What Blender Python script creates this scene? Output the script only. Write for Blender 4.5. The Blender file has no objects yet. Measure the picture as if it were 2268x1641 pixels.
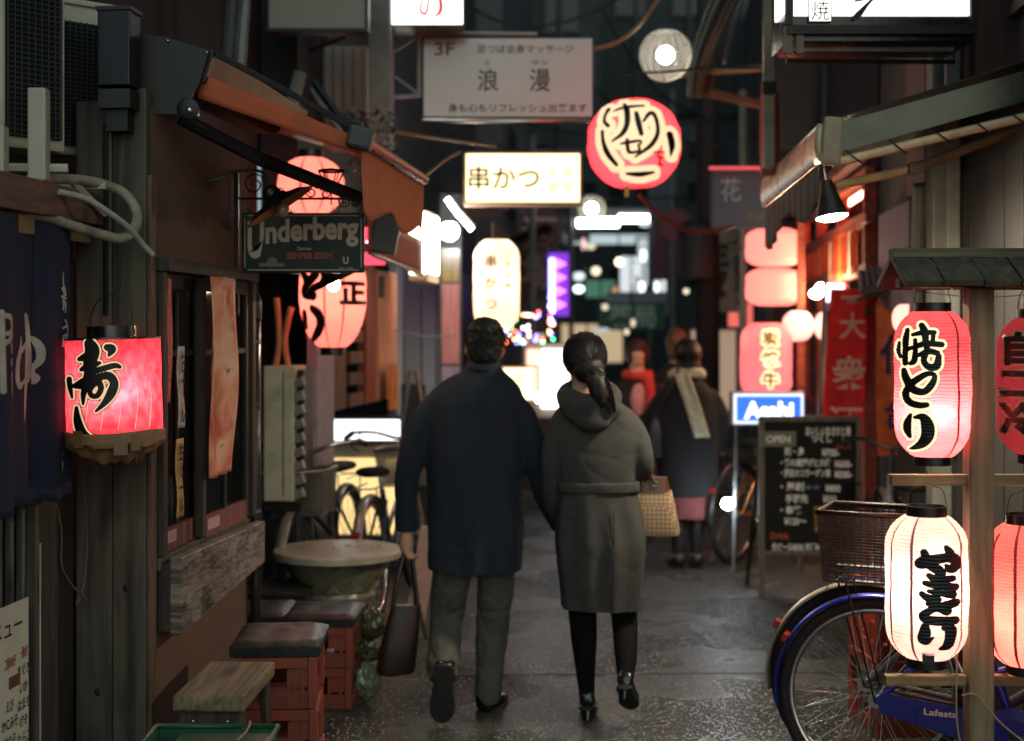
import bpy, bmesh, math, random
import numpy as np
from mathutils import Vector, Matrix, noise
R_ = random.Random(7)
PI = math.pi
sc = bpy.context.scene
COL = sc.collection
# ------------------------------------------------------------------ camera, sky, exposure
cam_d = bpy.data.cameras.new('camera'); cam = bpy.data.objects.new('camera', cam_d); COL.objects.link(cam)
cam.location = (0, 0, 1.6); cam.rotation_euler = (PI/2, 0, 0)
cam_d.lens = 50; cam_d.sensor_width = 36; cam_d.shift_y = -0.0395
cam_d.clip_start = 0.05; cam_d.clip_end = 400
cam_d.dof.use_dof = True; cam_d.dof.focus_distance = 4.55; cam_d.dof.aperture_fstop = 1.9; cam_d.dof.aperture_blades = 0
sc.camera = cam
wd = bpy.data.worlds.new('World'); sc.world = wd; wd.use_nodes = True
_n = wd.node_tree.nodes; _l = wd.node_tree.links
_sky = _n.new('ShaderNodeTexSky'); _sky.sky_type = 'NISHITA'; _sky.sun_disc = False
_sky.sun_elevation = math.radians(30); _sky.sun_rotation = math.radians(171)
_bg = _n['Background']; _bg.inputs[1].default_value = 0.034
_l.new(_sky.outputs[0], _bg.inputs[0])
_sun = bpy.data.lights.new('fill_sun', 'SUN'); _sun.energy = 0.54; _sun.angle = math.radians(70); _sun.color = (.70, 1, .90)  # soft fill added from behind the camera, standing in for street lamps
_so = bpy.data.objects.new('fill_sun', _sun); COL.objects.link(_so); _so.rotation_euler = (math.radians(60), 0, math.radians(9)); _so.location = (3, -16, 18)
sc.view_settings.view_transform = 'Standard'; sc.view_settings.look = 'None'
sc.view_settings.exposure = 0.5; sc.view_settings.gamma = 1.0
sc.cycles.use_denoising = True
try: sc.cycles.denoiser = 'OPENIMAGEDENOISE'
except Exception: pass
sc.cycles.max_bounces = 5; sc.cycles.diffuse_bounces = 2; sc.cycles.glossy_bounces = 2
sc.cycles.transmission_bounces = 4; sc.cycles.transparent_max_bounces = 8
sc.cycles.sample_clamp_indirect = 3.0; sc.cycles.caustics_reflective = False; sc.cycles.caustics_refractive = False
sc.cycles.use_adaptive_sampling = False
# ------------------------------------------------------------------ helpers
F = 3150.0; HU = 1134.0; HV = 731.0
SL = 0.1; SA = -math.atan(SL)              # the street runs a little to the right
def W(u, v, d): return Vector(((u-HU)/F*d, d, 1.6-(v-HV)/F*d))
def LW(off, y, z):                          # a point at `off` metres streetwards of the left house line, at depth y
    return Vector((-1.174+SL*(y-4.6)+off, y, z))
def c(h):
    h = h.lstrip('#'); o = []
    for i in (0, 2, 4):
        s = int(h[i:i+2], 16)/255; o.append(s/12.92 if s <= .04045 else ((s+.055)/1.055)**2.4)
    return (*o, 1)
MATS = {}
def _base(name):
    m = bpy.data.materials.new(name); m.use_nodes = True
    nt = m.node_tree; return m, nt.nodes, nt.links, nt.nodes['Principled BSDF']
def pm(name, col, rough=.6, metal=0, var=.25, scale=12, bump=.15, stretch=(1, 1, 1), dirt=0, spec=.5, fine=0):
    """painted / plain surface with mottled colour, some dirt and fine relief"""
    if name in MATS: return MATS[name]
    m, n, l, p = _base(name)
    if isinstance(col, str): col = c(col)
    tc = n.new('ShaderNodeTexCoord'); mp = n.new('ShaderNodeMapping'); mp.inputs['Scale'].default_value = stretch
    l.new(tc.outputs['Object'], mp.inputs[0])
    nz = n.new('ShaderNodeTexNoise'); nz.inputs['Scale'].default_value = scale; nz.inputs['Detail'].default_value = 6; nz.inputs['Roughness'].default_value = .65
    l.new(mp.outputs[0], nz.inputs[0])
    rp = n.new('ShaderNodeValToRGB'); e = rp.color_ramp.elements
    e[0].position = .3; e[1].position = .72
    e[0].color = (*[x*(1-var) for x in col[:3]], 1); e[1].color = (*[min(1, x*(1+var)) for x in col[:3]], 1)
    l.new(nz.outputs[0], rp.inputs[0]); out = rp.outputs[0]
    if dirt:
        n2 = n.new('ShaderNodeTexNoise'); n2.inputs['Scale'].default_value = scale*.35; n2.inputs['Detail'].default_value = 8; l.new(mp.outputs[0], n2.inputs[0])
        r2 = n.new('ShaderNodeValToRGB'); r2.color_ramp.elements[0].position = .48; r2.color_ramp.elements[1].position = .7; l.new(n2.outputs[0], r2.inputs[0])
        ml = n.new('ShaderNodeMath'); ml.operation = 'MULTIPLY'; ml.inputs[1].default_value = dirt; l.new(r2.outputs[0], ml.inputs[0])
        mx = n.new('ShaderNodeMixRGB'); mx.inputs[2].default_value = (.035, .03, .025, 1)
        l.new(ml.outputs[0], mx.inputs[0]); l.new(out, mx.inputs[1]); out = mx.outputs[0]
    l.new(out, p.inputs['Base Color'])
    p.inputs['Metallic'].default_value = metal; p.inputs['Specular IOR Level'].default_value = spec
    mr = n.new('ShaderNodeMapRange'); mr.inputs[3].default_value = max(.03, rough-.12); mr.inputs[4].default_value = min(1, rough+.12); l.new(nz.outputs[0], mr.inputs[0]); l.new(mr.outputs[0], p.inputs['Roughness'])
    if bump:
        b = n.new('ShaderNodeBump'); b.inputs['Strength'].default_value = bump; b.inputs['Distance'].default_value = .01
        if fine:
            n3 = n.new('ShaderNodeTexNoise'); n3.inputs['Scale'].default_value = fine; n3.inputs['Detail'].default_value = 2; l.new(tc.outputs['Object'], n3.inputs[0]); l.new(n3.outputs[0], b.inputs['Height'])
        else: l.new(nz.outputs[0], b.inputs['Height'])
        l.new(b.outputs[0], p.inputs['Normal'])
    MATS[name] = m; return m
def wood(name, dark, light, axis='Z', grain=26, rough=.7, knots=True, bump=.25):
    if name in MATS: return MATS[name]
    m, n, l, p = _base(name)
    tc = n.new('ShaderNodeTexCoord'); mp = n.new('ShaderNodeMapping')
    s = [1, 1, 1]; s['XYZ'.index(axis)] = .11; mp.inputs['Scale'].default_value = s
    oi = n.new('ShaderNodeObjectInfo'); va = n.new('ShaderNodeVectorMath'); va.operation = 'ADD'
    ml = n.new('ShaderNodeMath'); ml.operation = 'MULTIPLY'; ml.inputs[1].default_value = 37; l.new(oi.outputs['Random'], ml.inputs[0])
    l.new(tc.outputs['Object'], va.inputs[0]); l.new(ml.outputs[0], va.inputs[1]); l.new(va.outputs[0], mp.inputs[0])
    nz = n.new('ShaderNodeTexNoise'); nz.inputs['Scale'].default_value = grain; nz.inputs['Detail'].default_value = 7; nz.inputs['Roughness'].default_value = .62; nz.inputs['Distortion'].default_value = 1.1
    l.new(mp.outputs[0], nz.inputs[0])
    rp = n.new('ShaderNodeValToRGB'); e = rp.color_ramp.elements; e[0].position = .32; e[1].position = .7; e[0].color = c(dark); e[1].color = c(light)
    wv = n.new('ShaderNodeTexWave'); wv.wave_type = 'BANDS'; wv.bands_direction = 'X' if axis != 'X' else 'Y'; wv.inputs['Scale'].default_value = grain*.9; wv.inputs['Distortion'].default_value = 5; wv.inputs['Detail'].default_value = 3; wv.inputs['Detail Scale'].default_value = 1.4; l.new(mp.outputs[0], wv.inputs[0])
    mw_ = n.new('ShaderNodeMath'); mw_.operation = 'MULTIPLY_ADD'; mw_.inputs[1].default_value = .05; l.new(wv.outputs[1], mw_.inputs[0])
    sb_ = n.new('ShaderNodeMath'); sb_.operation = 'SUBTRACT'; sb_.inputs[1].default_value = .025; l.new(nz.outputs[0], sb_.inputs[0]); l.new(sb_.outputs[0], mw_.inputs[2])
    l.new(mw_.outputs[0], rp.inputs[0]); out = rp.outputs[0]
    if knots:
        mp2 = n.new('ShaderNodeMapping'); s2 = [5, 5, 5]; s2['XYZ'.index(axis)] = 1.7; mp2.inputs['Scale'].default_value = s2; l.new(va.outputs[0], mp2.inputs[0])
        vo = n.new('ShaderNodeTexVoronoi'); vo.inputs['Scale'].default_value = 1.0; l.new(mp2.outputs[0], vo.inputs[0])
        r2 = n.new('ShaderNodeValToRGB'); r2.color_ramp.elements[0].position = .06; r2.color_ramp.elements[1].position = .17; r2.color_ramp.elements[0].color = (.25, .22, .2, 1); r2.color_ramp.elements[1].color = (1, 1, 1, 1); l.new(vo.outputs['Distance'], r2.inputs[0])
        mx = n.new('ShaderNodeMixRGB'); mx.blend_type = 'MULTIPLY'; mx.inputs[0].default_value = .85; l.new(out, mx.inputs[1]); l.new(r2.outputs[0], mx.inputs[2]); out = mx.outputs[0]
    l.new(out, p.inputs['Base Color']); p.inputs['Roughness'].default_value = rough
    b = n.new('ShaderNodeBump'); b.inputs['Strength'].default_value = bump; b.inputs['Distance'].default_value = .006; l.new(nz.outputs[0], b.inputs['Height']); l.new(b.outputs[0], p.inputs['Normal'])
    MATS[name] = m; return m
def em(name, col, strength, sample=True):
    """something that gives off light: a bulb, a tube, a lit sign face"""
    if name in MATS: return MATS[name]
    m, n, l, p = _base(name)
    if isinstance(col, str): col = c(col)
    p.inputs['Base Color'].default_value = (*[x*.6 for x in col[:3]], 1); p.inputs['Roughness'].default_value = .5
    p.inputs['Emission Color'].default_value = col; p.inputs['Emission Strength'].default_value = strength
    m.cycles.emission_sampling = 'AUTO' if sample else 'NONE'
    MATS[name] = m; return m
def paper(name, col, glow, strength, trans=.6, var=.12, scale=14, sample=True):
    """lantern paper: lets the bulb inside shine through, and gives off its own soft glow"""
    if name in MATS: return MATS[name]
    m = bpy.data.materials.new(name); m.use_nodes = True; n = m.node_tree.nodes; l = m.node_tree.links; n.clear()
    out = n.new('ShaderNodeOutputMaterial'); col = c(col) if isinstance(col, str) else col; glow = c(glow) if isinstance(glow, str) else glow
    tc = n.new('ShaderNodeTexCoord'); nz = n.new('ShaderNodeTexNoise'); nz.inputs['Scale'].default_value = scale; nz.inputs['Detail'].default_value = 6; l.new(tc.outputs['Object'], nz.inputs[0])
    rp = n.new('ShaderNodeValToRGB'); rp.color_ramp.elements[0].position = .3; rp.color_ramp.elements[1].position = .7
    rp.color_ramp.elements[0].color = (*[x*(1-var*2) for x in col[:3]], 1); rp.color_ramp.elements[1].color = (*[min(1, x*(1+var)) for x in col[:3]], 1); l.new(nz.outputs[0], rp.inputs[0])
    df = n.new('ShaderNodeBsdfDiffuse'); tr = n.new('ShaderNodeBsdfTranslucent'); l.new(rp.outputs[0], df.inputs[0]); l.new(rp.outputs[0], tr.inputs[0])
    mx = n.new('ShaderNodeMixShader'); mx.inputs[0].default_value = trans; l.new(df.outputs[0], mx.inputs[1]); l.new(tr.outputs[0], mx.inputs[2])
    e = n.new('ShaderNodeEmission'); e.inputs[0].default_value = glow; e.inputs[1].default_value = strength
    ad = n.new('ShaderNodeAddShader'); l.new(mx.outputs[0], ad.inputs[0]); l.new(e.outputs[0], ad.inputs[1]); l.new(ad.outputs[0], out.inputs[0])
    m.cycles.emission_sampling = 'AUTO' if sample else 'NONE'
    MATS[name] = m; return m
def glass(name, col='#0a0f12', rough=.06, alpha=.35):
    if name in MATS: return MATS[name]
    m, n, l, p = _base(name); p.inputs['Base Color'].default_value = c(col); p.inputs['Roughness'].default_value = rough; p.inputs['Alpha'].default_value = alpha
    MATS[name] = m; return m
# ---- objects
def tag(o, label, cat, group=None, kind=None):
    if label: o['label'] = label
    if cat: o['category'] = cat
    if group: o['group'] = group
    if kind: o['kind'] = kind
    return o
def thing(name, label, cat, loc=(0, 0, 0), rz=0, group=None):
    o = bpy.data.objects.new(name, None); COL.objects.link(o); o.empty_display_size = .05
    o.location = loc; o.rotation_euler = (0, 0, rz); return tag(o, label, cat, group)
def obj(name, bm, mat, parent=None, smooth=None, loc=None, label=None):
    me = bpy.data.meshes.new(name)
    if isinstance(bm, bmesh.types.BMesh):
        bm.normal_update(); bm.to_mesh(me); bm.free()
    else: me.from_pydata(*bm); me.update()
    if smooth:
        me.shade_smooth()
        if smooth is not True: me.set_sharp_from_angle(angle=math.radians(smooth))
    for m in (mat if isinstance(mat, (list, tuple)) else [mat]): me.materials.append(m)
    o = bpy.data.objects.new(name, me); COL.objects.link(o)
    if parent: o.parent = parent
    if loc is not None: o.location = loc
    if label: o['label'] = label
    return o
def inst(name, src, parent, loc=(0, 0, 0), rot=(0, 0, 0), scale=(1, 1, 1)):
    o = bpy.data.objects.new(name, src.data); COL.objects.link(o); o.parent = parent; o.location = loc; o.rotation_euler = rot; o.scale = scale; return o
def copy_tree(o, parent=None):
    k = o.copy(); COL.objects.link(k); k.parent = parent
    for ch in list(o.children): copy_tree(ch, k)
    return k
def NB(): return bmesh.new()
def box(bm, cen, size, rot=None, bev=0, taper=1):
    x, y, z = [s/2 for s in size]; vs = []
    for dz in (-1, 1):
        t = 1 if dz < 0 else taper
        for dx, dy in ((-1, -1), (1, -1), (1, 1), (-1, 1)):
            p = Vector((dx*x*t, dy*y*t, dz*z))
            if rot is not None: p = rot @ p
            vs.append(bm.verts.new(p+Vector(cen)))
    fs = [bm.faces.new([vs[i] for i in f]) for f in ((3, 2, 1, 0), (4, 5, 6, 7), (0, 1, 5, 4), (1, 2, 6, 5), (2, 3, 7, 6), (3, 0, 4, 7))]
    if bev:
        es = list({e for f in fs for e in f.edges}); bmesh.ops.bevel(bm, geom=es, offset=bev, segments=2, affect='EDGES', profile=.6)
    return bm
def bx(cen, size, rot=None, bev=0): return box(NB(), cen, size, rot, bev)
def rotz(a): return Matrix.Rotation(a, 3, 'Z')
def rotx(a): return Matrix.Rotation(a, 3, 'X')
def roty(a): return Matrix.Rotation(a, 3, 'Y')
def cr(pts, k=6):
    """smooth a polyline (Catmull-Rom); works on tuples of any length"""
    P = [np.array(p, float) for p in pts]
    if len(P) < 3: return P
    o = []
    for i in range(len(P)-1):
        a, b, d, e = P[max(i-1, 0)], P[i], P[i+1], P[min(i+2, len(P)-1)]
        for j in range(k):
            t = j/k; o.append(.5*((2*b)+(-a+d)*t+(2*a-5*b+4*d-e)*t*t+(-a+3*b-3*d+e)*t**3))
    o.append(P[-1]); return o
def tube(bm, pts, r, n=8, caps=True, closed=False):
    P = [Vector(p[:3]) for p in pts]; N = len(P); rr = r if isinstance(r, (list, tuple, np.ndarray)) else [r]*N
    rings = []; up = None
    for i in range(N):
        t = (P[(i+1) % N]-P[i-1]) if closed else (P[min(i+1, N-1)]-P[max(i-1, 0)])
        if t.length < 1e-9: t = Vector((0, 0, 1))
        t.normalize()
        if up is None: up = t.orthogonal()
        up = (up-t*up.dot(t))
        if up.length < 1e-6: up = t.orthogonal()
        up.normalize(); s = t.cross(up)
        rings.append([bm.verts.new(P[i]+(up*math.cos(2*PI*k/n)+s*math.sin(2*PI*k/n))*rr[i]) for k in range(n)])
    for i in range(N if closed else N-1):
        a, b = rings[i], rings[(i+1) % N]
        for k in range(n): bm.faces.new((a[k], a[(k+1) % n], b[(k+1) % n], b[k]))
    if caps and not closed: bm.faces.new(rings[0][::-1]); bm.faces.new(rings[-1])
    return bm
def tb(pts, r, n=8, sm=0): return tube(NB(), cr(pts, sm) if sm else pts, r, n)
def lathe(bm, prof, n=32, cen=(0, 0, 0), cap=True):
    cx, cy, cz = cen; rings = []
    for r, z in prof: rings.append([bm.verts.new((cx+r*math.cos(2*PI*k/n), cy+r*math.sin(2*PI*k/n), cz+z)) for k in range(n)])
    for a, b in zip(rings, rings[1:]):
        for k in range(n): bm.faces.new((a[k], a[(k+1) % n], b[(k+1) % n], b[k]))
    if cap:
        if prof[0][0] > 1e-4: bm.faces.new(rings[0][::-1])
        if prof[-1][0] > 1e-4: bm.faces.new(rings[-1])
    return bm
def loft(bm, rings, cap=True):
    """rings: (centre, half_a, half_b, side_vec, depth_vec, power) superellipse sections"""
    R = []; n = 28
    for (cn, a, b, sv, dv, pw) in rings:
        cn = Vector(cn); sv = Vector(sv); dv = Vector(dv); ring = []
        for k in range(n):
            t = 2*PI*k/n; ct, st = math.cos(t), math.sin(t)
            ring.append(bm.verts.new(cn+sv*(a*math.copysign(abs(ct)**(2/pw), ct))+dv*(b*math.copysign(abs(st)**(2/pw), st))))
        R.append(ring)
    for A, B in zip(R, R[1:]):
        for k in range(n): bm.faces.new((A[k], A[(k+1) % n], B[(k+1) % n], B[k]))
    if cap: bm.faces.new(R[0][::-1]); bm.faces.new(R[-1])
    return bm
def prism(bm, poly, y0, y1):
    """polygon in x,z pushed from y0 to y1"""
    a = [bm.verts.new((p[0], y0, p[1])) for p in poly]; b = [bm.verts.new((p[0], y1, p[1])) for p in poly]
    n = len(poly); bm.faces.new(a); bm.faces.new(b[::-1])
    for i in range(n): bm.faces.new((a[i], b[i], b[(i+1) % n], a[(i+1) % n]))
    bmesh.ops.recalc_face_normals(bm, faces=bm.faces[:]); return bm
def ball(bm, cen, r, seg=16, sq=(1, 1, 1)):
    m = Matrix.Translation(cen) @ Matrix.Diagonal((r*sq[0], r*sq[1], r*sq[2], 1)); bmesh.ops.create_uvsphere(bm, u_segments=seg, v_segments=max(6, seg*2//3), radius=1, matrix=m); return bm
def sheet(bm, fn, nu, nv):
    g = [[bm.verts.new(fn(i/nu, j/nv)) for i in range(nu+1)] for j in range(nv+1)]
    for j in range(nv):
        for i in range(nu): bm.faces.new((g[j][i], g[j][i+1], g[j+1][i+1], g[j+1][i]))
    return bm
def thick(o, t, off=0):
    m = o.modifiers.new('t', 'SOLIDIFY'); m.thickness = t; m.offset = off; return o
def light(name, parent, loc, energy, col, radius=.03, kind='POINT'):
    d = bpy.data.lights.new(name, kind); d.energy = energy; d.color = col; d.shadow_soft_size = radius
    o = bpy.data.objects.new(name, d); COL.objects.link(o); o.location = loc
    if parent: o.parent = parent
    return o
# ---- lettering
def text_mesh(s, size=1, bold=0, sx=1, spacing=1):
    cu = bpy.data.curves.new('t', 'FONT'); cu.body = s; cu.size = 1; cu.offset = bold; cu.resolution_u = 3; cu.space_character = spacing
    o = bpy.data.objects.new('t', cu); COL.objects.link(o)
    me = bpy.data.meshes.new_from_object(o.evaluated_get(bpy.context.evaluated_depsgraph_get()))
    V = [(v.co.x*size*sx, v.co.y*size) for v in me.vertices]; Fc = [tuple(p.vertices) for p in me.polygons]
    bpy.data.objects.remove(o); bpy.data.curves.remove(cu); bpy.data.meshes.remove(me); return V, Fc
def letters(name, s, mat, parent, cen, width=None, height=None, bold=0, axes=((1, 0, 0), (0, 0, 1)), vertical=False, sx=1, spacing=1, lead=1.0):
    """flat print, centred at cen; axes = right and up of the face it is on"""
    V, Fc = [], []
    if vertical:
        for i, ch in enumerate(s):
            if ch == ' ': continue
            v, f = text_mesh(ch, 1, bold, sx); b = len(V); V += [(x, y-i*lead) for x, y in v]; Fc += [tuple(k+b for k in q) for q in f]
    else: V, Fc = text_mesh(s, 1, bold, sx, spacing)
    xs = [v[0] for v in V]; ys = [v[1] for v in V]; w = max(xs)-min(xs); h = max(ys)-min(ys); mx = (max(xs)+min(xs))/2; my = (max(ys)+min(ys))/2
    kx = ky = None
    if width: kx = width/w
    if height: ky = height/h
    kx = kx or ky; ky = ky or kx
    r, u, cn = Vector(axes[0]), Vector(axes[1]), Vector(cen)
    return obj(name, ([tuple(cn+r*((x-mx)*kx)+u*((y-my)*ky)) for x, y in V], [], Fc), mat, parent)
def stroke_sdf(strokes, X, Y, k=6, wob=0):
    D = np.full(X.shape, 1e9)
    for st in strokes:
        P = cr(st, k) if len(st) > 2 else [np.array(p, float) for p in st]
        for a, b in zip(P, P[1:]):
            dx, dy = b[0]-a[0], b[1]-a[1]; L = dx*dx+dy*dy+1e-9
            t = np.clip(((X-a[0])*dx+(Y-a[1])*dy)/L, 0, 1)
            D = np.minimum(D, np.hypot(X-a[0]-t*dx, Y-a[1]-t*dy)-(a[2]+(b[2]-a[2])*t))
    if wob: D = D+wob*np.sin(X*.21+Y*.13)*np.sin(Y*.17-X*.05)
    return D
def sdf_px(st, cx, cy, rx, ry, X, Y):
    """strokes traced in pixels round (cx, cy); distances come back in units of rx"""
    return stroke_sdf(st, X*rx+cx, Y*ry+cy)/rx
def font_asp(items, X, Y, asp, bold=.03): return font_sdf([(ch, x, y*asp, s) for ch, x, y, s in items], X, Y*asp, bold)
def font_sdf(items, X, Y, bold=.02):
    """items: (char, cx, cy, size) in the plane, y down"""
    D = np.full(X.shape, 1e9)
    for ch, cx, cy, sz in items:
        V, Fc = text_mesh(ch, sz, bold); xs = [v[0] for v in V]; ys = [v[1] for v in V]; mx = (min(xs)+max(xs))/2; my = (min(ys)+max(ys))/2
        V = [(v[0]-mx+cx, cy-(v[1]-my)) for v in V]; ins = np.zeros(X.shape, bool); ec = {}
        for f in Fc:
            for i in range(len(f)):
                e = (f[i], f[(i+1) % len(f)]); ke = tuple(sorted(e)); ec[ke] = ec.get(ke, 0)+1
            for i in range(1, len(f)-1):
                a, b, d = V[f[0]], V[f[i]], V[f[i+1]]
                s1 = (b[0]-a[0])*(Y-a[1])-(b[1]-a[1])*(X-a[0]); s2 = (d[0]-b[0])*(Y-b[1])-(d[1]-b[1])*(X-b[0]); s3 = (a[0]-d[0])*(Y-d[1])-(a[1]-d[1])*(X-d[0])
                ins |= ((s1 >= 0) & (s2 >= 0) & (s3 >= 0)) | ((s1 <= 0) & (s2 <= 0) & (s3 <= 0))
        dd = np.full(X.shape, 1e9)
        for (i, j), k in ec.items():
            if k > 1: continue
            a, b = V[i], V[j]; dx, dy = b[0]-a[0], b[1]-a[1]; L = dx*dx+dy*dy+1e-12
            t = np.clip(((X-a[0])*dx+(Y-a[1])*dy)/L, 0, 1); dd = np.minimum(dd, np.hypot(X-a[0]-t*dx, Y-a[1]-t*dy))
        D = np.minimum(D, np.where(ins, -dd, dd))
    return D
def iso(D, X, Y, level, fn):
    """mesh of the region D < level on a grid, each corner sent through fn(x, y) to 3-D"""
    D = D-level; ny, nx = D.shape; V = []; Fc = []; key = {}
    def vid(k, x, y):
        if k not in key: key[k] = len(V); V.append(tuple(fn(x, y)))
        return key[k]
    mn = np.minimum.reduce([D[:-1, :-1], D[1:, :-1], D[:-1, 1:], D[1:, 1:]])
    for j, i in zip(*np.where(mn < 0)):
        cs = ((j, i), (j, i+1), (j+1, i+1), (j+1, i)); f = []
        for q in range(4):
            a, b = cs[q], cs[(q+1) % 4]; da, db = D[a], D[b]
            if da < 0: f.append(vid(a, X[a], Y[a]))
            if (da < 0) != (db < 0):
                t = da/(da-db); f.append(vid((min(a, b), max(a, b)), X[a]+(X[b]-X[a])*t, Y[a]+(Y[b]-Y[a])*t))
        if len(f) > 2: Fc.append(tuple(f))
    return V, [], Fc
def grid(x0, x1, y0, y1, st):
    return np.meshgrid(np.arange(x0, x1+st, st), np.arange(y0, y1+st, st))
# ---- paper lantern
def lantern(name, label, cen, R, H, mat, prof='long', face=None, ribs=34, group=None, caps=True, stripe=None, layers=(), bulb=None, hang=.12, tilt=0, rib=.0016, capm=None, seg=56, wire=True):
    """cen = centre of the body. layers: (sdf, X, Y, level, mat, partname) in units where x,y are -1..1 across the body"""
    t = thing(name, label, 'lantern', (cen[0], cen[1], cen[2]), 0, group)
    if tilt: t.rotation_euler = (0, tilt, 0)
    d = Vector((cen[0], cen[1], 0)); fa = math.atan2(-d.y, -d.x) if face is None else face   # the side turned to the street's viewer
    cr_ = .47 if prof == 'long' else .42
    def rad(z):
        q = min(1, abs(z)/(H/2))
        if prof == 'long':
            k = max(0, (q-.55)/.45); return R*(1-.10*q*q*.35-(1-.52)*k**2.6*.93)
        if prof == 'round': return R*math.sqrt(max(.0, 1-(q*.93)**2.3))*1.0
        if prof == 'drum': return R
        return R
    def S(th, z, off=0):
        q = noise.noise(Vector((math.cos(th)*2.2+cen[0]*5, math.sin(th)*2.2, z*16/max(.3, H)*.45))); q2 = noise.noise(Vector((math.cos(th)*5, math.sin(th)*5+cen[0]*3, z*60)))
        r = rad(z)+rib*(1+.5*q2)*abs(math.sin(PI*(ribs*(z/H+.5)+.45*q)))+(.0032*q+.0009*q2)*(R/.12)*(1 if rib else .4)+off
        return Vector((r*math.cos(th), r*math.sin(th), z))
    nz = ribs*4; bm = NB(); rings = []
    for j in range(nz+1):
        z = -H/2+H*j/nz; w = 1
        rings.append([bm.verts.new(S(2*PI*k/seg, z)) for k in range(seg)])
    for a, b in zip(rings, rings[1:]):
        for k in range(seg): bm.faces.new((a[k], a[(k+1) % seg], b[(k+1) % seg], b[k]))
    obj('paper_shade', bm, mat, t, True)
    capm = capm or pm('cap_black', '#0c0b0b', .35, bump=.05)
    if caps:
        rc = rad(H/2)*.96; hc = R*.24
        for s, nm in ((1, 'top_ring'), (-1, 'bottom_ring')):
            bm = NB(); z0 = s*(H/2-.004); z1 = s*(H/2+hc)
            lathe(bm, [(rc, z0), (rc, z1), (rc*.93, z1), (rc*.93, z0)], 40, cap=False); obj(nm, bm, capm, t, 40)
        if wire: obj('hanger', tb([(-rc, 0, H/2+hc), (-rc*.8, 0, H/2+hc+hang*.45), (-.01, 0, H/2+hc+hang*.6), (0, 0, H/2+hc+hang), (.01, 0, H/2+hc+hang*.6), (rc*.8, 0, H/2+hc+hang*.45), (rc, 0, H/2+hc)], .0016, 5, 5), pm('wire_brown', '#4a3a2a', .5, .6), t)
    if stripe:
        sm, angs, wd_ = stripe
        for a in angs:
            bm = NB(); sheet(bm, lambda i, j: S(fa+a+(i-.5)*wd_/R, -H/2+H*j, .0007), 3, nz); obj('stripe', bm, sm, t, True)
    for i, (D, X, Y, lev, lm, pn) in enumerate(layers):
        def fn(x, y): return S(fa+math.asin(max(-.985, min(.985, x*R/max(rad(-y*H/2), .3*R)))), -y*H/2, .0026*R/.12*(1 if R > .15 else .9)+.0010*i)
        V, E, Fc = iso(D, X, Y, lev, fn); o = obj(pn, (V, E, Fc), lm, t, True)
    if bulb:
        en, col, zz = bulb[:3]; fo = bulb[3] if len(bulb) > 3 else 0; light('bulb_light', t, (fo*math.cos(fa), fo*math.sin(fa), zz), en, col, .03)
    return t
# ================================================================== ground
def asphalt():
    m, n, l, p = _base('asphalt'); tc = n.new('ShaderNodeTexCoord')
    big = n.new('ShaderNodeTexNoise'); big.inputs['Scale'].default_value = 1.3; big.inputs['Detail'].default_value = 7; l.new(tc.outputs['Object'], big.inputs[0])
    rp = n.new('ShaderNodeValToRGB'); rp.color_ramp.elements[0].position = .35; rp.color_ramp.elements[1].position = .68; rp.color_ramp.elements[0].color = (.011, .013, .012, 1); rp.color_ramp.elements[1].color = (.034, .038, .033, 1); l.new(big.outputs[0], rp.inputs[0])
    vo = n.new('ShaderNodeTexVoronoi'); vo.inputs['Scale'].default_value = 78; l.new(tc.outputs['Object'], vo.inputs[0])
    r2 = n.new('ShaderNodeValToRGB'); r2.color_ramp.elements[0].position = .1; r2.color_ramp.elements[1].position = .5; r2.color_ramp.elements[0].color = (1, 1, 1, 1); r2.color_ramp.elements[1].color = (0, 0, 0, 1); l.new(vo.outputs['Distance'], r2.inputs[0])
    sp = n.new('ShaderNodeSeparateColor'); l.new(vo.outputs['Color'], sp.inputs[0])
    th = n.new('ShaderNodeMapRange'); th.inputs[1].default_value = .74; th.inputs[2].default_value = .9; l.new(sp.outputs[0], th.inputs[0])
    mu = n.new('ShaderNodeMath'); mu.operation = 'MULTIPLY'; l.new(r2.outputs[0], mu.inputs[0]); l.new(th.outputs[0], mu.inputs[1])
    mx = n.new('ShaderNodeMixRGB'); mx.inputs[2].default_value = (.55, .53, .43, 1); l.new(mu.outputs[0], mx.inputs[0]); l.new(rp.outputs[0], mx.inputs[1]); l.new(mx.outputs[0], p.inputs['Base Color'])  # pale aggregate specks, also painted in as glints of the wet surface
    fine = n.new('ShaderNodeTexNoise'); fine.inputs['Scale'].default_value = 160; fine.inputs['Detail'].default_value = 3; l.new(tc.outputs['Object'], fine.inputs[0])
    ad = n.new('ShaderNodeMath'); ad.operation = 'ADD'; l.new(fine.outputs[0], ad.inputs[0]); l.new(r2.outputs[0], ad.inputs[1])
    b = n.new('ShaderNodeBump'); b.inputs['Strength'].default_value = .9; b.inputs['Distance'].default_value = .008; l.new(ad.outputs[0], b.inputs['Height']); l.new(b.outputs[0], p.inputs['Normal'])
    mr = n.new('ShaderNodeMapRange'); mr.inputs[1].default_value = .35; mr.inputs[2].default_value = .65; mr.inputs[3].default_value = .15; mr.inputs[4].default_value = .38; l.new(big.outputs[0], mr.inputs[0]); l.new(mr.outputs[0], p.inputs['Roughness'])
    return m
g = obj('street', bx((0, 60, -.05), (160, 200, .1)), asphalt()); tag(g, 'dark speckled asphalt of the alley, wet glints painted as specks', 'street', kind='structure')
joint = pm('joint', '#0d0e0d', .8)
for y, dy in ((6.62, .008),):
    o = obj('road_seam', bx((.9, y, .0), (3.4, dy, .004), rot=rotz(.03)), joint, g)
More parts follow.
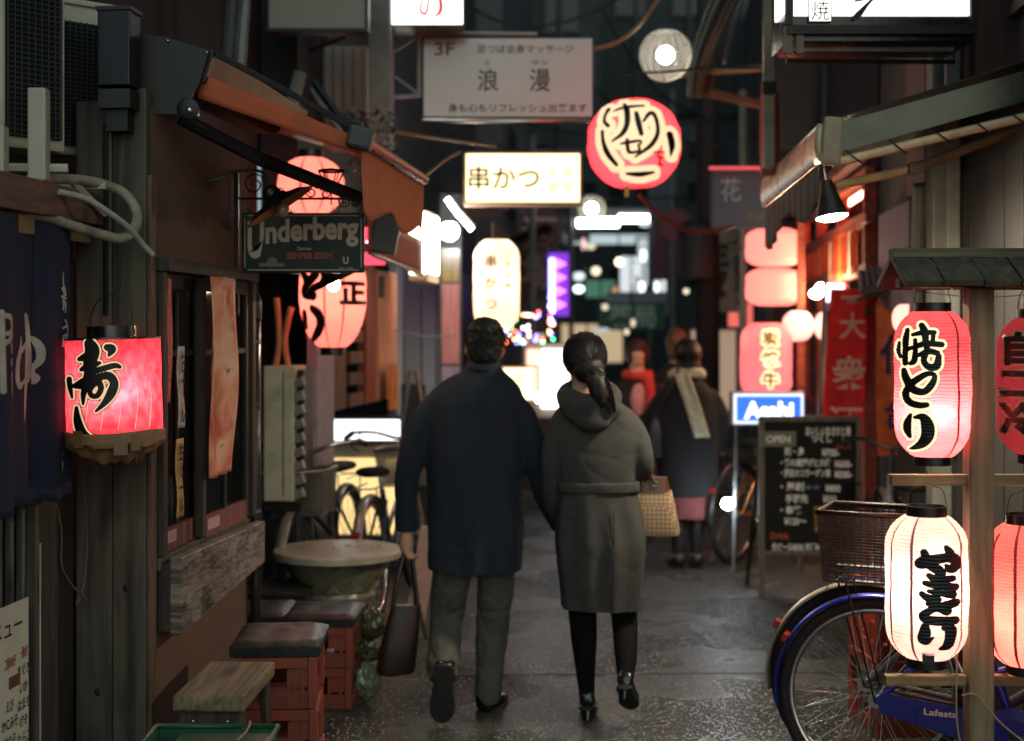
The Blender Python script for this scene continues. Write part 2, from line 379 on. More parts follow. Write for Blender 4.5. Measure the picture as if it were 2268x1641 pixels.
for (x, y, r) in ():
    o = obj('manhole_cover', lathe(NB(), [(r, 0), (r, .006), (r-.03, .008), (r-.04, .004), (0.0, .004)], 40, (x, y, 0)), pm('iron', '#23211f', .45, .8), g, 40)
# ================================================================== common materials
Mdw = wood('dark_wood', '#15110e', '#3a322a'); Mpost = wood('post_wood', '#1d1a16', '#5f5648', grain=8, bump=.3)
Mplank = wood('weathered_plank', '#1d1a17', '#4d463d'); Mrack = wood('rack_wood', '#3f362b', '#8d785a', grain=12)
Mblk = pm('black_paint', '#101113', .45); Mgreyp = pm('grey_metal', '#6a6d6c', .45, .4, dirt=.3); Mcream = pm('cream_plastic', '#b3ab97', .5, dirt=.45, var=.12)
Mblack = pm('black_ink', '#060505', .55, bump=0, var=0); Mcreamink = em('cream_ink_glow', '#f6dcae', .55, False); Mwhite = pm('white_print', '#d8d0c4', .6, bump=0, var=.05)
Mchrome = pm('chrome', '#c9c9c6', .22, 1, bump=0); Mrub = pm('rubber', '#0d0d0d', .8)
# ================================================================== sushi shop, recessed front on the left
A0 = LW(-.24, 4.6, 0)
sh = thing('sushi_shop', 'dark boarded sushi shop front at the far left behind the blue curtain', 'building', A0, SA)
obj('wall', bx((-.17, -.95, 1.0), (.2, 2.1, 2.0)), pm('shop_wall', '#17130f', .85), sh); obj('upper_wall', bx((-1.5, -.6, 3.0), (.2, 3.4, 2.0)), pm('shop_wall2', '#1a1a1e', .85), sh)
for i, (y0, y1) in enumerate(((-.262, -.178), (-.176, -.093), (-.091, -.004))):
    obj('plank', bx((-.03, (y0+y1)/2, .95), (.055, y1-y0, 1.9), bev=.003), Mdw, sh)
obj('door_rail', bx((-.02, -.29, 1.0), (.05, .03, 2.0), bev=.003), wood('rail_wood', '#2a2420', '#57504a'), sh)
dr = obj('sliding_door', bx((-.05, -.75, 1.0), (.02, .9, 2.0)), pm('door_dark', '#0d0f10', .25), sh)
for k in range(9): obj('door_bar', bx((-.03, -.33-.075*k, 1.0), (.02, .018, 2.0), bev=.002), wood('bar_wood', '#3c3a36', '#6f6a60'), dr)
obj('conduit', tb([(-.0, -.268, 0), (-.0, -.268, .95)], .006, 6), Mcream, sh)
obj('lintel', bx((.02, -.75, 1.985), (.16, 1.5, .10), bev=.006), wood('lintel_wood', '#4a2f26', '#7c5648', 'Y'), sh)
obj('eave_board', bx((.05, -.75, 1.905), (.03, 1.44, .055), bev=.004), pm('paper_tape', '#8a6f4c', .75, dirt=.3), sh)

# -- noren curtain
nor = thing('noren_curtain', 'indigo shop curtain with pale brush characters hanging at the left edge', 'curtain', A0, SA)
Mnor = pm('indigo_cloth', '#121b33', .9, var=.2, scale=60, fine=900, bump=.25)
def noren_pt(y, z):
    return Vector((.075+.018*math.sin(y*17+.6)+.012*math.sin(y*41+z*3)*(1.95-z), y-.02*(1.95-z)*(1 if y > -.45 else .3), z))
for (y0, y1, nm) in ((-1.05, -.452, 'left_panel'), (-.448, -.19, 'right_panel')):
    bm = NB(); sheet(bm, lambda i, j: noren_pt(y0+(y1-y0)*i, 1.09+.01*math.sin(i*9)+(1.93-1.09)*j), 40, 30); thick(obj('cloth_panel', bm, Mnor, nor, True), .002)
obj('pole', tb([(.05, -1.0, 1.925), (.05, -.07, 1.925)], .012, 8), Mdw, nor)
# characters traced: (y along shop front, z) space; big 中, small 寿司, and part of a larger glyph
def noren_print(nm, strokes, x0, x1, y0, y1, sw, sh_, oy, oz, st=3):
    X, Y = grid(x0, x1, y0, y1, st); D = stroke_sdf(strokes, X, Y)
    V, E, Fc = iso(D, X, Y, 0, lambda x, y: noren_pt(oy+(x-x0)*sw, oz-(y-y0)*sh_)+Vector((.0035, 0, 0)))
    obj(nm, (V, E, Fc), pm('noren_dye', '#b5aa9c', .85, bump=0), nor, True)
# pixels of the tall crop (518x1641): x 0..420 -> y, y 0..1641 -> z
sy = .395/420; sz = 1.02/1641*.80
noren_print('brush_character', [[(180, 375, 14), (195, 520, 17), (185, 700, 18), (165, 850, 15), (150, 990, 3)],
    [(125, 500, 5), (115, 580, 14), (95, 650, 16), (95, 740, 16), (115, 785, 16)], [(110, 590, 16), (180, 545, 14), (215, 510, 15), (250, 560, 18), (252, 640, 16), (215, 700, 16), (235, 740, 20), (232, 765, 14)],
    [(110, 780, 14), (150, 760, 12), (200, 730, 12), (225, 700, 12)], [(205, 560, 10), (208, 640, 9), (200, 760, 8)]], 60, 290, 340, 1010, sy, sz, -.60, 1.66)
noren_print('brush_character', [[(328, 150, 3), (332, 220, 5), (345, 260, 8)], [(325, 250, 8), (350, 285, 10)], [(325, 300, 8), (352, 310, 9)], [(340, 250, 5), (335, 380, 5)], [(330, 330, 6), (350, 340, 9), (352, 395, 4)],
    [(350, 440, 5), (372, 480, 5), (374, 560, 5), (366, 630, 4)], [(338, 490, 7), (360, 480, 6)], [(340, 540, 6), (362, 530, 6), (345, 590, 7), (362, 600, 6)], [(340, 545, 5), (338, 600, 6)]], 310, 390, 140, 650, sy, sz, -.325, 1.78, 2)
noren_print('brush_character', [[(352, 1370, 3), (352, 1390, 3)], [(350, 1420, 5), (356, 1455, 6), (348, 1490, 5)], [(345, 1440, 4), (362, 1450, 5)], [(335, 1510, 3), (332, 1570, 3)]], 320, 375, 1360, 1580, sy, sz, -.31, 1.235, 2)
noren_print('brush_character', [[(-40, 540, 14), (5, 560, 18), (10, 620, 16), (-30, 640, 14)], [(-40, 690, 14), (20, 650, 14)], [(5, 700, 12), (8, 740, 12)], [(0, 790, 12), (2, 810, 12)], [(0, 860, 10), (3, 980, 6)], [(-60, 520, 12), (-50, 960, 12)]], -90, 40, 500, 1000, sy, sz, -.745, 1.66)
# -- menu sheet
mn = thing('menu_sheet', 'white paper sushi menu with black and red writing, pinned low on the shop door', 'sign', A0, SA)
obj('sheet', bx((.02, -.62, .50), (.004, .46, .62)), pm('menu_paper', '#b9b2a2', .7, var=.08, bump=.05), mn)
AX = ((0, 1, 0), (0, 0, 1)); Mred = pm('red_print', '#8e2318', .6, bump=0, var=.05)
obj('tape', bx((.0235, -.485, .585), (.001, .07, .035)), pm('brown_tape', '#5d4632', .4), mn)
letters('title', 'メニュー', Mblack, mn, (.0235, -.56, .745), width=.25, height=.055, axes=AX, bold=.01)
letters('price', '一個50円', Mred, mn, (.0235, -.423, .655), width=.05, height=.035, axes=AX, bold=.015)
letters('price', '二個100円', Mred, mn, (.0235, -.515, .645), width=.075, height=.035, axes=AX, bold=.015)
for i, s in enumerate(('まぐろ', 'いか', 'はまち', 'げそ', 'たらこ', '玉子', 'あじ', 'さば')):
    letters('menu_line', s, Mblack, mn, (.0235, -.425, .605-.05*i), height=.034, width=.026*len(s), axes=AX, bold=.012)
for i, s in enumerate(('えび', 'かにみそ', '竹の子', 'いぶりがっこ', 'かつを')):
    letters('menu_line', s, Mblack, mn, (.0235, -.515, .52-.05*i), height=.034, width=.025*len(s), axes=AX, bold=.012)
# -- post
po = thing('wooden_post', 'thick weathered timber post between the curtain and the plaster house', 'post', A0, SA)
obj('plank', bx((.062, .03, 1.17), (.120, .055, 2.34), bev=.006), Mpost, po)
obj('plank', bx((.180, .03, 1.19), (.112, .05, 2.38), bev=.006), Mpost, po)
obj('corner_trim', bx((.246, .03, 1.05), (.016, .045, 2.1), bev=.003), wood('trim_wood', '#3b2a20', '#6d5340'), po)
obj('steel_strip', bx((.105, -.006, 1.96), (.014, .012, .62), bev=.002), pm('steel_blue', '#11161d', .4, .5), po)
for z, x in ((.77, .17), (.43, .075)): obj('knot', ball(NB(), (x, .003, z), .011, 10, (1, .25, 1.3)), pm('knot', '#120d09', .7), po, True)
cd = obj('knotted_cord', tb([(-.03, -.13, 1.16), (.01, -.13, .98), (.008, -.12, .86), (.03, -.075, .78), (.05, -.05, .755), (.03, -.06, .725), (.035, -.04, .75), (.06, -.05, .735), (.05, -.06, .765), (.045, -.03, .80), (.05, -.02, .95), (.03, -.02, 1.2)], .0028, 6, 5), pm('cord', '#57503f', .8))
cd.location = A0; cd.rotation_euler = (0, 0, SA); tag(cd, 'thin knotted cord looped on the dark boards beside the post', 'cord')
# -- air conditioners up on their shelf
def ac_unit(label, cen, size, rz=0, slots=True):
    t = thing('air_conditioner', label, 'air conditioner', cen, rz, 'outdoor units above the sushi shop'); w, d, h = size
    b = obj('casing', bx((0, 0, h/2), (w, d, h), bev=.012), Mcream, t)
    gr = obj('grille_recess', bx((w/2+.001, 0, h*.47), (.006, d*.82, h*.82)), pm('grille_dark', '#0a0b0c', .8), t)
    wire = NB()
    for k in range(30): tube(wire, [(w/2+.012, -d*.40, h*(.07+.8*k/29)), (w/2+.012, d*.40, h*(.07+.8*k/29))], .0022, 4)
    for k in range(9): tube(wire, [(w/2+.015, -d*.40+d*.8*k/8, h*.06), (w/2+.015, -d*.40+d*.8*k/8, h*.88)], .0026, 4)
    obj('wire_grille', wire, pm('grille_wire', '#3c3e3d', .5, .5), t)
    if slots:
        for k in range(16): obj('louvre', bx((-.0, -d/2-.004, h*(.1+.8*k/16)), (w*.5, .012, .008), rot=rotx(.5)), Mcream, t)
    obj('lid', bx((0, 0, h+.006), (w+.02, d+.02, .02), bev=.006), Mcream, t)
    return t
ac_unit('cream outdoor air conditioner with louvred side at the top left corner', W(48, 335, 4.35), (.13, .22, .56), math.radians(-42))
p_ = W(172, 350, 4.75); ac_unit('cream outdoor air conditioner with wire grille next to the black box', p_, (.11, .20, .50), math.radians(-48), False)
br = thing('shelf_bracket', 'cream steel shelf bracket under the outdoor units', 'bracket', A0, SA)
for s in (tb([(-.25, -.45, 2.08), (.13, -.36, 2.08)], .014, 6), tb([(-.2, -.20, 2.04), (.16, -.14, 2.05)], .012, 6), tb([(.09, -.25, 2.06), (.12, -.05, 1.97)], .012, 6)): obj('bar', s, Mcream, br)
for i, (u0, u1, v0, v1, d) in enumerate(((66, 107, 196, 402, 4.2), (-20, 15, 280, 405, 4.1))):
    p = W((u0+u1)/2, (v0+v1)/2, d); o = obj('pipe_cover', bx((0, 0, 0), ((u1-u0)/F*d, .05, (v1-v0)/F*d), bev=.008), pm('cover_cream', '#a39c8b', .45, var=.08), None); o.location = p
    tag(o, ('cream vertical pipe cover in front of the outdoor units', 'cream vertical pipe cover cut by the left edge of the picture')[i], 'pipe')
o = obj('insulated_pipe', tb([W(60, 400, 4.2), W(120, 396, 4.28), W(200, 402, 4.42), W(270, 425, 4.5), W(303, 470, 4.5), W(295, 510, 4.48), W(268, 528, 4.44), W(225, 520, 4.38), W(160, 500, 4.3), W(100, 480, 4.2), W(50, 470, 4.1)], .0165, 12, 6), pm('pipe_tape', '#8d8370', .7, dirt=.6, stretch=(3, 3, 3)), None, True)
tag(o, 'thick taped beige pipe looping over the post', 'pipe')
bm = NB(); P = cr([W(130, 425, 4.22), W(190, 440, 4.3), W(240, 470, 4.36), W(285, 505, 4.44), W(315, 540, 4.5), W(340, 566, 4.52)], 26)
tube(bm, P, [.0085+.0016*(i % 2) for i in range(len(P))], 9); o = obj('corrugated_hose', bm, pm('hose_grey', '#9b978a', .6), None, 25); tag(o, 'thin grey corrugated hose ending in mid air beside the post', 'hose')
bb = thing('junction_box', 'black metal box on top of the timber post', 'box', W(264, 250, 4.55), SA)
obj('casing', bx((0, 0, .20), (.105, .10, .24), bev=.004), pm('box_navy', '#12161f', .4, .3), bb); obj('foot', bx((0, .0, .04), (.105, .09, .06)), Mblk, bb); obj('lid', bx((0, 0, .325), (.115, .11, .012)), Mblk, bb)
obj('neck', bx((0, .01, -.02), (.07, .06, .08)), Mblk, bb)
# ================================================================== 寿し lantern (square-shouldered drum, patched with brown paper)
X, Y = grid(-.99, .99, -1.0, 1.12, .017)
def px(st, cx, cy, rx, ry): return [[((a-cx)/rx, (b-cy)/ry, w/((rx+ry)/2)) for a, b, w in s] for s in st]
sushi = [[(340, 220, 46), (365, 300, 68), (335, 420, 58), (330, 540, 50), (280, 640, 42), (180, 660, 20)], [(230, 380, 14), (330, 350, 40), (415, 345, 10)], [(245, 490, 12), (340, 450, 36), (440, 425, 8)],
  [(300, 540, 18), (450, 492, 22), (590, 458, 20), (645, 475, 10)], [(180, 660, 22), (290, 605, 30), (420, 575, 26), (530, 565, 34), (580, 640, 36), (550, 740, 40), (480, 840, 24), (385, 930, 4)],
  [(300, 660, 20), (262, 740, 22), (255, 850, 6)], [(425, 630, 26), (445, 690, 22), (405, 765, 20), (345, 765, 18), (330, 705, 18), (385, 640, 18)], [(520, 265, 26), (570, 285, 34), (535, 350, 6)],
  [(115, 590, 20), (122, 680, 18), (140, 785, 4)], [(185, 890, 10), (195, 1040, 36), (240, 1160, 42), (340, 1222, 26), (540, 1250, 6)]]
D = sdf_px(sushi, 575, 712, 535, 538, X, Y)-.018
Msl = paper('sushi_vinyl', '#d8203a', (1, .04, .08, 1), .22, .75, .5, 9)
_nt = Msl.node_tree; _ck = _nt.nodes.new('ShaderNodeTexChecker'); _ck.inputs['Scale'].default_value = 26; _ck.inputs[1].default_value = (.84, .062, .098, 1); _ck.inputs[2].default_value = (.87, .085, .12, 1)
_tc = _nt.nodes.new('ShaderNodeTexCoord'); _nt.links.new(_tc.outputs['Object'], _ck.inputs[0]); _vo = _nt.nodes.new('ShaderNodeTexNoise'); _vo.inputs['Scale'].default_value = 26; _nt.links.new(_tc.outputs['Object'], _vo.inputs[0])
_mx = _nt.nodes.new('ShaderNodeMixRGB'); _mx.blend_type = 'MULTIPLY'; _mx.inputs[0].default_value = .8
_cr = _nt.nodes.new('ShaderNodeValToRGB'); _cr.color_ramp.elements[0].position = .35; _cr.color_ramp.elements[1].position = .6; _cr.color_ramp.elements[0].color = (.3, .3, .3, 1); _nt.links.new(_vo.outputs[0], _cr.inputs[0])
_nt.links.new(_ck.outputs[0], _mx.inputs[1]); _nt.links.new(_cr.outputs[0], _mx.inputs[2])
for nd in _nt.nodes:
    if nd.type in ('BSDF_DIFFUSE', 'BSDF_TRANSLUCENT'): _nt.links.new(_mx.outputs[0], nd.inputs[0])
cs = W(252, 860, 4.38)
sl = lantern('paper_lantern', 'glowing red lantern with black sushi characters and a brown paper patch, by the post', cs, .1445, .306, Msl, 'drum', ribs=3, rib=0, caps=False, tilt=-.03,
    layers=((D, X, Y, .048, pm('dark_red_line', '#5a0a14', .5, bump=0), 'lettering_edge'), (D, X, Y, .032, em('cream_ink_sushi', '#f2c79a', .62, False), 'lettering_outline'), (D, X, Y, 0, Mblack, 'lettering')), bulb=(2.6, (1, .75, .62), .0, .075))
obj('lid', lathe(NB(), [(.1465, .150), (.1465, .156), (.075, .160), (.075, .192), (.068, .192), (.068, .160)], 40), pm('lid_black', '#0b0a0a', .2, spec=.7), sl, 35)
obj('handle', tb([(.06, 0, .19), (.062, 0, .25), (.03, 0, .28), (-.0, 0, .287), (-.04, 0, .27), (-.066, 0, .22), (-.065, 0, .19)], .002, 5, 5), Mblk, sl); obj('hook', tb([(0, 0, .287), (.01, .03, .36), (0, .10, .46), (.02, .2, .50)], .0018, 5, 4), Mblk, sl)
bm = NB()
def skirt(i, j):
    a = i*2*PI; w = noise.noise(Vector((math.cos(a)*3, math.sin(a)*3, j*4)))
    r = .1505 if j < .34 else .1505-(j-.34)*.115+.010*w
    return Vector((r*math.cos(a), r*math.sin(a), -.128-.098*j-(.012*w if j > .34 else .003*math.sin(3*a))))
sheet(bm, skirt, 90, 12); thick(obj('paper_patch', bm, pm('kraft_paper', '#8a6545', .75, var=.3, scale=22, bump=.5), sl, 30), .001)
for a, z, w in ((-1.2, -.17, .04), (-.9, -.16, .03), (-2.1, -.145, .035)):
    obj('tape_piece', bx((.1475*math.cos(a), .1475*math.sin(a), z), (w, .008, .05), rot=rotz(a+PI/2)), pm('kraft_tape', '#7b5a3c', .5), sl)
for k in range(5):
    a = -1.9+.35*k; obj('seam', tb([(.1452*math.cos(a+.05*math.sin(j)), .1452*math.sin(a+.05*math.sin(j)), .02-.035*j) for j in range(5)], .0007, 4), Mcreamink, sl)
# ================================================================== plaster house with the windows
B0 = LW(0, 4.64, 0); hb = thing('plaster_house', 'brown plaster house front with wooden windows beside the post', 'building', B0, SA)
Mpl = pm('brown_plaster', '#66483a', .9, var=.18, scale=5, dirt=.5, fine=240, bump=.2)
obj('wall', bx((-.1, .53, .405), (.2, 1.08, .81)), Mpl, hb); obj('wall', bx((-.1, .53, 2.08), (.2, 1.08, .50)), Mpl, hb); obj('upper_wall', bx((-.55, .53, 3.3), (.2, 1.08, 1.9)), pm('shop_wall2', '#1a1a1e', .85), hb)
Mwin = wood('window_wood', '#1c1613', '#43362c')
obj('inner_block', bx((-1.1, .55, 1.2), (1.2, 1.1, 2.4)), pm('room_dark', '#161210', .9), hb); obj('back_room', bx((-.45, .53, 1.3), (.02, 1.1, 1.1)), pm('room_dark', '#161210', .9), hb)
obj('sill', bx((-.02, .52, .835), (.09, 1.05, .045), bev=.005), Mpost, hb); obj('lintel', bx((.012, .52, 1.815), (.09, 1.06, .045), bev=.004), Mwin, hb)
obj('jamb', bx((.0, .022, 1.325), (.07, .04, .93), bev=.003), Mwin, hb); obj('jamb', bx((.0, 1.03, 1.325), (.09, .05, .93), bev=.003), Mwin, hb)
Mpane = glass('pane_dark', '#0c1013', .1, .6)
for i, (y0, y1, x) in enumerate(((.045, .50, -.02), (.42, 1.0, .015))):
    w = obj('window', bx((x, y0+.018, 1.325), (.03, .036, .92)), Mwin, hb); obj('stile', bx((x, y1-.02, 1.325), (.03, .04, .92)), Mwin, w)
    obj('top_rail', bx((x, (y0+y1)/2, 1.765), (.028, y1-y0-.072, .05)), Mwin, w); obj('bottom_rail', bx((x, (y0+y1)/2, .895), (.028, y1-y0-.072, .075)), wood('red_rail', '#4a2722', '#7d4a40'), w)
    obj('middle_rail', bx((x, (y0+y1)/2, 1.52), (.024, y1-y0-.072, .02)), Mwin, w); obj('muntin', bx((x, (y0+y1)/2, 1.33), (.02, .014, .8)), Mwin, w)
    for (za, zb) in ((.935, 1.51), (1.53, 1.74)):
        for (ya, yb) in ((y0+.036, (y0+y1)/2-.007), ((y0+y1)/2+.007, y1-.04)): obj('pane', bx((x, (ya+yb)/2, (za+zb)/2), (.004, yb-ya, zb-za)), Mpane, w)
    obj('masking_tape', bx((x+.016, y0+.12, .9), (.002, .14, .04)), pm('tape_pink', '#a9838a', .7), w)
def cloth(name, label, cat, y0, y1, z0, z1, x, mat, amp=.012, base=None):
    bm = NB(); sheet(bm, lambda i, j: Vector((x+amp*math.sin(i*13+j*2)+amp*.6*math.sin(i*5-j*7), y0+(y1-y0)*(i*(.86+.14*j)+.03*math.sin(j*6)), z0+(z1-z0)*j)), 24, 40)
    o = thick(obj(name, bm, mat, None, True), .002); o.location = base or B0; o.rotation_euler = (0, 0, SA); return tag(o, label, cat)
def flower_cloth():
    m, n, l, p = _base('flower_cloth'); tc = n.new('ShaderNodeTexCoord'); nz = n.new('ShaderNodeTexNoise'); nz.inputs['Scale'].default_value = 6; nz.inputs['Detail'].default_value = 4; nz.inputs['Distortion'].default_value = .5; l.new(tc.outputs['Object'], nz.inputs[0])
    rp = n.new('ShaderNodeValToRGB'); e = rp.color_ramp.elements; e[0].position = .36; e[1].position = .5; e[0].color = c('#d8664c'); e[1].color = c('#f7ab88'); k = e.new(.64); k.color = c('#fbd0b4'); k = e.new(.70); k.color = c('#b8404a'); l.new(nz.outputs[0], rp.inputs[0]); l.new(rp.outputs[0], p.inputs['Base Color'])
    p.inputs['Roughness'].default_value = .45; p.inputs['Emission Color'].default_value = c('#ff6a44'); p.inputs['Emission Strength'].default_value = 0
    t = n.new('ShaderNodeBsdfTranslucent'); l.new(rp.outputs[0], t.inputs[0]); mx = n.new('ShaderNodeMixShader'); mx.inputs[0].default_value = .35; l.new(p.outputs[0], mx.inputs[1]); l.new(t.outputs[0], mx.inputs[2]); l.new(mx.outputs[0], n['Material Output'].inputs[0]); return m
MFC = flower_cloth()
cloth('window_cloth', 'salmon flowered cloth strip hanging in front of the wooden window', 'curtain', .35, .66, 1.08, 1.79, .075, MFC)
cloth('window_cloth', 'narrow red netted cloth at the window edge next to the lantern', 'curtain', .03, .085, 1.36, 1.77, .03, pm('red_net', '#c8604f', .6, var=.6, scale=120), .004)
def slip(label, y0, y1, z0, z1, colr, txt=None, tcol=None, x=.035):
    t = thing('paper_slip', label, 'paper', B0, SA)
    bm = NB(); sheet(bm, lambda i, j: Vector((x+.003*math.sin(j*7+i), y0+(y1-y0)*i+.003*math.sin(j*5), z0+(z1-z0)*j)), 6, 16); thick(obj('sheet', bm, pm('slip_'+colr[1:], colr, .6, var=.1), t, True), .001)
    if txt: letters('brush_writing', txt, pm('slip_ink', tcol or '#14151c', .6, bump=0), t, (x+.008, (y0+y1)/2, (z0+z1)/2), width=(y1-y0)*.55, height=(z1-z0)*.88, vertical=True, axes=AX, bold=.03)
slip('white paper slip with black brush writing hung in the window', .135, .20, 1.27, 1.545, '#b5aaa0', 'おでん')
slip('yellowish paper slip with small writing hung low in the window', .12, .19, .97, 1.235, '#b08a55', '生ビール', '#7a2a18')
slip('orange and grey paper slip behind the flowered cloth', .70, .78, 1.2, 1.5, '#5a6a8a')
# -- long weathered board below the sill
bd = thing('wooden_board', 'long patchy weathered board hung below the window sill', 'board', B0, SA)
prb = NB(); prism(prb, [(.02, .855), (1.02, .842), (1.02, .680), (.02, .602)], -.02, .02)
for v in prb.verts: v.co = Vector((.068-v.co.y, v.co.x, v.co.z))
bmesh.ops.recalc_face_normals(prb, faces=prb.faces[:]); bmesh.ops.bevel(prb, geom=prb.edges[:], offset=.003, segments=1, affect='EDGES')
def patch_board():
    m, n, l, p = _base('patch_board'); tc = n.new('ShaderNodeTexCoord'); mp = n.new('ShaderNodeMapping'); mp.inputs['Scale'].default_value = (1, 4.5, 9); l.new(tc.outputs['Object'], mp.inputs[0])
    vo = n.new('ShaderNodeTexVoronoi'); vo.distance = 'CHEBYCHEV'; vo.inputs['Scale'].default_value = 2; vo.inputs['Randomness'].default_value = .7; l.new(mp.outputs[0], vo.inputs[0])
    mp2 = n.new('ShaderNodeMapping'); mp2.inputs['Scale'].default_value = (1, 3, 13); l.new(tc.outputs['Object'], mp2.inputs[0]); nz = n.new('ShaderNodeTexNoise'); nz.inputs['Scale'].default_value = 6; nz.inputs['Detail'].default_value = 8; l.new(mp2.outputs[0], nz.inputs[0])
    sp = n.new('ShaderNodeSeparateColor'); l.new(vo.outputs['Color'], sp.inputs[0]); ad = n.new('ShaderNodeMath'); ad.operation = 'MULTIPLY_ADD'; ad.inputs[1].default_value = .35; l.new(sp.outputs[0], ad.inputs[0]); l.new(nz.outputs[0], ad.inputs[2])
    rp = n.new('ShaderNodeValToRGB'); e = rp.color_ramp.elements; e[0].position = .4; e[1].position = .95; e[0].color = c('#2c241f'); e[1].color = c('#86786b'); l.new(ad.outputs[0], rp.inputs[0]); l.new(rp.outputs[0], p.inputs['Base Color'])
    p.inputs['Roughness'].default_value = .55; b = n.new('ShaderNodeBump'); b.inputs['Strength'].default_value = .6; b.inputs['Distance'].default_value = .008; l.new(ad.outputs[0], b.inputs['Height']); l.new(b.outputs[0], p.inputs['Normal']); return m
obj('board', prb, patch_board(), bd); obj('backing', bx((.024, .05, .72), (.046, .05, .22), bev=.003), Mdw, bd); obj('backing', bx((.024, .95, .75), (.046, .05, .14), bev=.003), Mdw, bd)
# ================================================================== rust-coloured folding awning
aw = thing('folding_awning', 'rust orange folding awning over the plaster house window', 'awning', (0, 0, 0))
c0, c1 = W(303, 160, 4.66), W(465, 160, 4.66)
prof = [(300, 72), (372, 84), (463, 112), (440, 190), (405, 245), (395, 254), (303, 252)]
sp = NB(); q = [W(u, v, 4.66) for u, v in prof]; prism(sp, [(p.x, p.z) for p in q], 4.655, 4.675); obj('side_panel', sp, pm('awning_olive', '#1e1f1b', .6), aw)
for u, v in ((306, 78), (372, 90), (458, 116), (303, 245)): obj('screw', ball(NB(), W(u, v, 4.65), .005, 8), Mchrome, aw, True)
cs_ = NB(); prism(cs_, [(p.x*.99, p.z) for p in q[:3]]+[(q[2].x-.02, q[2].z-.1), (q[0].x, q[0].z-.15)], 4.68, 5.95)
for v in cs_.verts: v.co.x += SL*(v.co.y-4.66)
obj('cassette', cs_, pm('cassette_dark', '#15171a', .5, .2), aw)
FB0, FB1 = W(800, 312, 4.78), W(938, 398, 6.0)          # front bar, near and far end
WB0, WB1 = W(440, 165, 4.70), W(440, 165, 4.70)+Vector((SL*1.2, 1.2, 0))
bm = NB(); sheet(bm, lambda i, j: (WB0*(1-j)+WB1*j)*(1-i)+(FB0*(1-j)+FB1*j)*i+Vector((0, 0, .012*math.sin(i*PI)*1-.02*i*(1-i)+.006*math.sin(j*20)*math.sin(i*PI))), 20, 20)
Mrust = pm('rust_canvas', '#a8502e', .8, var=.2, scale=9, fine=700, bump=.2, dirt=.15)
thick(obj('canvas', bm, Mrust, aw, True), .003)
ed = [WB0.lerp(FB0, i/10)+Vector((0, -.006, -.03-.02*math.sin(i/10*PI))) for i in range(11)]
bm = NB(); sheet(bm, lambda i, j: WB0.lerp(FB0, i)+Vector((0, -.004, .006-(.085-.03*i)*j)), 16, 4); thick(obj('side_flap', bm, Mrust, aw, True), .003)
obj('hood_edge', tb([W(465, 112, 4.7), W(640, 205, 4.75), W(790, 288, 4.79)], .011, 6), pm('hood_grey', '#3a3a3a', .4, .5), aw)
fd = (FB1-FB0).normalized()
obj('front_bar', tube(NB(), [FB0, FB1], .024, 12), pm('front_bar', '#6a3a2c', .28, .5), aw, 30)
obj('end_cap', bx(FB0+Vector((.0, -.02, .005)), (.085, .07, .075), rot=roty(.25), bev=.012), pm('cap_grey', '#23282b', .45), aw)
bm = NB()
sheet(bm, lambda i, j: FB0.lerp(FB1, i)+Vector((.008*math.sin(i*15+j*2)*j+.05*j*0, 0, -.02-(.21+.025*math.sin(i*12))*j)), 40, 10); thick(obj('valance', bm, pm('valance_orange', '#bb6138', .8, var=.15, fine=700, bump=.15), aw, True), .002)
obj('folding_arm', tube(NB(), [W(400, 262, 4.75), W(575, 352, 4.9)], .024, 8), Mblk, aw, 30); obj('folding_arm', tube(NB(), [W(575, 352, 4.9), W(885, 472, 5.9)], .026, 8), Mblk, aw, 30)
obj('roller', tube(NB(), [W(480, 205, 4.74), W(605, 275, 5.1)], .036, 14), pm('roll_canvas', '#8d4230', .8), aw, 30)
mt = obj('gear_motor', lathe(NB(), [(.036, 0), (.036, .03), (.028, .034), (.0, .034)], 20), pm('motor', '#1a1a1a', .4, .4), aw, 30); mt.location = W(420, 244, 4.66); mt.rotation_euler = (PI/2, 0, 0)
obj('gear_hub', ball(NB(), W(420, 244, 4.62), .012, 12), Mchrome, aw, True); obj('pull_rod', tb([W(418, 258, 4.65), W(530, 334, 4.95)], .004, 6), Mchrome, aw)
# ================================================================== enamel sign on its wrought bracket
SD = 5.5; us = thing('enamel_sign', 'dark green enamel sign with pale curved lettering on a scroll bracket', 'sign', W(672, 538, SD), 0)
k = SD/F; sw_, sh2 = 271*k, 133*k
obj('panel', bx((0, 0, 0), (sw_, .018, sh2), bev=.006), pm('enamel_green', '#0c241b', .38, var=.2, scale=5, bump=.03, spec=.25), us)
Mcr = pm('sign_cream', '#c9bba6', .4, bump=0, var=.08)
br_ = NB(); a, b = sw_/2-.012, sh2/2-.011
for s in (-1, 1): box(br_, (0, -.0105, s*b), (2*a-.02, .001, .003)); box(br_, (s*a, -.0105, 0), (.003, .001, 2*b-.02))
obj('border_line', br_, Mcr, us)
V, Fc = text_mesh('Underberg', 1, .035, .62); xs = [v[0] for v in V]; x0, x1 = min(xs), max(xs); VV = []
for x, y in V:
    t = (x-x0)/(x1-x0); s = 1.0 if t > .13 else 1.6
    base = -.0+.026*math.sin(min(1, t*1.1)*PI*.55); hh = .088 if t > .13 else .142
    VV.append(((t-.5)*(sw_-.045), -.0105, (base-.005)+(y)*hh/.73-(.052 if t <= .13 else .004)))
obj('lettering', (VV, [], Fc), Mcr, us)
letters('motto', 'Devise:', Mcr, us, (.006, -.0105, -.022), width=.055, bold=.01)
letters('motto', 'SEMPER IDEM', pm('sign_red', '#a03522', .4, bump=0), us, (.025, -.0105, -.05), width=.175, height=.025, bold=.03)
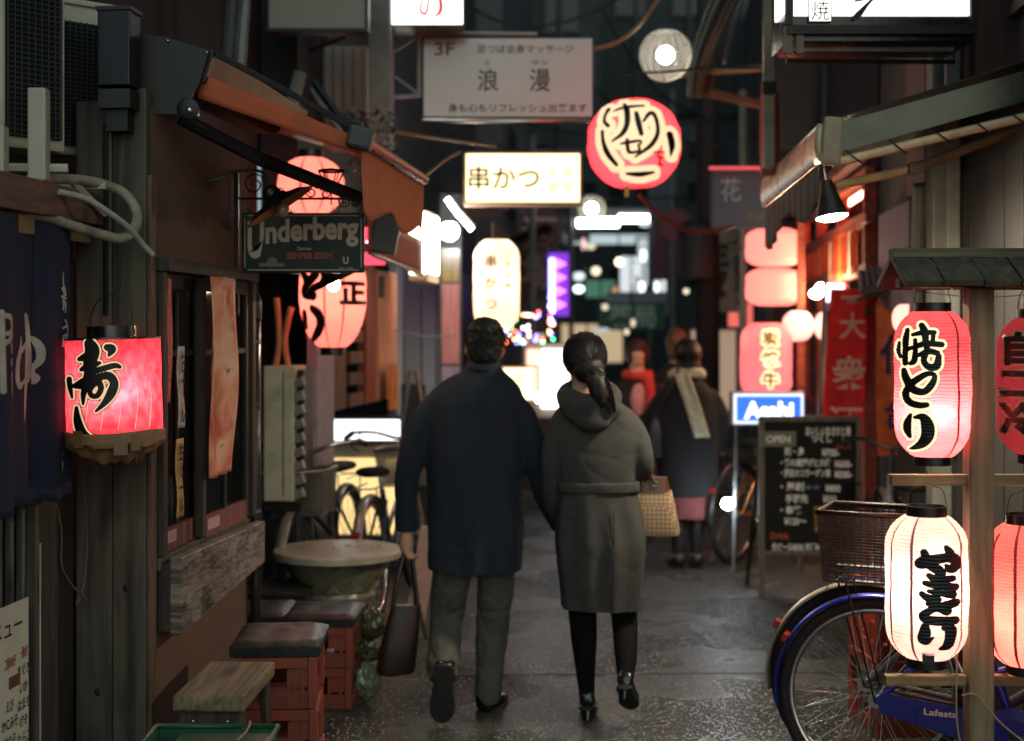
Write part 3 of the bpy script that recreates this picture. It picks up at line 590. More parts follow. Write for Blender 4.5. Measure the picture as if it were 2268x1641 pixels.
letters('small_print', 'SEIT 1846', Mcr, us, (.165, -.0105, -.098), width=.055, height=.006)
letters('monogram', 'U', Mcr, us, (.165, -.0105, -.068), width=.02, height=.028, bold=.02)
em_ = NB(); ball(em_, (-.12, -.009, -.075), .022, 14, (1, .12, .9)); box(em_, (-.12, -.0105, -.085), (.095, .002, .012)); obj('crest', em_, pm('crest_grey', '#77746a', .5, bump=0), us, 30)
Mw = pm('wrought_iron', '#0c0d0e', .5, .3)
def scroll(cx, cz, r, turns=1.6, flip=1, ph=0, y=0):
    return [(cx+flip*(r*(1-t/(turns*22)*.8))*math.cos(t*.29+ph), y, cz+(r*(1-t/(turns*22)*.8))*math.sin(t*.29+ph)) for t in range(int(turns*22))]
top = sh2/2
obj('bracket_bar', tube(NB(), [(-sw_/2-.02, 0, top+.055), (sw_/2, 0, top+.055)], .005, 6), Mw, us); obj('bracket_post', bx((-sw_/2-.022, 0, .0), (.018, .02, .56)), Mw, us)
for (cx, cz, r, f, ph) in ((-.19, top+.11, .045, 1, 0), (-.09, top+.075, .022, -1, 0), (.03, top+.08, .026, 1, .5), (.085, top+.075, .022, -1, .5), (.16, top+.045, .026, 1, 2), (.20, top+.04, .018, -1, 2), (-.21, top-.0, .02, 1, 1)):
    obj('scroll', tube(NB(), scroll(cx, cz, r, 1.6, f, ph), .003, 5), Mw, us)
ln = obj('lantern_frame', lathe(NB(), [(.022, 0), (.048, .055), (.05, .06), (.0, .066)], 6, (.108, 0, top+.105), cap=False), None or Mw, us)
mw = ln.modifiers.new('w', 'WIREFRAME'); mw.thickness = .006
obj('lantern_stem', tube(NB(), [(.108, 0, top+.03), (.108, 0, top+.105)], .003, 5), Mw, us)
for x in (-.1, .14): obj('hanger', tube(NB(), [(x, 0, top), (x, 0, top+.055)], .002, 4), Mw, us)
# -- two enamel lamps
def enamel_lamp(label, apex, ax, r, h, lit, arm):
    t = thing('enamel_lamp', label, 'lamp', apex); ax = Vector(ax).normalized(); q = Vector((0, 0, 1)).rotation_difference(ax).to_matrix()
    def L(prof, nm, m, n=36, sm=35):
        bm = NB(); lathe(bm, prof, n, cap=False)
        for v in bm.verts: v.co = q @ v.co
        return obj(nm, bm, m, t, sm)
    L([(.012, 0), (.03, .012), (.034, .035), (.05, .05), (r*.7, h*.8), (r, h), (r*1.02, h), (r*.7, h*.8-.006)], 'shade', pm('enamel_black', '#15140f', .35, spec=.6)); L([(.03, .04), (.05, .054), (r*.7, h*.8+.003), (r*.985, h-.001)], 'shade_lining', pm('enamel_cream', '#a87c44', .45))
    p = q @ Vector((0, 0, h+.012)); m = em('bulb_lit_warm', (1, .80, .54, 1), 150) if lit else pm('bulb_glass', '#8a8072', .15, spec=.8, bump=0)
    bm = NB(); ball(bm, p, .026, 18, (1, 1, 1.1)); obj('bulb', bm, m, t, True); L([(.014, .03), (.014, h-.01)], 'socket', Mblk, 12)
    obj('arm', tb(arm, .006, 6, 5), Mgreyp, t)
    pass
    return t
ap = W(592, 414, 5.1)
enamel_lamp('unlit black enamel lamp with bare bulb in front of the green enamel sign', ap, (.53, .05, -.82), .135, .085, 0, [Vector((0, 0, 0)), Vector((-.03, .05, .06)), W(520, 380, 5.2)-ap, W(470, 400, 5.2)-ap, W(432, 402, 5.15)-ap])
ap2 = W(720, 590, 5.95)
enamel_lamp('lit enamel lamp with glowing bulb just below the green enamel sign', ap2, (.4, .15, -.9), .12, .07, 5, [Vector((0, 0, 0)), Vector((-.05, .05, .08)), W(600, 560, 6.0)-ap2, W(560, 600, 6.0)-ap2])
dp = thing('drainpipe', 'black drainpipe running down the corner behind the weathered board', 'pipe', (0, 0, 0))
obj('pipe', tb([W(566, 700, 5.7), W(566, 1100, 5.7), W(566, 1300, 5.7), W(566, 1600, 5.7)], .021, 12), pm('pipe_black', '#14161a', .3, spec=.6), dp, True)
obj('elbow', tb([W(525, 640, 5.75), W(550, 645, 5.72), W(565, 665, 5.7), W(566, 710, 5.7)], .024, 12, 5), pm('pipe_black', '#14161a', .3), dp, True)
for v in (760, 1135): obj('clip', lathe(NB(), [(.024, 0), (.024, .012)], 14, W(566, v, 5.7)), Mgreyp, dp)
# ================================================================== seats, crates, table on the left
Mcrate = pm('crate_red', '#8a3a26', .5, var=.15, scale=9, dirt=.4); Mvin = pm('black_vinyl', '#17191b', .45, var=.2, scale=30, bump=.3, spec=.6)
def crate(label, loc, rz=0, size=(.285, .34, .172), mat=None, group='red drink crates used as seats', mark=False):
    w, d, h = size; t = thing('drink_crate', label, 'crate', loc, rz, group); m = mat or Mcrate
    cp_ = None
    for sx in (-1, 1):
        for sy_ in (-1, 1):
            if cp_ is None: cp_ = obj('corner_post', bx((0, 0, 0), (.028, .028, h), bev=.004), m, t, loc=(sx*(w/2-.014), sy_*(d/2-.014), h/2))
            else: inst('corner_post', cp_, t, (sx*(w/2-.014), sy_*(d/2-.014), h/2))
    obj('top_rim', box(box(box(box(NB(), (0, -d/2+.008, h-.018), (w-.058, .017, .034)), (0, d/2-.008, h-.018), (w-.058, .017, .034)), (-w/2+.008, 0, h-.018), (.017, d-.058, .034)), (w/2-.008, 0, h-.018), (.017, d-.058, .034)), m, t)
    obj('floor', bx((0, 0, .012), (w-.03, d-.03, .012)), m, t)
    for (ax, s) in (('y', -1), ('y', 1), ('x', -1), ('x', 1)):
        bm = NB(); L = (w if ax == 'y' else d)-.058; o_ = (d if ax == 'y' else w)/2-.014
        def bb_(u, z, lu, lz, pr=0):
            if ax == 'y': box(bm, (u, s*(o_+pr), z), (lu, .008, lz))
            else: box(bm, (s*(o_+pr), u, z), (.008, lu, lz))
        bb_(0, .03, L, .06); bb_(-L*.36, .105, L*.28, .07); bb_(L*.36, .105, L*.28, .07)
        for k in (-.42, -.21, .21, .42): bb_(k*L, .07, .012, .12, .005)
        obj('side', bm, m, t)
    if mark:
        lo = NB(); lathe(lo, [(.017, 0), (.014, 0)], 20, cap=False); box(lo, (0, 0, 0), (.026, .003, .0006), rot=rotz(.7)); o = obj('printed_mark', lo, Mwhite, t); o.location = (-.01, -d/2+.001, .075); o.rotation_euler = (PI/2, 0, 0)
        letters('print', '大瓶', Mwhite, t, (.05, -d/2+.001, .075), width=.035)
    return t
def cushion(label, loc, size, rz=0):
    w, d, h = size; bm = NB(); n = 14
    def f(i, j, top):
        x, y = i*2-1, j*2-1; e = max(abs(x), abs(y)); z = h*(1-.35*max(0, (e-.75)/.25)**2)+.006*noise.noise(Vector((x*3+loc[0]*9, y*3, 1))) if top else .0
        r = 1-.02*(1 if not top else 0); return Vector((x*w/2*r, y*d/2*r, z))
    sheet(bm, lambda i, j: f(i, j, True), n, n); sheet(bm, lambda i, j: f(j, i, False), n, n)
    lo = [v for v in bm.verts]; bmesh.ops.remove_doubles(bm, verts=lo, dist=1e-5)
    es = [e for e in bm.edges if len(e.link_faces) == 1]; bmesh.ops.bridge_loops(bm, edges=es)
    o = obj('seat_cushion', bm, Mvin, None, 60); o.location = loc; o.rotation_euler = (0, 0, rz); return tag(o, label, 'cushion', 'black seat cushions on the crates')
def stack(x, y, n, names, clab, rz=0, mark=False, size=(.285, .34, .172)):
    for i in range(n): crate(names[i], (x, y, i*(size[2]+.002)), rz+.02*(i % 2), size, mark=mark and i == n-1)
    cushion(clab, (x, y, n*(size[2]+.002)+.001), (size[0]+.03, size[1]+.02, .05), rz)
stack(-.79, 4.86, 3, ['red crate at the foot of the nearest stack, behind the wooden stool', 'middle red crate of the nearest stack, behind the wooden stool', 'top red crate of the nearest stack under its black cushion'], 'black vinyl cushion on the nearest crate stack', .05, size=(.27, .34, .172))
stack(-.815, 6.17, 2, ['lower red crate of the stack in front of the round table', 'upper red crate with white printed mark in front of the round table'], 'black vinyl cushion on the crate stack in front of the round table', -.03, True)
stack(-1.115, 6.20, 2, ['lower red crate half hidden behind the drainpipe', 'upper red crate half hidden behind the drainpipe'], 'black vinyl cushion on the crates behind the drainpipe', 0)
stack(-1.10, 6.72, 2, ['lower dark crate left of the round table foot', 'upper dark crate left of the round table foot'], 'black vinyl cushion left of the round table, farthest back', 0)
st = thing('wooden_stool', 'low wooden stool with thick worn seat in front of the crates', 'stool', (-.857, 4.265, 0), -.04)
obj('seat', bx((0, 0, .535), (.205, .43, .045), bev=.007), wood('stool_wood', '#3d3122', '#8d7755', 'Y', grain=15), st)
Msl2 = wood('stool_leg', '#2a211a', '#5b4b38')
for sx in (-1, 1):
    for sy_ in (-1, 1): obj('leg', tube(NB(), [(sx*.078, sy_*.17, .512), (sx*.088, sy_*.175, .3), (sx*.095, sy_*.185, 0)], [.021, .017, .019], 6), Msl2, st, 40)
for s in (-1, 1): obj('apron', bx((0, s*.175, .475), (.15, .02, .07)), Msl2, st); obj('stretcher', bx((s*.085, 0, .2), (.02, .33, .03)), Msl2, st)
for sx in (-1, 1): obj('bolt', ball(NB(), (sx*.05, -.187, .478), .006, 8), Mchrome, st, True)
Mgr = pm('green_plastic', '#1f4c36', .4, var=.12, dirt=.25)
gc = thing('green_crate', 'green plastic carrying crate with raised rim at the bottom edge', 'crate', (-.80, 3.70, 0), 0)
bm = NB(); w, d, h = .315, .30, .520
for sx in (-1, 1): box(bm, (sx*w/2, 0, h/2), (.008, d, h)); 
for s in (-1, 1): box(bm, (0, s*d/2, h/2), (w-.008, .008, h))
obj('body', bm, Mgr, gc); rim = NB(); tube(rim, [(-w/2-.008, -d/2-.008, h+.004), (w/2+.008, -d/2-.008, h+.004), (w/2+.008, d/2+.008, h+.004), (-w/2-.008, d/2+.008, h+.004)], .009, 8, closed=True); obj('rim', rim, Mgr, gc, True)
obj('lid', bx((.03, .01, h-.01), (w-.07, d-.04, .012), bev=.004), Mgr, gc)
obj('handle', tb([(w/2-.08, -.11, h+.008), (w/2-.06, -.11, h+.03), (w/2-.05, 0, h+.034), (w/2-.06, .11, h+.03), (w/2-.08, .11, h+.008)], .005, 6, 4), Mblk, gc)
pt = thing('round_table', 'round pale tabletop set on a glazed ceramic pot', 'table', (-.845, 6.9, 0))
obj('tabletop', lathe(NB(), [(.0, .500), (.305, .500), (.312, .506), (.312, .532), (.306, .540), (0, .542)], 56), pm('tabletop', '#a39a8a', .32, var=.25, scale=9, dirt=.3), pt, 35)
pot = obj('pot', lathe(NB(), [(.14, .28), (.175, .29), (.188, .325), (.180, .345), (.215, .41), (.262, .485), (.268, .499), (.0, .499)], 48), pm('glazed_pot', '#77735e', .28, var=.4, scale=16, spec=.6), pt, 40)
for k in range(10):
    a = 2*PI*k/10; bm = NB(); prism(bm, [(-.035, 0), (-.018, .03), (0, .052), (.018, .03), (.035, 0), (.016, .008), (-.016, .008)], -.002, .002)
    for v in bm.verts: v.co = rotz(a) @ (Vector((0, -.186, .350))+rotx(.50) @ v.co+Vector((0, -.0, 0)))
    obj('petal_motif', bm, pm('pot_motif', '#8a8570', .3), pot)
obj('stand', lathe(NB(), [(.15, 0), (.15, .30), (.0, .30)], 24), pm('stand_dark', '#14110f', .7), pt, 30)
for k in range(7):
    a = R_.random()*6; o = obj('droplet', ball(NB(), (.10+.11*math.cos(a), .0+.10*math.sin(a), .545), .012, 8, (1, 1, .4)), pm('wet_glass', '#d9d4c6', .1, spec=.9), pt, True)
def plastic_bag(label, loc, r, col, sq=(1, 1, 1)):
    bm = NB(); bmesh.ops.create_icosphere(bm, subdivisions=4, radius=r)
    for v in bm.verts:
        n_ = noise.fractal(v.co/r*1.6+Vector(loc)*7, .8, 2.4, 6)-.5*abs(noise.noise(v.co/r*3.1+Vector(loc))); v.co = Vector((v.co.x*sq[0], v.co.y*sq[1], v.co.z*sq[2]))*(1+.28*n_)
    o = obj('plastic_bag', bm, pm('bag_'+col[1:], col, .18, var=.3, scale=14, spec=.8), None, 25); o.location = loc; return tag(o, label, 'bag')
plastic_bag('crumpled clear plastic bag on the ground beside the crates', (-.62, 6.12, .09), .075, '#6d7262', (.8, .8, 1.1))
plastic_bag('crumpled olive plastic bag leaning on the crates under the table', (-.64, 6.4, .28), .07, '#5a5736', (1, .8, 1))
plastic_bag('small crumpled olive bag between the crates and the red tote', (-.63, 6.25, .19), .05, '#4b4c34', (1, .9, 1))
# ================================================================== bicycles
def bicycle(name, label, loc, rz, frame='#16191c', fender='#8b8b86', lean=0, basket=None, chaincase=None, group=None, Rw=.345, seat=True, lamp=False, detail=True, text=None):
    """local x = forward, rear hub at x=0; wheel bottoms on z=0"""
    t = thing(name, label, 'bicycle', loc, rz, group); t.rotation_euler = (lean, 0, rz)
    Mf = pm('bike_'+frame[1:], frame, .3, .1, var=.1, spec=.7, bump=.02); Mfe = pm('fender_'+fender[1:], fender, .3, .4, var=.1); WB = 1.08
    tyre = NB(); ns = 48; tube(tyre, [(Rw*.955*math.cos(2*PI*i/ns), 0, Rw*.955*math.sin(2*PI*i/ns)) for i in range(ns)], .019, 10, closed=True)
    rim = NB(); tube(rim, [(Rw*.885*math.cos(2*PI*i/ns), 0, Rw*.885*math.sin(2*PI*i/ns)) for i in range(ns)], .012, 8, closed=True)
    spk = NB()
    for i in range(28):
        a = 2*PI*i/28; b = a+(.5 if i % 4 < 2 else -.5); s = .028 if i % 2 else -.028
        tube(spk, [(.022*math.cos(b), s, .022*math.sin(b)), (Rw*.875*math.cos(a), 0, Rw*.875*math.sin(a))], .0014, 4, caps=False)
    hub = NB(); tube(hub, [(0, -.05, 0), (0, .05, 0)], .018, 10); tube(hub, [(0, -.03, 0), (0, -.024, 0)], .03, 12); tube(hub, [(0, .024, 0), (0, .03, 0)], .03, 12)
    src = None
    for x in (0, WB):
        if src is None:
            w = obj('wheel', tyre, Mrub, t, True, (0, 0, Rw)); r1 = obj('rim', rim, Mchrome, w, True); s1 = obj('spokes', spk, Mchrome, w); h1 = obj('hub', hub, Mchrome, w, 30); src = w
        else:
            w = inst('wheel', src, t, (x, 0, Rw))
            for q in (r1, s1, h1): inst(q.name.split('.')[0], q, w)
    def fen(x, a0, a1, nm):
        bm = NB(); sheet(bm, lambda i, j: Vector((x+(Rw+.020-.012*(2*i-1)**2)*math.cos(a0+(a1-a0)*j), (i-.5)*.056, Rw+(Rw+.020-.012*(2*i-1)**2)*math.sin(a0+(a1-a0)*j))), 6, 30); return thick(obj(nm, bm, Mfe, t, True), .002)
    fen(0, math.radians(40), math.radians(190), 'rear_fender'); fen(WB, math.radians(20), math.radians(165), 'front_fender')
    BB = (.45, 0, Rw-.055); SC = (.27, 0, .78); HT = (.86, 0, .80); HB = (.90, 0, .62)
    fr = NB()
    for a, b, r in ((BB, (.30, 0, .70), .017), (BB, HB, .02), ((.37, 0, .46), (.87, 0, .68), .016), (HT, HB, .02)): tube(fr, [a, b], r, 10)
    for s in (-.05, .05):
        for a, b in (((0, s, Rw), (BB[0], s*.5, BB[2])), ((0, s, Rw), (.31, s*.4, .64))): tube(fr, [a, b], .009, 8)
        tube(fr, [(HB[0], s*.7, HB[2]), (.96, s, .46), (WB, s, Rw)], .010, 8)
    obj('frame', fr, Mf, t, 40)
    obj('handlebar', tb([(.68, -.28, .98), (.76, -.27, 1.0), (.84, -.15, .99), (.84, 0, .95), (.84, .15, .99), (.76, .27, 1.0), (.68, .28, .98)], .011, 8, 5), Mchrome, t, True)
    for s in (-1, 1):
        obj('grip', tube(NB(), [(.64, s*.285, .975), (.74, s*.272, .998)], .017, 10), Mrub, t, 30); obj('brake_lever', tb([(.80, s*.24, .99), (.76, s*.24, .965), (.68, s*.25, .94)], .005, 6, 4), Mblk, t)
    obj('stem', tube(NB(), [HT, (.84, 0, .95)], .013, 8), Mchrome, t)
    obj('crank', tube(tube(NB(), [(BB[0], -.09, BB[2]), (BB[0], .09, BB[2])], .014, 10), [(BB[0], -.08, BB[2]), (BB[0]+.16, -.085, BB[2]-.05)], .010, 8), Mblk, t, 30)
    for s, dx, dz in ((-1, .16, -.05), (1, -.16, .05)): obj('pedal', bx((BB[0]+dx, s*.12, BB[2]+dz), (.085, .07, .022), bev=.004), Mblk, t)
    if seat:
        bm = NB(); loft(bm, [((.10+.27*q, 0, .82-.005*math.sin(q*3)), .012+.085*(1-q)**1.2*(1 if q < .98 else .5), .03*(1-.3*q), (0, 1, 0), (0, 0, 1), 2.4) for q in (0, .06, .2, .4, .6, .8, .95, 1)]); obj('saddle', bm, Mrub, t, True); obj('seat_post', tube(NB(), [(.30, 0, .68), (.26, 0, .80)], .013, 8), Mchrome, t)
    if chaincase:
        mc = pm('case_'+chaincase[1:], chaincase, .3, var=.1, spec=.7, bump=.02)
        bm = NB(); prism(bm, [(.02, Rw-.035), (.01, Rw+.0), (.03, Rw+.035), (.3, Rw+.010), (BB[0]+.04, BB[2]+.078), (BB[0]+.085, BB[2]), (BB[0]+.04, BB[2]-.078), (BB[0]-.03, BB[2]-.080), (.2, Rw-.075)], -.075, -.055); bmesh.ops.bevel(bm, geom=[e for e in bm.edges if abs(e.verts[0].co.y-e.verts[1].co.y) < 1e-5], offset=.006, segments=2, affect='EDGES'); cc = obj('chain_case', bm, mc, t, 40)
        o = obj('crank_disc', lathe(NB(), [(.085, 0), (.085, .004), (.05, .007), (.048, .012), (.0, .012)], 32), mc, cc, 30); o.location = (BB[0], -.076, BB[2]); o.rotation_euler = (PI/2, 0, 0)
        if text: letters('lettering', text, Mwhite, cc, (.22, -.0765, Rw-.01), width=.11, height=.022, bold=.02)
    obj('rear_rack', tube(tube(tube(NB(), [(-.14, -.06, Rw*2+.06), (.2, -.06, Rw*2+.06)], .005, 6), [(-.14, .06, Rw*2+.06), (.2, .06, Rw*2+.06)], .005, 6), [(-.14, -.06, Rw*2+.06), (-.14, .06, Rw*2+.06)], .005, 6), Mchrome, t)
    for s in (-.065, .065): obj('rack_stay', tube(NB(), [(0, s, Rw), (-.10, s, Rw*2+.06)], .004, 6), Mblk, t)
    obj('kickstand', tube(NB(), [(0, .07, Rw), (-.09, .12, .01)], .007, 6), Mchrome, t)
    rf = obj('reflector', bx((-(Rw+.03)*.866, 0, Rw+(Rw+.03)*.5), (.02, .045, .03), rot=roty(.55), bev=.003), pm('reflector_red', '#8e1c12', .2, spec=.8), t)
    if basket:
        cx, cz, lx, ly, h, mt_ = basket; b = NB()
        def P_(u, v, q): e = 1+.14*q; return (cx+u*lx/2*e, v*ly/2*e, cz+h*q)
        for q in [i/22 for i in range(23)]:
            pts = [P_(*s, q) for s in ((-1, -1), (1, -1), (1, 1), (-1, 1))]; tube(b, pts, .0026 if q not in (0,) else .004, 5, closed=True)
        for i in range(13):
            u = -1+2*i/12
            for v in (-1, 1):
                tube(b, [P_(u, v, 0), P_(u, v, 1)], .0022, 4); tube(b, [P_(v, u, 0), P_(v, u, 1)], .0022, 4)
        for i in range(7): u = -1+2*i/6; tube(b, [P_(u, -1, 0), P_(u, 1, 0)], .002, 4)
        k_ = obj('basket', b, mt_, t); rm = NB(); tube(rm, [P_(*s, 1.0) for s in ((-1, -1), (1, -1), (1, 1), (-1, 1))], .009, 8, closed=True); obj('basket_rim', rm, mt_, k_, True)
    if lamp:
        o = obj('headlight', ball(NB(), (WB+.02, 0, .66), .035, 14, (1.2, 1, 1)), Mchrome, t, True)
    return t
Mwire = pm('basket_wire', '#7c7a70', .35, .7); Mwick = pm('wicker', '#2e2019', .5, var=.3, scale=40)
bicycle('bicycle', 'dark bicycle with wire basket parked behind the round table, front wheel toward us', (-.93, 8.3, 0), math.radians(-97), '#1c2a30', '#77756d', .06, (1.0, .66, .26, .30, .22, Mwire))
bicycle('bicycle', 'second bicycle with brown saddle leaning in front of the yellow lit panel', (-.74, 7.72, 0), math.radians(82), '#23363c', '#8a8a80', -.05, (1.0, .66, .26, .30, .22, Mwire))
# ================================================================== cabinet, lit panels behind the bicycles
cb = thing('condenser_cabinet', 'tall cream metal cabinet with slatted vents beside the drainpipe', 'cabinet', W(642, 1115, 7.15)*1.0, SA)
kk = 7.05/F
obj('casing', bx((-.055, .12, .35), (.155, .26, .68), bev=.008), Mcream, cb); obj('seam', bx((-.03, -.0115, .35), (.004, .004, .62)), pm('seam_dark', '#3a372f', .7), cb)
for i in range(9): obj('vent_slat', bx((.052, .0, .05+.07*i), (.058, .02, .045), rot=rotz(-.5)@roty(-.35), bev=.003), pm('slat_white', '#98938a', .35), cb)
obj('vent_back', bx((.045, .14, .35), (.03, .2, .64)), Mblk, cb); obj('label_plate', bx((.0, -.012, .66), (.05, .003, .055)), pm('plate', '#a8a184', .5), cb)
obj('leg', bx((-.12, .1, -.36), (.03, .2, .70)), Mblk, cb); obj('leg', bx((.02, .1, -.36), (.03, .2, .70)), Mblk, cb)
obj('shelf', bx((-.05, .1, -.02), (.22, .26, .03)), Mblk, cb)
lb = thing('light_box', 'small white lit sign box standing above the yellow panel on the left', 'sign', W(813, 980, 9.3))
obj('case', bx((0, .06, .085), (.455, .12, .165), bev=.006), Mblk, lb); obj('lit_face', bx((0, -.003, .082), (.43, .006, .135)), em('lit_white', (.86, .95, 1, 1), 1.6), lb)
yp = thing('light_box', 'pale yellow panel lit from within behind the parked bicycles', 'sign', W(815, 1200, 9.35))
obj('case', bx((0, .10, .33), (.48, .16, .60), bev=.01), Mcream, yp); obj('lit_face', bx((0, .013, .30), (.45, .006, .5)), em('lit_yellow', (1, .72, .30, 1), .85), yp)

obj('base', bx((0, .1, -.05), (.42, .14, .12)), Mblk, yp)
# ================================================================== house behind, its posts and boards
C0 = LW(-.22, 5.85, 0); hc = thing('timber_house', 'old timber and panel house front behind the enamel sign on the left', 'building', C0, SA)
Mpan = pm('pale_panel', '#85867f', .8, var=.2, scale=3, dirt=.5); Mbrn = wood('brown_board', '#3b2a20', '#7a5a40'); Mpeach = pm('peach_board', '#d49a72', .6, var=.12, scale=5, dirt=.15)
obj('wall', bx((-.37, .85, 3.0), (.2, 1.8, 6.0)), pm('house_dark', '#17191b', .9, dirt=.3), hc); obj('wall', bx((-.75, 3.1, 1.0), (.2, 2.7, 2.0)), pm('house_dark', '#17191b', .9, dirt=.3), hc); obj('upper_wall', bx((-.15, 3.1, 4.05), (.2, 2.7, 4.0)), pm('house_dark', '#17191b', .9, dirt=.3), hc)
def yC(u, off=-.22): return (1.634-off)/((HU-u)/F+.1)-5.85
for (u0, u1, z0, z1, m, x) in ((700, 738, .1, 2.1, pm('pale_curtain', '#8d8c94', .6), .01), (742, 768, 1.13, 2.0, Mbrn, .0), (806, 826, 1.13, 2.2, pm('red_post', '#8a4a38', .6), .02), (830, 872, 1.13, 2.0, Mpeach, .03), (874, 888, 0, 2.2, Mgreyp, .02)):
    y0, y1 = yC(u0), yC(u1); obj('upright_board', bx((x-.03, (y0+y1)/2, (z0+z1)/2), (.06, y1-y0, z1-z0), bev=.004), m, hc)
for i in range(7):
    y0, y1 = yC(772), yC(802); obj('stacked_batten', bx((-.01, (y0+y1)/2, 1.17+.13*i), (.05, y1-y0, .075), bev=.006), Mbrn, hc)
o = thing('paper_notice', 'small orange framed notice with writing on the pale board', 'sign', LW(-.12, 5.85+yC(838), 1.22), SA); obj('frame', bx((0, 0, 0), (.02, .26, .30)), pm('notice_orange', '#d08a4a', .6), o); letters('writing', '営業中', Mblack, o, (.012, 0, 0), height=.2, width=.06, vertical=True, axes=AX)
rp = obj('coiled_ropes', tb([W(612, 660, 7.3), W(618, 760, 7.3), W(605, 850, 7.3), W(625, 900, 7.3), W(645, 850, 7.3), W(630, 760, 7.3), W(645, 680, 7.3)], .016, 8, 6), pm('rope', '#b06a4a', .8, stretch=(1, 1, 9)), None, True); tag(rp, 'thick reddish rope hanging in loops beside the drainpipe', 'rope')
# upper storeys of that house: pale siding, posts, braces and pipes
up = thing('upper_facade', 'grey upper floor with siding, steel posts and cross braces above the rust awning', 'building', (0, 0, 0))
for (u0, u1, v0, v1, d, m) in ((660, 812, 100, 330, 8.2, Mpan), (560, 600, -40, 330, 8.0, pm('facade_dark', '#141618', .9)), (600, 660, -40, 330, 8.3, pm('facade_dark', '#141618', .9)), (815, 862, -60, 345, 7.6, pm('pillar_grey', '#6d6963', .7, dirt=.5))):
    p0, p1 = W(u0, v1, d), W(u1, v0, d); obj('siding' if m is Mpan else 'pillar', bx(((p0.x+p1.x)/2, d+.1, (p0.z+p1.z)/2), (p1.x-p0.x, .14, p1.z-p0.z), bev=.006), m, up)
for i in range(7): obj('siding_batten', bx(W(672+22*i, 215, 8.19), (.012, .02, .60)), pm('batten', '#6c675d', .8), up)
for a, b, r, m in ((W(660, 130, 8.0), W(800, 330, 7.9), .02, Mblk), (W(640, 130, 7.9), W(770, 80, 7.8), .012, Mblk), (W(610, 90, 7.9), W(760, 300, 7.9), .018, Mgreyp), (W(545, -40, 6.4), W(530, 150, 6.4), .03, Mgreyp), (W(518, -40, 6.5), W(505, 130, 6.5), .03, pm('pipe_grey', '#4a4d4c', .5)), (W(640, 260, 7.3), W(665, 160, 7.3), .035, Mpan), (W(600, 275, 7.4), W(830, 340, 7.4), .035, pm('beam_grey', '#5a5a57', .8)), (W(775, 250, 7.4), W(815, 300, 7.3), .04, Mgreyp), (W(800, 270, 7.3), W(820, 360, 7.3), .035, Mgreyp)):
    obj('brace', tube(NB(), [a, b], r, 8), m, up, 30)
bm = NB()
for i in range(260):
    p = W(770+R_.random()*110, 250+R_.random()*150, 7.0+R_.random()*.4); s = .012+.02*R_.random(); rm = Matrix.Rotation(R_.random()*6, 3, (R_.random()-.5, R_.random()-.5, 1)); vs = [bm.verts.new(p+rm @ Vector(q)*s) for q in ((-1, 0, 0), (0, -.4, .1), (1.2, 0, 0), (0, .4, .1))]; bm.faces.new(vs)
pl = thing('hanging_plant', 'dark leafy hanging plant above the far end of the rust awning', 'plant', (0, 0, 0)); obj('leaves', bm, pm('leaf_dark', '#2a2f26', .6), pl); obj('stem', tb([W(800, 250, 7.2), W(830, 330, 7.2), W(850, 400, 7.2)], .008, 6, 4), Mdw, pl)
# ================================================================== lanterns on the left
Mrl = paper('lantern_red_left', '#e07060', (1, .30, .24, 1), .46, .7, .08); Mst = pm('stripe_red', '#b01f2a', .7, bump=0)
X, Y = grid(-.99, .99, -.95, .95, .022)
D = font_asp((('正', .58, .02, .78),), X, Y, 1.65, .05)
D = np.where((X < -.2), stroke_sdf([[(-.9, -.70, .07), (-.55, -.62, .10)], [(-.86, -.35, .08), (-.72, -.18, .1)], [(-.48, -.32, .1), (-.75, -.12, .1), (-.80, .02, .1), (-.55, .06, .1)], [(-.82, .38, .07), (-.78, .62, .08)], [(-.60, .30, .07), (-.40, .42, .11), (-.36, .62, .12), (-.56, .86, .07)]], X, Y), D)
lantern('paper_lantern', 'large red lantern with black characters below the green enamel sign', W(737, 648, 7.3), .170, .56, Mrl, 'round', ribs=30, bulb=(4, (1, .7, .6), 0), stripe=(Mst, (-.25, .33), .008), layers=((D, X, Y, 0, Mblack, 'lettering'),), seg=48)
lantern('paper_lantern', 'upper red lantern half hidden behind the unlit enamel lamp', W(688, 412, 7.4), .172, .29, Mrl, 'round', ribs=22, bulb=(2, (1, .7, .6), 0), stripe=(Mst, (-.3, .4), .010), seg=40)
# ---- dim second awning farther on, red sign and cream light box
a2 = thing('small_awning', 'short dark red awning with black end cap below the rust valance', 'awning', (0, 0, 0))
g0, g1 = W(815, 500, 6.9), W(935, 555, 8.3)
bm = NB(); sheet(bm, lambda i, j: g0.lerp(g1, i)+Vector((0, 0, .06-.20*j)), 10, 4); thick(obj('canvas', bm, pm('maroon_canvas', '#8d4038', .7), a2, True), .004)
obj('end_cap', bx(g0+Vector((.08, .1, -.02)), (.13, .06, .22), rot=roty(.2), bev=.01), Mblk, a2); obj('front_bar', tube(NB(), [g0+Vector((.02, 0, -.14)), g1+Vector((0, 0, -.14))], .012, 8), Mgreyp, a2); obj('strap', bx(W(845, 635, 7.2), (.03, .01, .11), bev=.004), Mblk, a2)
rs = thing('neon_sign', 'small glowing red sign with white figures behind the green enamel sign', 'sign', W(828, 545, 7.6))
obj('lit_face', bx((0, 0, 0), (.12, .03, .20), bev=.01), em('neon_red', (1, .05, .10, 1), 1.6), rs); letters('figures', '4°', em('neon_white', (1, .9, .9, 1), 3, False), rs, (.0, -.017, .03), width=.08)
obj('black_band', bx((.01, -.012, -.01), (.13, .03, .05)), Mblk, rs)
cbx = thing('light_box', 'cream lit box sign edge-on at the end of the dark red awning', 'sign', W(925, 545, 9.2), SA)
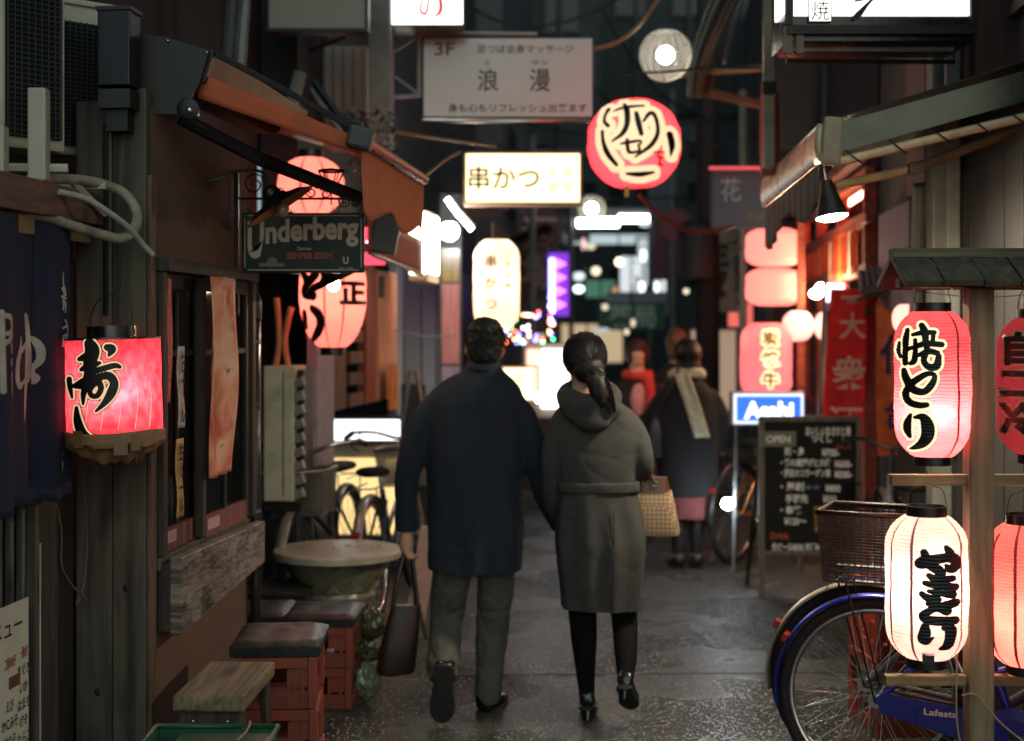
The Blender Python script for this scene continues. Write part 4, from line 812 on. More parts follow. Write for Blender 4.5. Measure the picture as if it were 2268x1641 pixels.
obj('case', bx((0, .25, 0), (.12, .5, .46), bev=.006), pm('box_cream', '#c9b79a', .5), cbx); obj('lit_face', bx((-.0, -.005, .02), (.10, .01, .40)), em('lit_warm', (1, .80, .56, 1), 8), cbx); obj('side_face', bx((.064, .25, .02), (.006, .44, .38)), em('lit_warm', (1, .80, .56, 1), 8), cbx)
# ================================================================== signs that hang over the alley
def lightbox(name, label, cen, w, h, dep, face, frame, text=(), glow=None, rz=0, fr=.02, cat='sign', rnd=0):
    t = thing(name, label, cat, cen, rz); obj('case', bx((0, dep/2+.004, 0), (w, dep, h), bev=.006 if not rnd else rnd), frame, t)
    obj('lit_face' if glow else 'face', bx((0, 0, 0), (w-2*fr, .010, h-2*fr), bev=.0 if not rnd else .004), face, t)
    for (nm, s, m, x, z, ww, hh, bold, vert) in text: letters(nm, s, m, t, (x, -.0065, z), width=ww, height=hh, bold=bold, vertical=vert)
    return t
d = 7.8; k = d/F
lightbox('blank_sign', 'blank grey sign board cut by the top edge on the left', W(702, 0, 7.2), 226*7.2/F, 2*70*7.2/F, .12, pm('board_grey', '#827c72', .6, var=.06, scale=2), Mblk, fr=.018)
no = lightbox('light_box', 'bright white lit box sign with red stroke at the top, left of centre', W(944, -18, 7.9), 168*7.9/F, 150*7.9/F, .2, em('lit_cool', (.95, .97, 1, 1), 2.2), Mgreyp, glow=1, rnd=.03, fr=.008)
X, Y = grid(-.14, .14, -.12, .12, .003)
D = stroke_sdf([[(-.02, -.10, .004), (-.055, .03, .008), (-.045, .065, .009), (-.02, .05, .009), (.0, -.10, .006)], [(.02, -.10, .006), (.055, -.0, .012), (.05, .06, .012), (.01, .09, .003)]], X, Y)
V, E, Fc = iso(D, X, Y, 0, lambda x, y: (x+.025, -.0065, -y-.055)); obj('brush_stroke', (V, E, Fc), em('ink_red', (.75, .03, .02, 1), .8, False), no)
Mpur = pm('purple_print', '#5d3b4a', .6, bump=0); Mbrp = pm('brown_print', '#4a3530', .6, bump=0)
d3 = 8.2; k = d3/F
def face3():
    m = pm('sign_face_grey', '#b3afa8', .16, var=.06, scale=1.5, bump=.02, spec=.7); return m
f3 = lightbox('hanging_sign', 'wide grey glossy sign board with brown and purple characters, above the centre', W(1125, 172, d3), 382*k, 182*k, .1, face3(), Mblk, ((('floor_number'), '3F', pm('maroon_print', '#6a2f30', .6, bump=0), -.365, .165, .115, .075, .01, False), ('heading', '足つぼ全身マッサージ', Mpur, .10, .165, .56, .05, .01, False), ('name', '浪', Mbrp, -.115, -.015, .12, .13, .01, False), ('name', '漫', Mbrp, .185, -.015, .12, .13, .01, False), ('reading', 'ロ', pm('green_print', '#4b5a48', .6, bump=0), -.12, .085, .022, .025, .02, False), ('reading', 'マン', pm('green_print', '#4b5a48', .6, bump=0), .185, .085, .10, .025, .02, False), ('slogan', '身も心もリフレッシュ出来ます', Mpur, .055, -.175, .80, .05, .02, False)), fr=.012)
obj('edge_strip', tube(NB(), [(-.49, -.02, -.255), (.5, -.02, -.255)], .008, 8), Mchrome, f3, True)
tr = thing('sign_truss', 'white steel lattice frame that carries the wide grey sign', 'frame', (0, 0, 0))
Mwf = pm('frame_white', '#8c8f90', .5, .2)
for a, b, r in ((W(862, 72, d3), W(1190, 76, d3), .014), (W(866, 215, d3), W(930, 212, d3), .012), (W(928, 76, d3), W(928, 214, d3), .014), (W(868, 60, d3), W(868, 330, d3), .014), (W(868, 118, d3), W(926, 80, d3), .008), (W(868, 165, d3), W(926, 208, d3), .008)): obj('strut', tube(NB(), [a, b], r, 8), Mwf, tr)
dk = 9.4; k = dk/F; Mko = pm('ink_dark', '#1b1d22', .6, bump=0); Mkb = pm('ink_ochre', '#8a6a34', .6, bump=0)
lightbox('light_box', 'cream lit box sign with dark characters below the wide grey sign', W(1158, 394, dk), 264*k, 119*k, .18, em('lit_cream', (1, .79, .42, 1), 1.75), pm('case_tan', '#7d6248', .6), (('name', '串かつ', Mko, -.125, -.0, .47, .16, .018, False), ('small_name', '大', Mkb, .20, .04, .055, .06, 0, False), ('small_name', '阪', Mkb, .30, .04, .055, .06, 0, False), ('small_name', '串', Mkb, .20, -.06, .055, .06, 0, False), ('small_name', '物', Mkb, .30, -.06, .055, .06, 0, False)), 1, fr=.018, rnd=.02)
Mvl = paper('lantern_cream', '#f3dcc0', (1, .80, .60, 1), .50, .6, .05)
X, Y = grid(-.95, .95, -.95, .95, .02)
D = font_asp((('串', -.25, -.50, .58), ('か', -.25, -.02, .58), ('つ', -.25, .46, .58)), X, Y, 1.94, .025); D2 = font_asp((('大', .48, -.66, .26), ('阪', .48, -.44, .26), ('名', .48, -.20, .26), ('物', .48, .04, .26)), X, Y, 1.94, .012)
lantern('paper_lantern', 'tall cream lantern with dark characters hanging behind the man', W(1100, 630, 9.6), .155, .60, Mvl, 'long', ribs=30, layers=((D, X, Y, 0, pm('ink_brown', '#3a2418', .6, bump=0), 'lettering'), (D2, X, Y, 0, pm('ink_brown2', '#a07a55', .6, bump=0), 'small_lettering')), bulb=(1.6, (1, .78, .55), 0), caps=False, seg=40)
# ---- けむり round lantern
X, Y = grid(-.97, .97, -.97, .97, .018)
ke = [[(440, 290, 24), (388, 400, 16), (378, 500, 18), (430, 575, 22)], [(520, 335, 8), (700, 290, 18), (970, 275, 10)], [(680, 230, 14), (715, 330, 34), (715, 560, 32), (640, 720, 26), (480, 830, 6)], [(855, 400, 24), (880, 540, 34), (920, 740, 26)], [(960, 540, 10), (1040, 420, 22), (1110, 410, 26), (1160, 560, 20), (1160, 740, 22), (1060, 920, 24), (820, 1090, 6)],
  [(335, 650, 16), (340, 800, 18), (400, 1000, 30), (540, 1195, 16)], [(610, 880, 6), (710, 870, 16), (890, 850, 12), (910, 890, 10)], [(705, 820, 14), (712, 950, 20), (740, 1020, 16), (880, 1000, 10), (870, 910, 10)], [(1350, 740, 44), (1372, 880, 42), (1360, 1060, 6)], [(680, 1330, 8), (880, 1350, 26), (1090, 1320, 8)]]
D = sdf_px(ke, 808, 800, 735, 690, X, Y)-.014; D2 = stroke_sdf(px([[(1090, 1030, 12), (1180, 1020, 18), (1260, 1020, 14)], [(1130, 1080, 12), (1230, 1110, 16)], [(1160, 1010, 14), (1190, 1220, 18)], [(1150, 1200, 10), (1240, 1220, 10)]], 808, 800, 735, 690), X, Y)
Mke = paper('lantern_kemuri', '#d8343e', (1, .10, .11, 1), .42, .7, .08); kc = em('cream_ink_kemuri', '#ffdcae', .8, False)
lantern('paper_lantern', 'big round red lantern with black brush characters outlined in cream, hung above the woman', W(1404, 319, 7.6), .2475, .458, Mke, 'round', ribs=26, bulb=(8, (1, .72, .64), 0, .09), layers=((D, X, Y, .12, kc, 'lettering_outline'), (D, X, Y, 0, Mblack, 'lettering'), (D2, X, Y, 0, pm('brown_ink', '#6a2a22', .6, bump=0), 'small_lettering')), caps=False, tilt=-.03, seg=64)
kt = obj('tassel', tube(NB(), [W(1388, 412, 7.45), W(1388, 436, 7.45)], .012, 8), pm('tassel_gold', '#c9a052', .5)); tag(kt, 'yellow tassel hanging under the big round lantern', 'tassel')
# ---- clear globe lamps
def globe(label, cen, r, en, strength, bulb=.45):
    t = thing('globe_lamp', label, 'lamp', cen)
    bm = NB(); ball(bm, (0, 0, 0), r, 28)
    m = bpy.data.materials.get('globe_glass')
    if not m:
        m, n, l, p = _base('globe_glass'); p.inputs['Base Color'].default_value = (.9, .88, .8, 1); p.inputs['Alpha'].default_value = .10; p.inputs['Roughness'].default_value = .12
    obj('globe', bm, m, t, True)
    wr = NB()
    for i in range(9):
        a = PI*i/9; tube(wr, [(r*1.005*math.cos(q)*math.cos(a), r*1.005*math.cos(q)*math.sin(a), r*1.005*math.sin(q)) for q in [2*PI*j/28 for j in range(28)]], r*.010, 4, closed=True)
    obj('wire_guard', wr, pm('guard_wire', '#b5b0a0', .3, .8), t)
    obj('bulb', ball(NB(), (0, 0, 0), r*bulb, 18), em('bulb_%d' % strength, (1, .93, .80, 1), strength), t, True); obj('cap', lathe(NB(), [(r*.5, r*.87), (r*.3, r*1.05), (0, r*1.06)], 20), Mgreyp, t, 30)
    if en: light('lamp_light', t, (0, 0, 0), en, (1, .88, .68), r*bulb)
    return t
globe('large clear globe lamp with glowing bulb above the round lantern', W(1474, 122, 8.6), .158, 0, 26, .33)
globe('smaller clear globe lamp glowing below the cream box sign', W(1310, 462, 15), .145, 0, 16)
# ================================================================== lantern rack in the right foreground
RD = 4.4; k = RD/F
rk = thing('lantern_rack', 'timber lantern rack with shingled roof in the right foreground', 'rack', W(2167, 731, RD)-Vector((0, 0, 1.6)))
obj('post', bx((0, 0, .865), (.077, .07, 1.73), bev=.004), Mrack, rk)
Mbar = wood('rack_bar', '#4a3a28', '#8d744f', 'X', grain=22)
obj('crossbar', bx((-.155, -.0, 1.137), (.235, .034, .034), bev=.003), Mbar, rk); obj('crossbar', bx((.17, 0, 1.137), (.26, .034, .034), bev=.003), Mbar, rk)
obj('crossbar', bx((-.165, 0, .518), (.25, .034, .032), bev=.003), Mbar, rk); obj('crossbar', bx((.17, 0, .518), (.26, .034, .032), bev=.003), Mbar, rk)
obj('crossbar', bx((.0, .0, 1.745), (.50, .05, .030), bev=.003), Mbar, rk)
Msh = wood('shingle', '#2c2a22', '#57523f', 'Y', grain=30)
x = -.272
for i in range(5):
    wv = (.118, .122, .112, .12, .12)[i]; o = obj('shingle', bx((x+wv/2, -.072, 1.783+.004*(i % 2)), (wv-.004, .19, .022), rot=rotx(.50), bev=.003), Msh, rk); o = obj('shingle', bx((x+wv/2, .085, 1.783), (wv-.004, .19, .022), rot=rotx(-.50), bev=.003), Msh, rk); x += wv
obj('ridge_board', bx((.03, .005, 1.838), (.60, .06, .030), bev=.004), wood('ridge_wood', '#3a3325', '#6f6347', 'X'), rk)
for v in (1505,): obj('foot', bx((0, 0, .03), (.3, .2, .06), bev=.005), Mrack, rk)
obj('wire', tb([(-.2, -.02, 1.72), (.0, -.03, 1.70), (.2, -.02, 1.715)], .0015, 4, 4), Mblk, rk)
# -- lettering
X, Y = np.meshgrid(np.arange(-.98, .99, .015), np.arange(-.99, .995, .0085))
yaki = [[(258, 530, 16), (248, 600, 18), (268, 655, 18)], [(328, 415, 20), (315, 500, 27), (308, 600, 26), (310, 715, 22)], [(392, 505, 18), (392, 600, 22), (382, 690, 26), (350, 715, 18)], [(300, 605, 16), (360, 575, 18), (440, 555, 18)],
  [(445, 375, 26), (468, 430, 32), (478, 520, 26), (490, 600, 26)], [(372, 458, 16), (450, 440, 24), (545, 438, 22)], [(430, 545, 20), (480, 535, 26), (605, 545, 26)], [(540, 445, 18), (532, 540, 20)], [(420, 640, 18), (500, 605, 28), (570, 620, 24)], [(478, 620, 26), (462, 690, 26), (500, 742, 30), (565, 735, 34), (582, 650, 24)], [(400, 640, 14), (470, 640, 16)],
  [(300, 775, 22), (315, 850, 36), (370, 940, 36), (460, 965, 30), (525, 900, 30), (550, 820, 20), (490, 805, 24), (400, 860, 30), (332, 930, 30), (312, 1000, 32), (345, 1060, 32), (420, 1085, 30), (485, 1080, 24)],
  [(350, 1175, 16), (325, 1250, 34), (325, 1310, 34), (345, 1370, 16)], [(385, 1195, 14), (455, 1190, 34), (490, 1260, 54), (492, 1350, 54), (450, 1425, 42), (380, 1472, 20), (350, 1480, 8)]]
D1 = sdf_px(yaki, 531, 905, 331, 657, X, Y)
yk2 = [[(635, 405, 16), (668, 460, 34), (668, 500, 34)], [(398, 560, 20), (435, 540, 48), (540, 508, 38), (660, 492, 36), (712, 515, 40), (712, 575, 38), (660, 592, 28), (632, 560, 10)], [(450, 450, 26), (470, 500, 34)], [(490, 560, 30), (560, 595, 38), (600, 630, 28)],
  [(490, 650, 18), (545, 680, 26), (690, 680, 24)], [(455, 718, 16), (540, 735, 26), (715, 755, 26)], [(560, 660, 22), (640, 740, 26), (690, 815, 28)], [(490, 788, 12), (560, 800, 22), (690, 828, 24)], [(432, 815, 20), (480, 848, 28), (565, 862, 26)],
  [(480, 900, 14), (560, 930, 28), (640, 965, 34)], [(715, 890, 28), (640, 912, 34), (520, 950, 26), (445, 1005, 32), (480, 1042, 34), (580, 1052, 36), (710, 1050, 30)], [(460, 1105, 30), (455, 1170, 46), (440, 1215, 38), (472, 1240, 20), (522, 1202, 5)], [(612, 1115, 14), (668, 1122, 40), (668, 1200, 40), (640, 1278, 32), (580, 1305, 5)]]
D2 = sdf_px(yk2, 470, 808, 365, 643, X, Y)-.02
Mr1 = paper('lantern_rose', '#e25a5e', (1, .18, .19, 1), .18, .75, .12); Mr2 = paper('lantern_white', '#f3cdc0', (1, .44, .37, 1), .30, .7, .10); Mr3 = paper('lantern_red_low', '#e2665e', (1, .24, .20, 1), .24, .7, .12); Mr4 = paper('lantern_dull', '#a03a3c', (1, .1, .12, 1), .16, .6, .1)
pink = pm('stripe_pink', '#c8505c', .7, bump=0)
lantern('paper_lantern', 'pink red lantern with three black brush characters outlined in cream, upper left on the rack', W(2065, 850, RD), .1135, .447, Mr1, 'long', ribs=44, bulb=(4.4, (1, .72, .64), -.09, .03), stripe=(pm('stripe_rose', '#c03a48', .7, bump=0), (.72,), .008), hang=.10, rib=.0022,
    layers=((D1, X, Y, .066, em('cream_ink_rack', '#ffe2b4', .85, False), 'lettering_outline'), (D1, X, Y, 0, Mblack, 'lettering')))
lantern('paper_lantern', 'white glowing lantern with black hiragana down its side, lower left on the rack', W(2052, 1298, RD), .123, .438, Mr2, 'long', ribs=40, bulb=(2.2, (1, .78, .68), 0, .03), stripe=(pm('stripe_pale', '#d8868a', .7, bump=0), (-1.0, -.36, .95), .009), hang=.11, rib=.0022,
    layers=((D2, X, Y, 0, Mblack, 'lettering'),))
cl = obj('clip_plate', bx((0, 0, 0), (.035, .008, .05)), Mblk); cl.location = W(2056, 1452, RD-.09); tag(cl, 'small black clip on the bottom ring of the white rack lantern', 'clip')
X3, Y3 = grid(-.98, .98, -.95, .95, .02)
D3 = font_asp((('自', -.42, -.56, .85), ('二', -.46, -.05, .85), ('冷', -.42, .46, .85)), X3, Y3, 1.78, .05)
lantern('paper_lantern', 'dull bulbless red lantern with glow set in its paper and black characters at the right edge, upper row of the rack', W(2296, 855, RD), .118, .42, Mr4, 'long', ribs=40, hang=.12, layers=((D3, X3, Y3, .05, pm('ink_tan', '#b08a66', .6, bump=0), 'lettering_outline'), (D3, X3, Y3, 0, Mblack, 'lettering')))  # no bulb inside; a faint glow is put into the paper
lantern('paper_lantern', 'glowing salmon lantern with red stripes at the right edge, lower row of the rack', W(2272, 1315, RD), .121, .435, Mr3, 'long', ribs=40, bulb=(5, (1, .62, .46), -.07), stripe=(pm('stripe_rose', '#c03a48', .7, bump=0), (-.88, -.25), .010), hang=.12)
o = obj('beige_cable', tb([W(2122, 1380, RD-.06), W(2118, 1560, RD-.06), W(2126, 1640, RD-.06), W(2150, 1690, RD-.07)], .003, 6, 5), pm('cable_beige', '#8f7a60', .6)); tag(o, 'beige cable hanging down the left face of the rack post', 'cable')
o = obj('beige_cable', tb([W(2130, 1540, RD-.05), W(2160, 1538, RD-.06), W(2190, 1570, RD-.07), W(2215, 1600, RD-.08), W(2275, 1650, RD-.1)], .003, 6, 5), pm('cable_beige', '#8f7a60', .6)); tag(o, 'beige cable tied around the foot of the rack post', 'cable')
# ================================================================== bicycles on the right
hb_ = W(1945, 1545, 4.95)
bicycle('bicycle', 'blue bicycle with brown wicker rear basket parked behind the lantern rack', (hb_.x, hb_.y, -.026), math.radians(-24), '#1b2a8c', '#1b2a96', 0, (-.035, .765, .26, .25, .235, Mwick), '#16227a', text='Lafesta')
bicycle('bicycle', 'bicycle with pale grey mudguard just behind the blue one', (hb_.x+.0, hb_.y+.16, -.01), math.radians(-23), '#3b3d40', '#a39c8c', 0, None, None)
bicycle('bicycle', 'black bicycle half hidden behind the chalkboard, beside the woman with the scarf', (1.52, 9.75, 0), math.radians(52), '#b07a2a', '#2a2a2a', .03, None, None)
bicycle('bicycle', 'grey bicycle parked behind the wicker basket, right of the chalkboard', (1.97, 7.0, 0), math.radians(84), '#8c8d8c', '#8f9090', .04, None, None)
crate('orange plastic crate standing behind the blue bicycle wheel', (1.58, 5.75, .0), .1, (.34, .34, .30), pm('orange_crate', '#8e3826', .45), None)
crate('orange plastic crate stacked on the one behind the blue bicycle wheel', (1.58, 5.75, .302), .1, (.34, .34, .30), pm('orange_crate', '#8e3826', .45), None)
# ================================================================== right house line
def RW(off, y, z): return Vector((1.88+SL*(y-5.0)-off, y, z))
r0 = RW(0, 5.0, 0); rh = thing('board_house', 'house front of grey green boards behind the lantern rack', 'building', r0, SA)
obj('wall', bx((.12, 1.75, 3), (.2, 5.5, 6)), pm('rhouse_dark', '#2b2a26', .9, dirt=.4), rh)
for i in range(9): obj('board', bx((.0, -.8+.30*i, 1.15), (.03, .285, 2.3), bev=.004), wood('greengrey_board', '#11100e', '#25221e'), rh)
obj('pillar', bx((-.02, 1.62, 2.0), (.16, .16, 4.0), bev=.01), pm('pillar_pale', '#7c8078', .6, dirt=.4), rh); obj('pillar', bx((-.05, 1.35, 2.4), (.06, .06, 2.6), bev=.006), pm('pillar_pale', '#7c8078', .6), rh)
obj('brown_panel', bx((-.02, 2.3, 2.75), (.04, .5, .9)), pm('brown_panel', '#5b3a2c', .7), rh); obj('grey_panel', bx((-.03, 2.9, 2.0), (.05, 1.0, .55)), pm('mauve_panel', '#6a626c', .7), rh)
obj('diagonal_brace', tube(NB(), [(-.06, 2.2, 1.55), (-.1, 1.85, 2.3)], .035, 8), pm('pillar_pale', '#7c8078', .6), rh)
for i in range(3): o = obj('window', bx((.005, .2+.0*i, 3.2), (.05, .6, .8)), Mdw, rh); obj('pane', bx((-.025, .2, 3.2), (.006, .5, .7)), Mpane, o); break
# ---- grey folding awning with its lit front rail and lamp
ra = thing('folding_awning', 'grey metal folding awning with pale front rail on the right', 'awning', (0, 0, 0))
N0, N1 = W(1822, 315, 5.5), W(1695, 428, 7.5)
Mral = pm('rail_pale', '#d6c9a2', .3, .2, var=.15, dirt=.25)
bm = NB(); sheet(bm, lambda i, j: N0.lerp(N1, i)+Vector((-.01*math.sin(j*PI), 0, .07-.14*j)), 24, 6); thick(obj('front_rail', bm, Mral, ra, True), .03, 0)
obj('end_cap', bx(N0+Vector((.03, -.03, .0)), (.075, .05, .185), rot=roty(.08), bev=.012), pm('cap_cream', '#9c8f76', .5), ra)
bm = NB(); sheet(bm, lambda i, j: N0.lerp(N1, .05+.95*i)+Vector((.006*math.sin(i*60)*(.3+j), .01*math.sin(i*37)*j, -.075-(.14+.05*math.sin(i*9)+.05*i)*j)), 70, 8); thick(obj('valance', bm, pm('valance_green', '#23271f', .8), ra, True), .003)
H0, H1 = W(1845, 305, 5.48), W(2330, 170, 5.35)
bm = NB(); sheet(bm, lambda i, j: H0.lerp(H1, i)+Vector((0, -.0, .05-.115*j)), 12, 3); thick(obj('side_rail', bm, pm('rail_steel', '#4a4840', .25, .9, bump=.03), ra), .03)
J0, J1 = W(1842, 362, 5.47), W(2330, 245, 5.36)
obj('light_strip', tube(NB(), [J0, J1], .018, 8), pm('strip_cream', '#efcfa0', .45), ra); obj('folding_arm', tube(NB(), [W(1850, 412, 5.6), W(2030, 372, 5.6)], .018, 8), pm('arm_cream', '#dcb984', .4), ra); obj('folding_arm', tube(NB(), [W(2020, 375, 5.58), W(2330, 258, 5.5)], .020, 8), pm('arm_bronze', '#6f5a3a', .4), ra)
obj('arm_joint', bx(W(2028, 374, 5.58), (.06, .05, .05), bev=.008), pm('arm_bronze', '#6f5a3a', .4), ra)
K0, K1 = N0+Vector((0, 0, .075)), N1+Vector((0, 0, .075)); Q0, Q1 = H1+Vector((0, 0, .09)), H1+Vector((SL*2, 2.0, .09))
bm = NB(); sheet(bm, lambda i, j: (K0*(1-j)+K1*j)*(1-i)+(Q0*(1-j)+Q1*j)*i, 10, 10); thick(obj('canvas', bm, pm('canvas_grey', '#3a3b38', .8), ra), .004)
for t in (.08, .28, .48, .66, .82): a = J0.lerp(J1, t); obj('tie_wire', tb([a+Vector((-.02, -.02, .035)), a+Vector((.02, -.025, .0)), a+Vector((.05, -.02, -.02))], .003, 5, 3), Mblk, ra)
lp = thing('cone_lamp', 'lit cone shaped work lamp hanging from the right awning rail', 'lamp', W(1830, 400, 5.55))
axq = Vector((0, 0, 1)).rotation_difference(Vector((.14, -.10, -1)).normalized()).to_matrix()
def LQ(prof, nm, m, par, n=32):
    bm = NB(); lathe(bm, prof, n, cap=False)
    for v in bm.verts: v.co = axq @ v.co
    return obj(nm, bm, m, par, 35)
LQ([(.022, 0), (.026, .03), (.062, .145), (.064, .145), (.028, .028)], 'shade', pm('lamp_shade_dark', '#26231b', .5), lp); LQ([(.0, .120), (.056, .130), (.058, .146), (.04, .156), (.0, .158)], 'bulb', em('lamp_face', (1, .84, .60, 1), 1100), lp)
obj('cord', tb([axq @ Vector((0, 0, 0)), Vector((-.01, 0, .05)), Vector((-.01, 0, .11))], .004, 6), Mblk, lp)
# ---- white sign box at the top right
ws = thing('light_box', 'large white lit sign box with black brush strokes at the top right corner', 'sign', W(1950, -60, 5.5)); k = 5.5/F
obj('case', bx((0, .17, 0), (412*k, .33, 2*152*k), bev=.004), pm('sign_black', '#0d0f11', .25, .2, spec=.6), ws)
obj('lit_face', bx((.003, -.002, .02), (388*k, .012, 214*k)), em('lit_sign', (1, .93, .88, 1), 1.25), ws)
obj('lit_side', bx((-.368, .10, .03), (.012, .18, .36)), em('lit_sign2', (1, .93, .9, 1), 1.4), ws)
fr = NB()
for z in (-128*k, 130*k): box(fr, (0, -.012, z), (416*k, .03, .034))
for xx in (-204*k, 204*k): box(fr, (xx, -.012, 0), (.026, .03, 2*128*k-.04))
obj('frame', fr, pm('frame_dark', '#23211e', .5, .4, dirt=.3), ws)
sb = NB(); tube(sb, [(-210*k, .0, -170*k), (160*k, .0, -170*k), (210*k, .25, -170*k), (-180*k, .25, -170*k)], .010, 6, closed=True); obj('lower_frame', sb, pm('frame_rail', '#6a6058', .4, .5), ws)
for xx in (-205*k, -180*k): obj('frame_stub', bx((xx, -.0, -150*k), (.03, .03, .1)), pm('stub_tan', '#6d6250', .6), ws)
bxs = NB()
for a in ((-136*k, .6, 0, 1), (-136*k-.032, .0, 1, 0), (-136*k+.032, 0, 1, 0)): pass
box(bxs, (-135*k, -.0095, -50*k), (.09, .003, .21)); ob = obj('seal_box', bxs, Mblack, ws); obj('seal_ground', bx((-135*k, -.0125, -50*k), (.082, .002, .202)), em('lit_sign', (1, .93, .88, 1), 1.25), ws)
letters('seal_character', '焼', Mblack, ws, (-135*k, -.0145, -85*k), width=.068, height=.075); letters('seal_character', '鉄', Mblack, ws, (-135*k, -.0145, -38*k), width=.068, height=.07)
X, Y = grid(-.12, .16, -.14, .10, .003)
Dn = stroke_sdf([[(-.075, .045, .008), (-.055, .03, .012), (-.02, -.01, .006), (.03, -.06, .004)], [(-.07, -.02, .004), (.0, -.035, .004), (.05, -.06, .008), (.02, -.11, .014)], [(-.06, -.1, .012), (.08, -.11, .012)]], X, Y); V, E, Fc = iso(Dn, X, Y, 0, lambda x_, y_: (x_-.03, -.0095, -y_-75*k)); obj('brush_stroke', (V, E, Fc), Mblack, ws)
ps = thing('steel_post', 'cream painted steel post beside the white sign box', 'post', W(1702, 731, 6.6)-Vector((0, 0, 1.6)))
obj('shaft', bx((0, 0, 3.4), (.05, .05, 2.1), bev=.004), pm('post_cream', '#8b8069', .5, dirt=.3), ps); obj('collar', bx((0, -.002, 2.72), (.062, .062, .06), bev=.004), Mblk, ps); obj('red_wrap', lathe(NB(), [(.045, 2.35), (.05, 2.5), (.045, 2.75)], 16, (.06, .3, 0)), pm('wrap_red', '#9a4b4a', .5, var=.5), ps, 30)
# ================================================================== food stall with red light, its lanterns and banners
fs = thing('food_stall', 'red lit food stall with wooden beams under a tiled eave on the right', 'building', RW(0, 8.9, 0), SA)
Mrw = wood('stall_red', '#5a1f16', '#a04a30', 'Y'); 
obj('back_wall', bx((.7, 2.6, 1.5), (.1, 5.2, 3.0)), pm('stall_back', '#6a2a1e', .8), fs); obj('upper_wall', bx((.1, 2.4, 3.6), (.2, 5, 2.0)), pm('stall_dark', '#1d1a19', .9), fs)
obj('front_post', bx((-.36, .95, 1.3), (.05, .05, 2.6), bev=.004), Mrw, fs)
for y in (.0, 1.3, 2.6, 3.9): obj('stall_post', bx((-.03, y, 1.3), (.08, .08, 2.6), bev=.005), Mrw, fs)
for z in (1.72, 1.98, 2.3, 2.58): obj('stall_beam', bx((-.05, 2.0, z), (.06, 4.3, .07), bev=.005), Mrw, fs)
for i in range(12): obj('lattice_bar', bx((-.02, .2+.33*i, 2.15), (.03, .03, .3)), Mrw, fs)
obj('counter', bx((.1, 2.2, .5), (.3, 4.2, 1.0)), pm('counter_brown', '#4a2a1e', .7), fs); obj('ceiling', bx((.3, 2.4, 2.68), (.9, 5, .06)), pm('ceil', '#4a2018', .8), fs)
for i in range(3): o = obj('stall_bulb', ball(NB(), (-.22, .55+.35*i, 1.86+.03*(i % 2)), .045, 14, (1, 1, .7)), em('stall_bulb', (1, .66, .38, 1), 260), fs, True)
obj('red_fill_tube', tube(NB(), [(.14, .3, 2.60), (.14, 4.2, 2.60)], .03, 8), em('red_fill_tube', (1, .16, .12, 1), 26), fs)  # unseen source added behind the beams to redden the stall
te = thing('tiled_eave', 'small grey tiled eave over the stall beside the upper rack lantern', 'roof', W(1965, 640, 8.2), SA)
for i in range(11): obj('tile', tube(NB(), [(-.16+.034*i, -.2+.0*i, -.02+.012*i), (-.16+.034*i+.05, .25, .10+.012*i)], .022, 8), pm('tile_grey', '#4a4d4c', .5), te, 40)
obj('eave_board', bx((0, .0, -.01), (.42, .4, .02), rot=roty(-.3)), Mdw, te)
Mgl = paper('stall_lantern', '#f59a8c', (1, .33, .27, 1), .72, .5, .04); Mgw = paper('stall_white', '#ffd6c8', (1, .56, .48, 1), .75, .5, .04); Mgr_ = paper('stall_red_lantern', '#f08080', (1, .24, .25, 1), .6, .5, .06)
lantern('paper_lantern', 'wide bright pink lantern at the top left corner of the stall', W(1714, 548, 10.2), .20, .27, Mgl, 'long', ribs=16, seg=32, caps=False)
lantern('paper_lantern', 'wide bright pink lantern right under the topmost one at the stall', W(1714, 636, 10.2), .20, .265, Mgl, 'long', ribs=16, seg=32, caps=False)
lantern('paper_lantern', 'small round white lantern right of the tall red stall lantern', W(1767, 722, 9.9), .107, .21, Mgw, 'round', ribs=12, seg=28, caps=False)
lantern('paper_lantern', 'round white lantern half hidden by the pale vertical sign', W(1833, 722, 10.6), .10, .21, Mgw, 'round', ribs=12, seg=28, caps=False)
lantern('paper_lantern', 'round white lantern directly behind the upper rack lantern', W(2005, 706, 7.4), .066, .15, Mgw, 'round', ribs=12, seg=28, caps=False)
X, Y = grid(-.95, .95, -.95, .95, .03); D = font_asp((('炭', .15, -.6, .62), ('焼', .15, -.05, .62), ('牛', .15, .5, .62)), X, Y, 1.46, .03)
lantern('paper_lantern', 'tall pinkish red lantern above the blue beer sign', W(1697, 798, 9.9), .178, .52, Mgr_, 'long', ribs=24, seg=36, caps=False, layers=((D, X, Y, .07, em('cream_ink_far', '#ffe0a8', 1.2, False), 'lettering_outline'), (D, X, Y, 0, pm('gold_ink', '#8a6a3a', .6, bump=0), 'lettering')))
o = obj('red_sign', bx((0, 0, 0), (.075, .02, .24)), em('panel_red', (1, .25, .22, 1), 1.3)); o.location = W(2120, 698, 7.2); tag(o, 'small glowing red panel between the upper rack lantern and the post', 'sign')
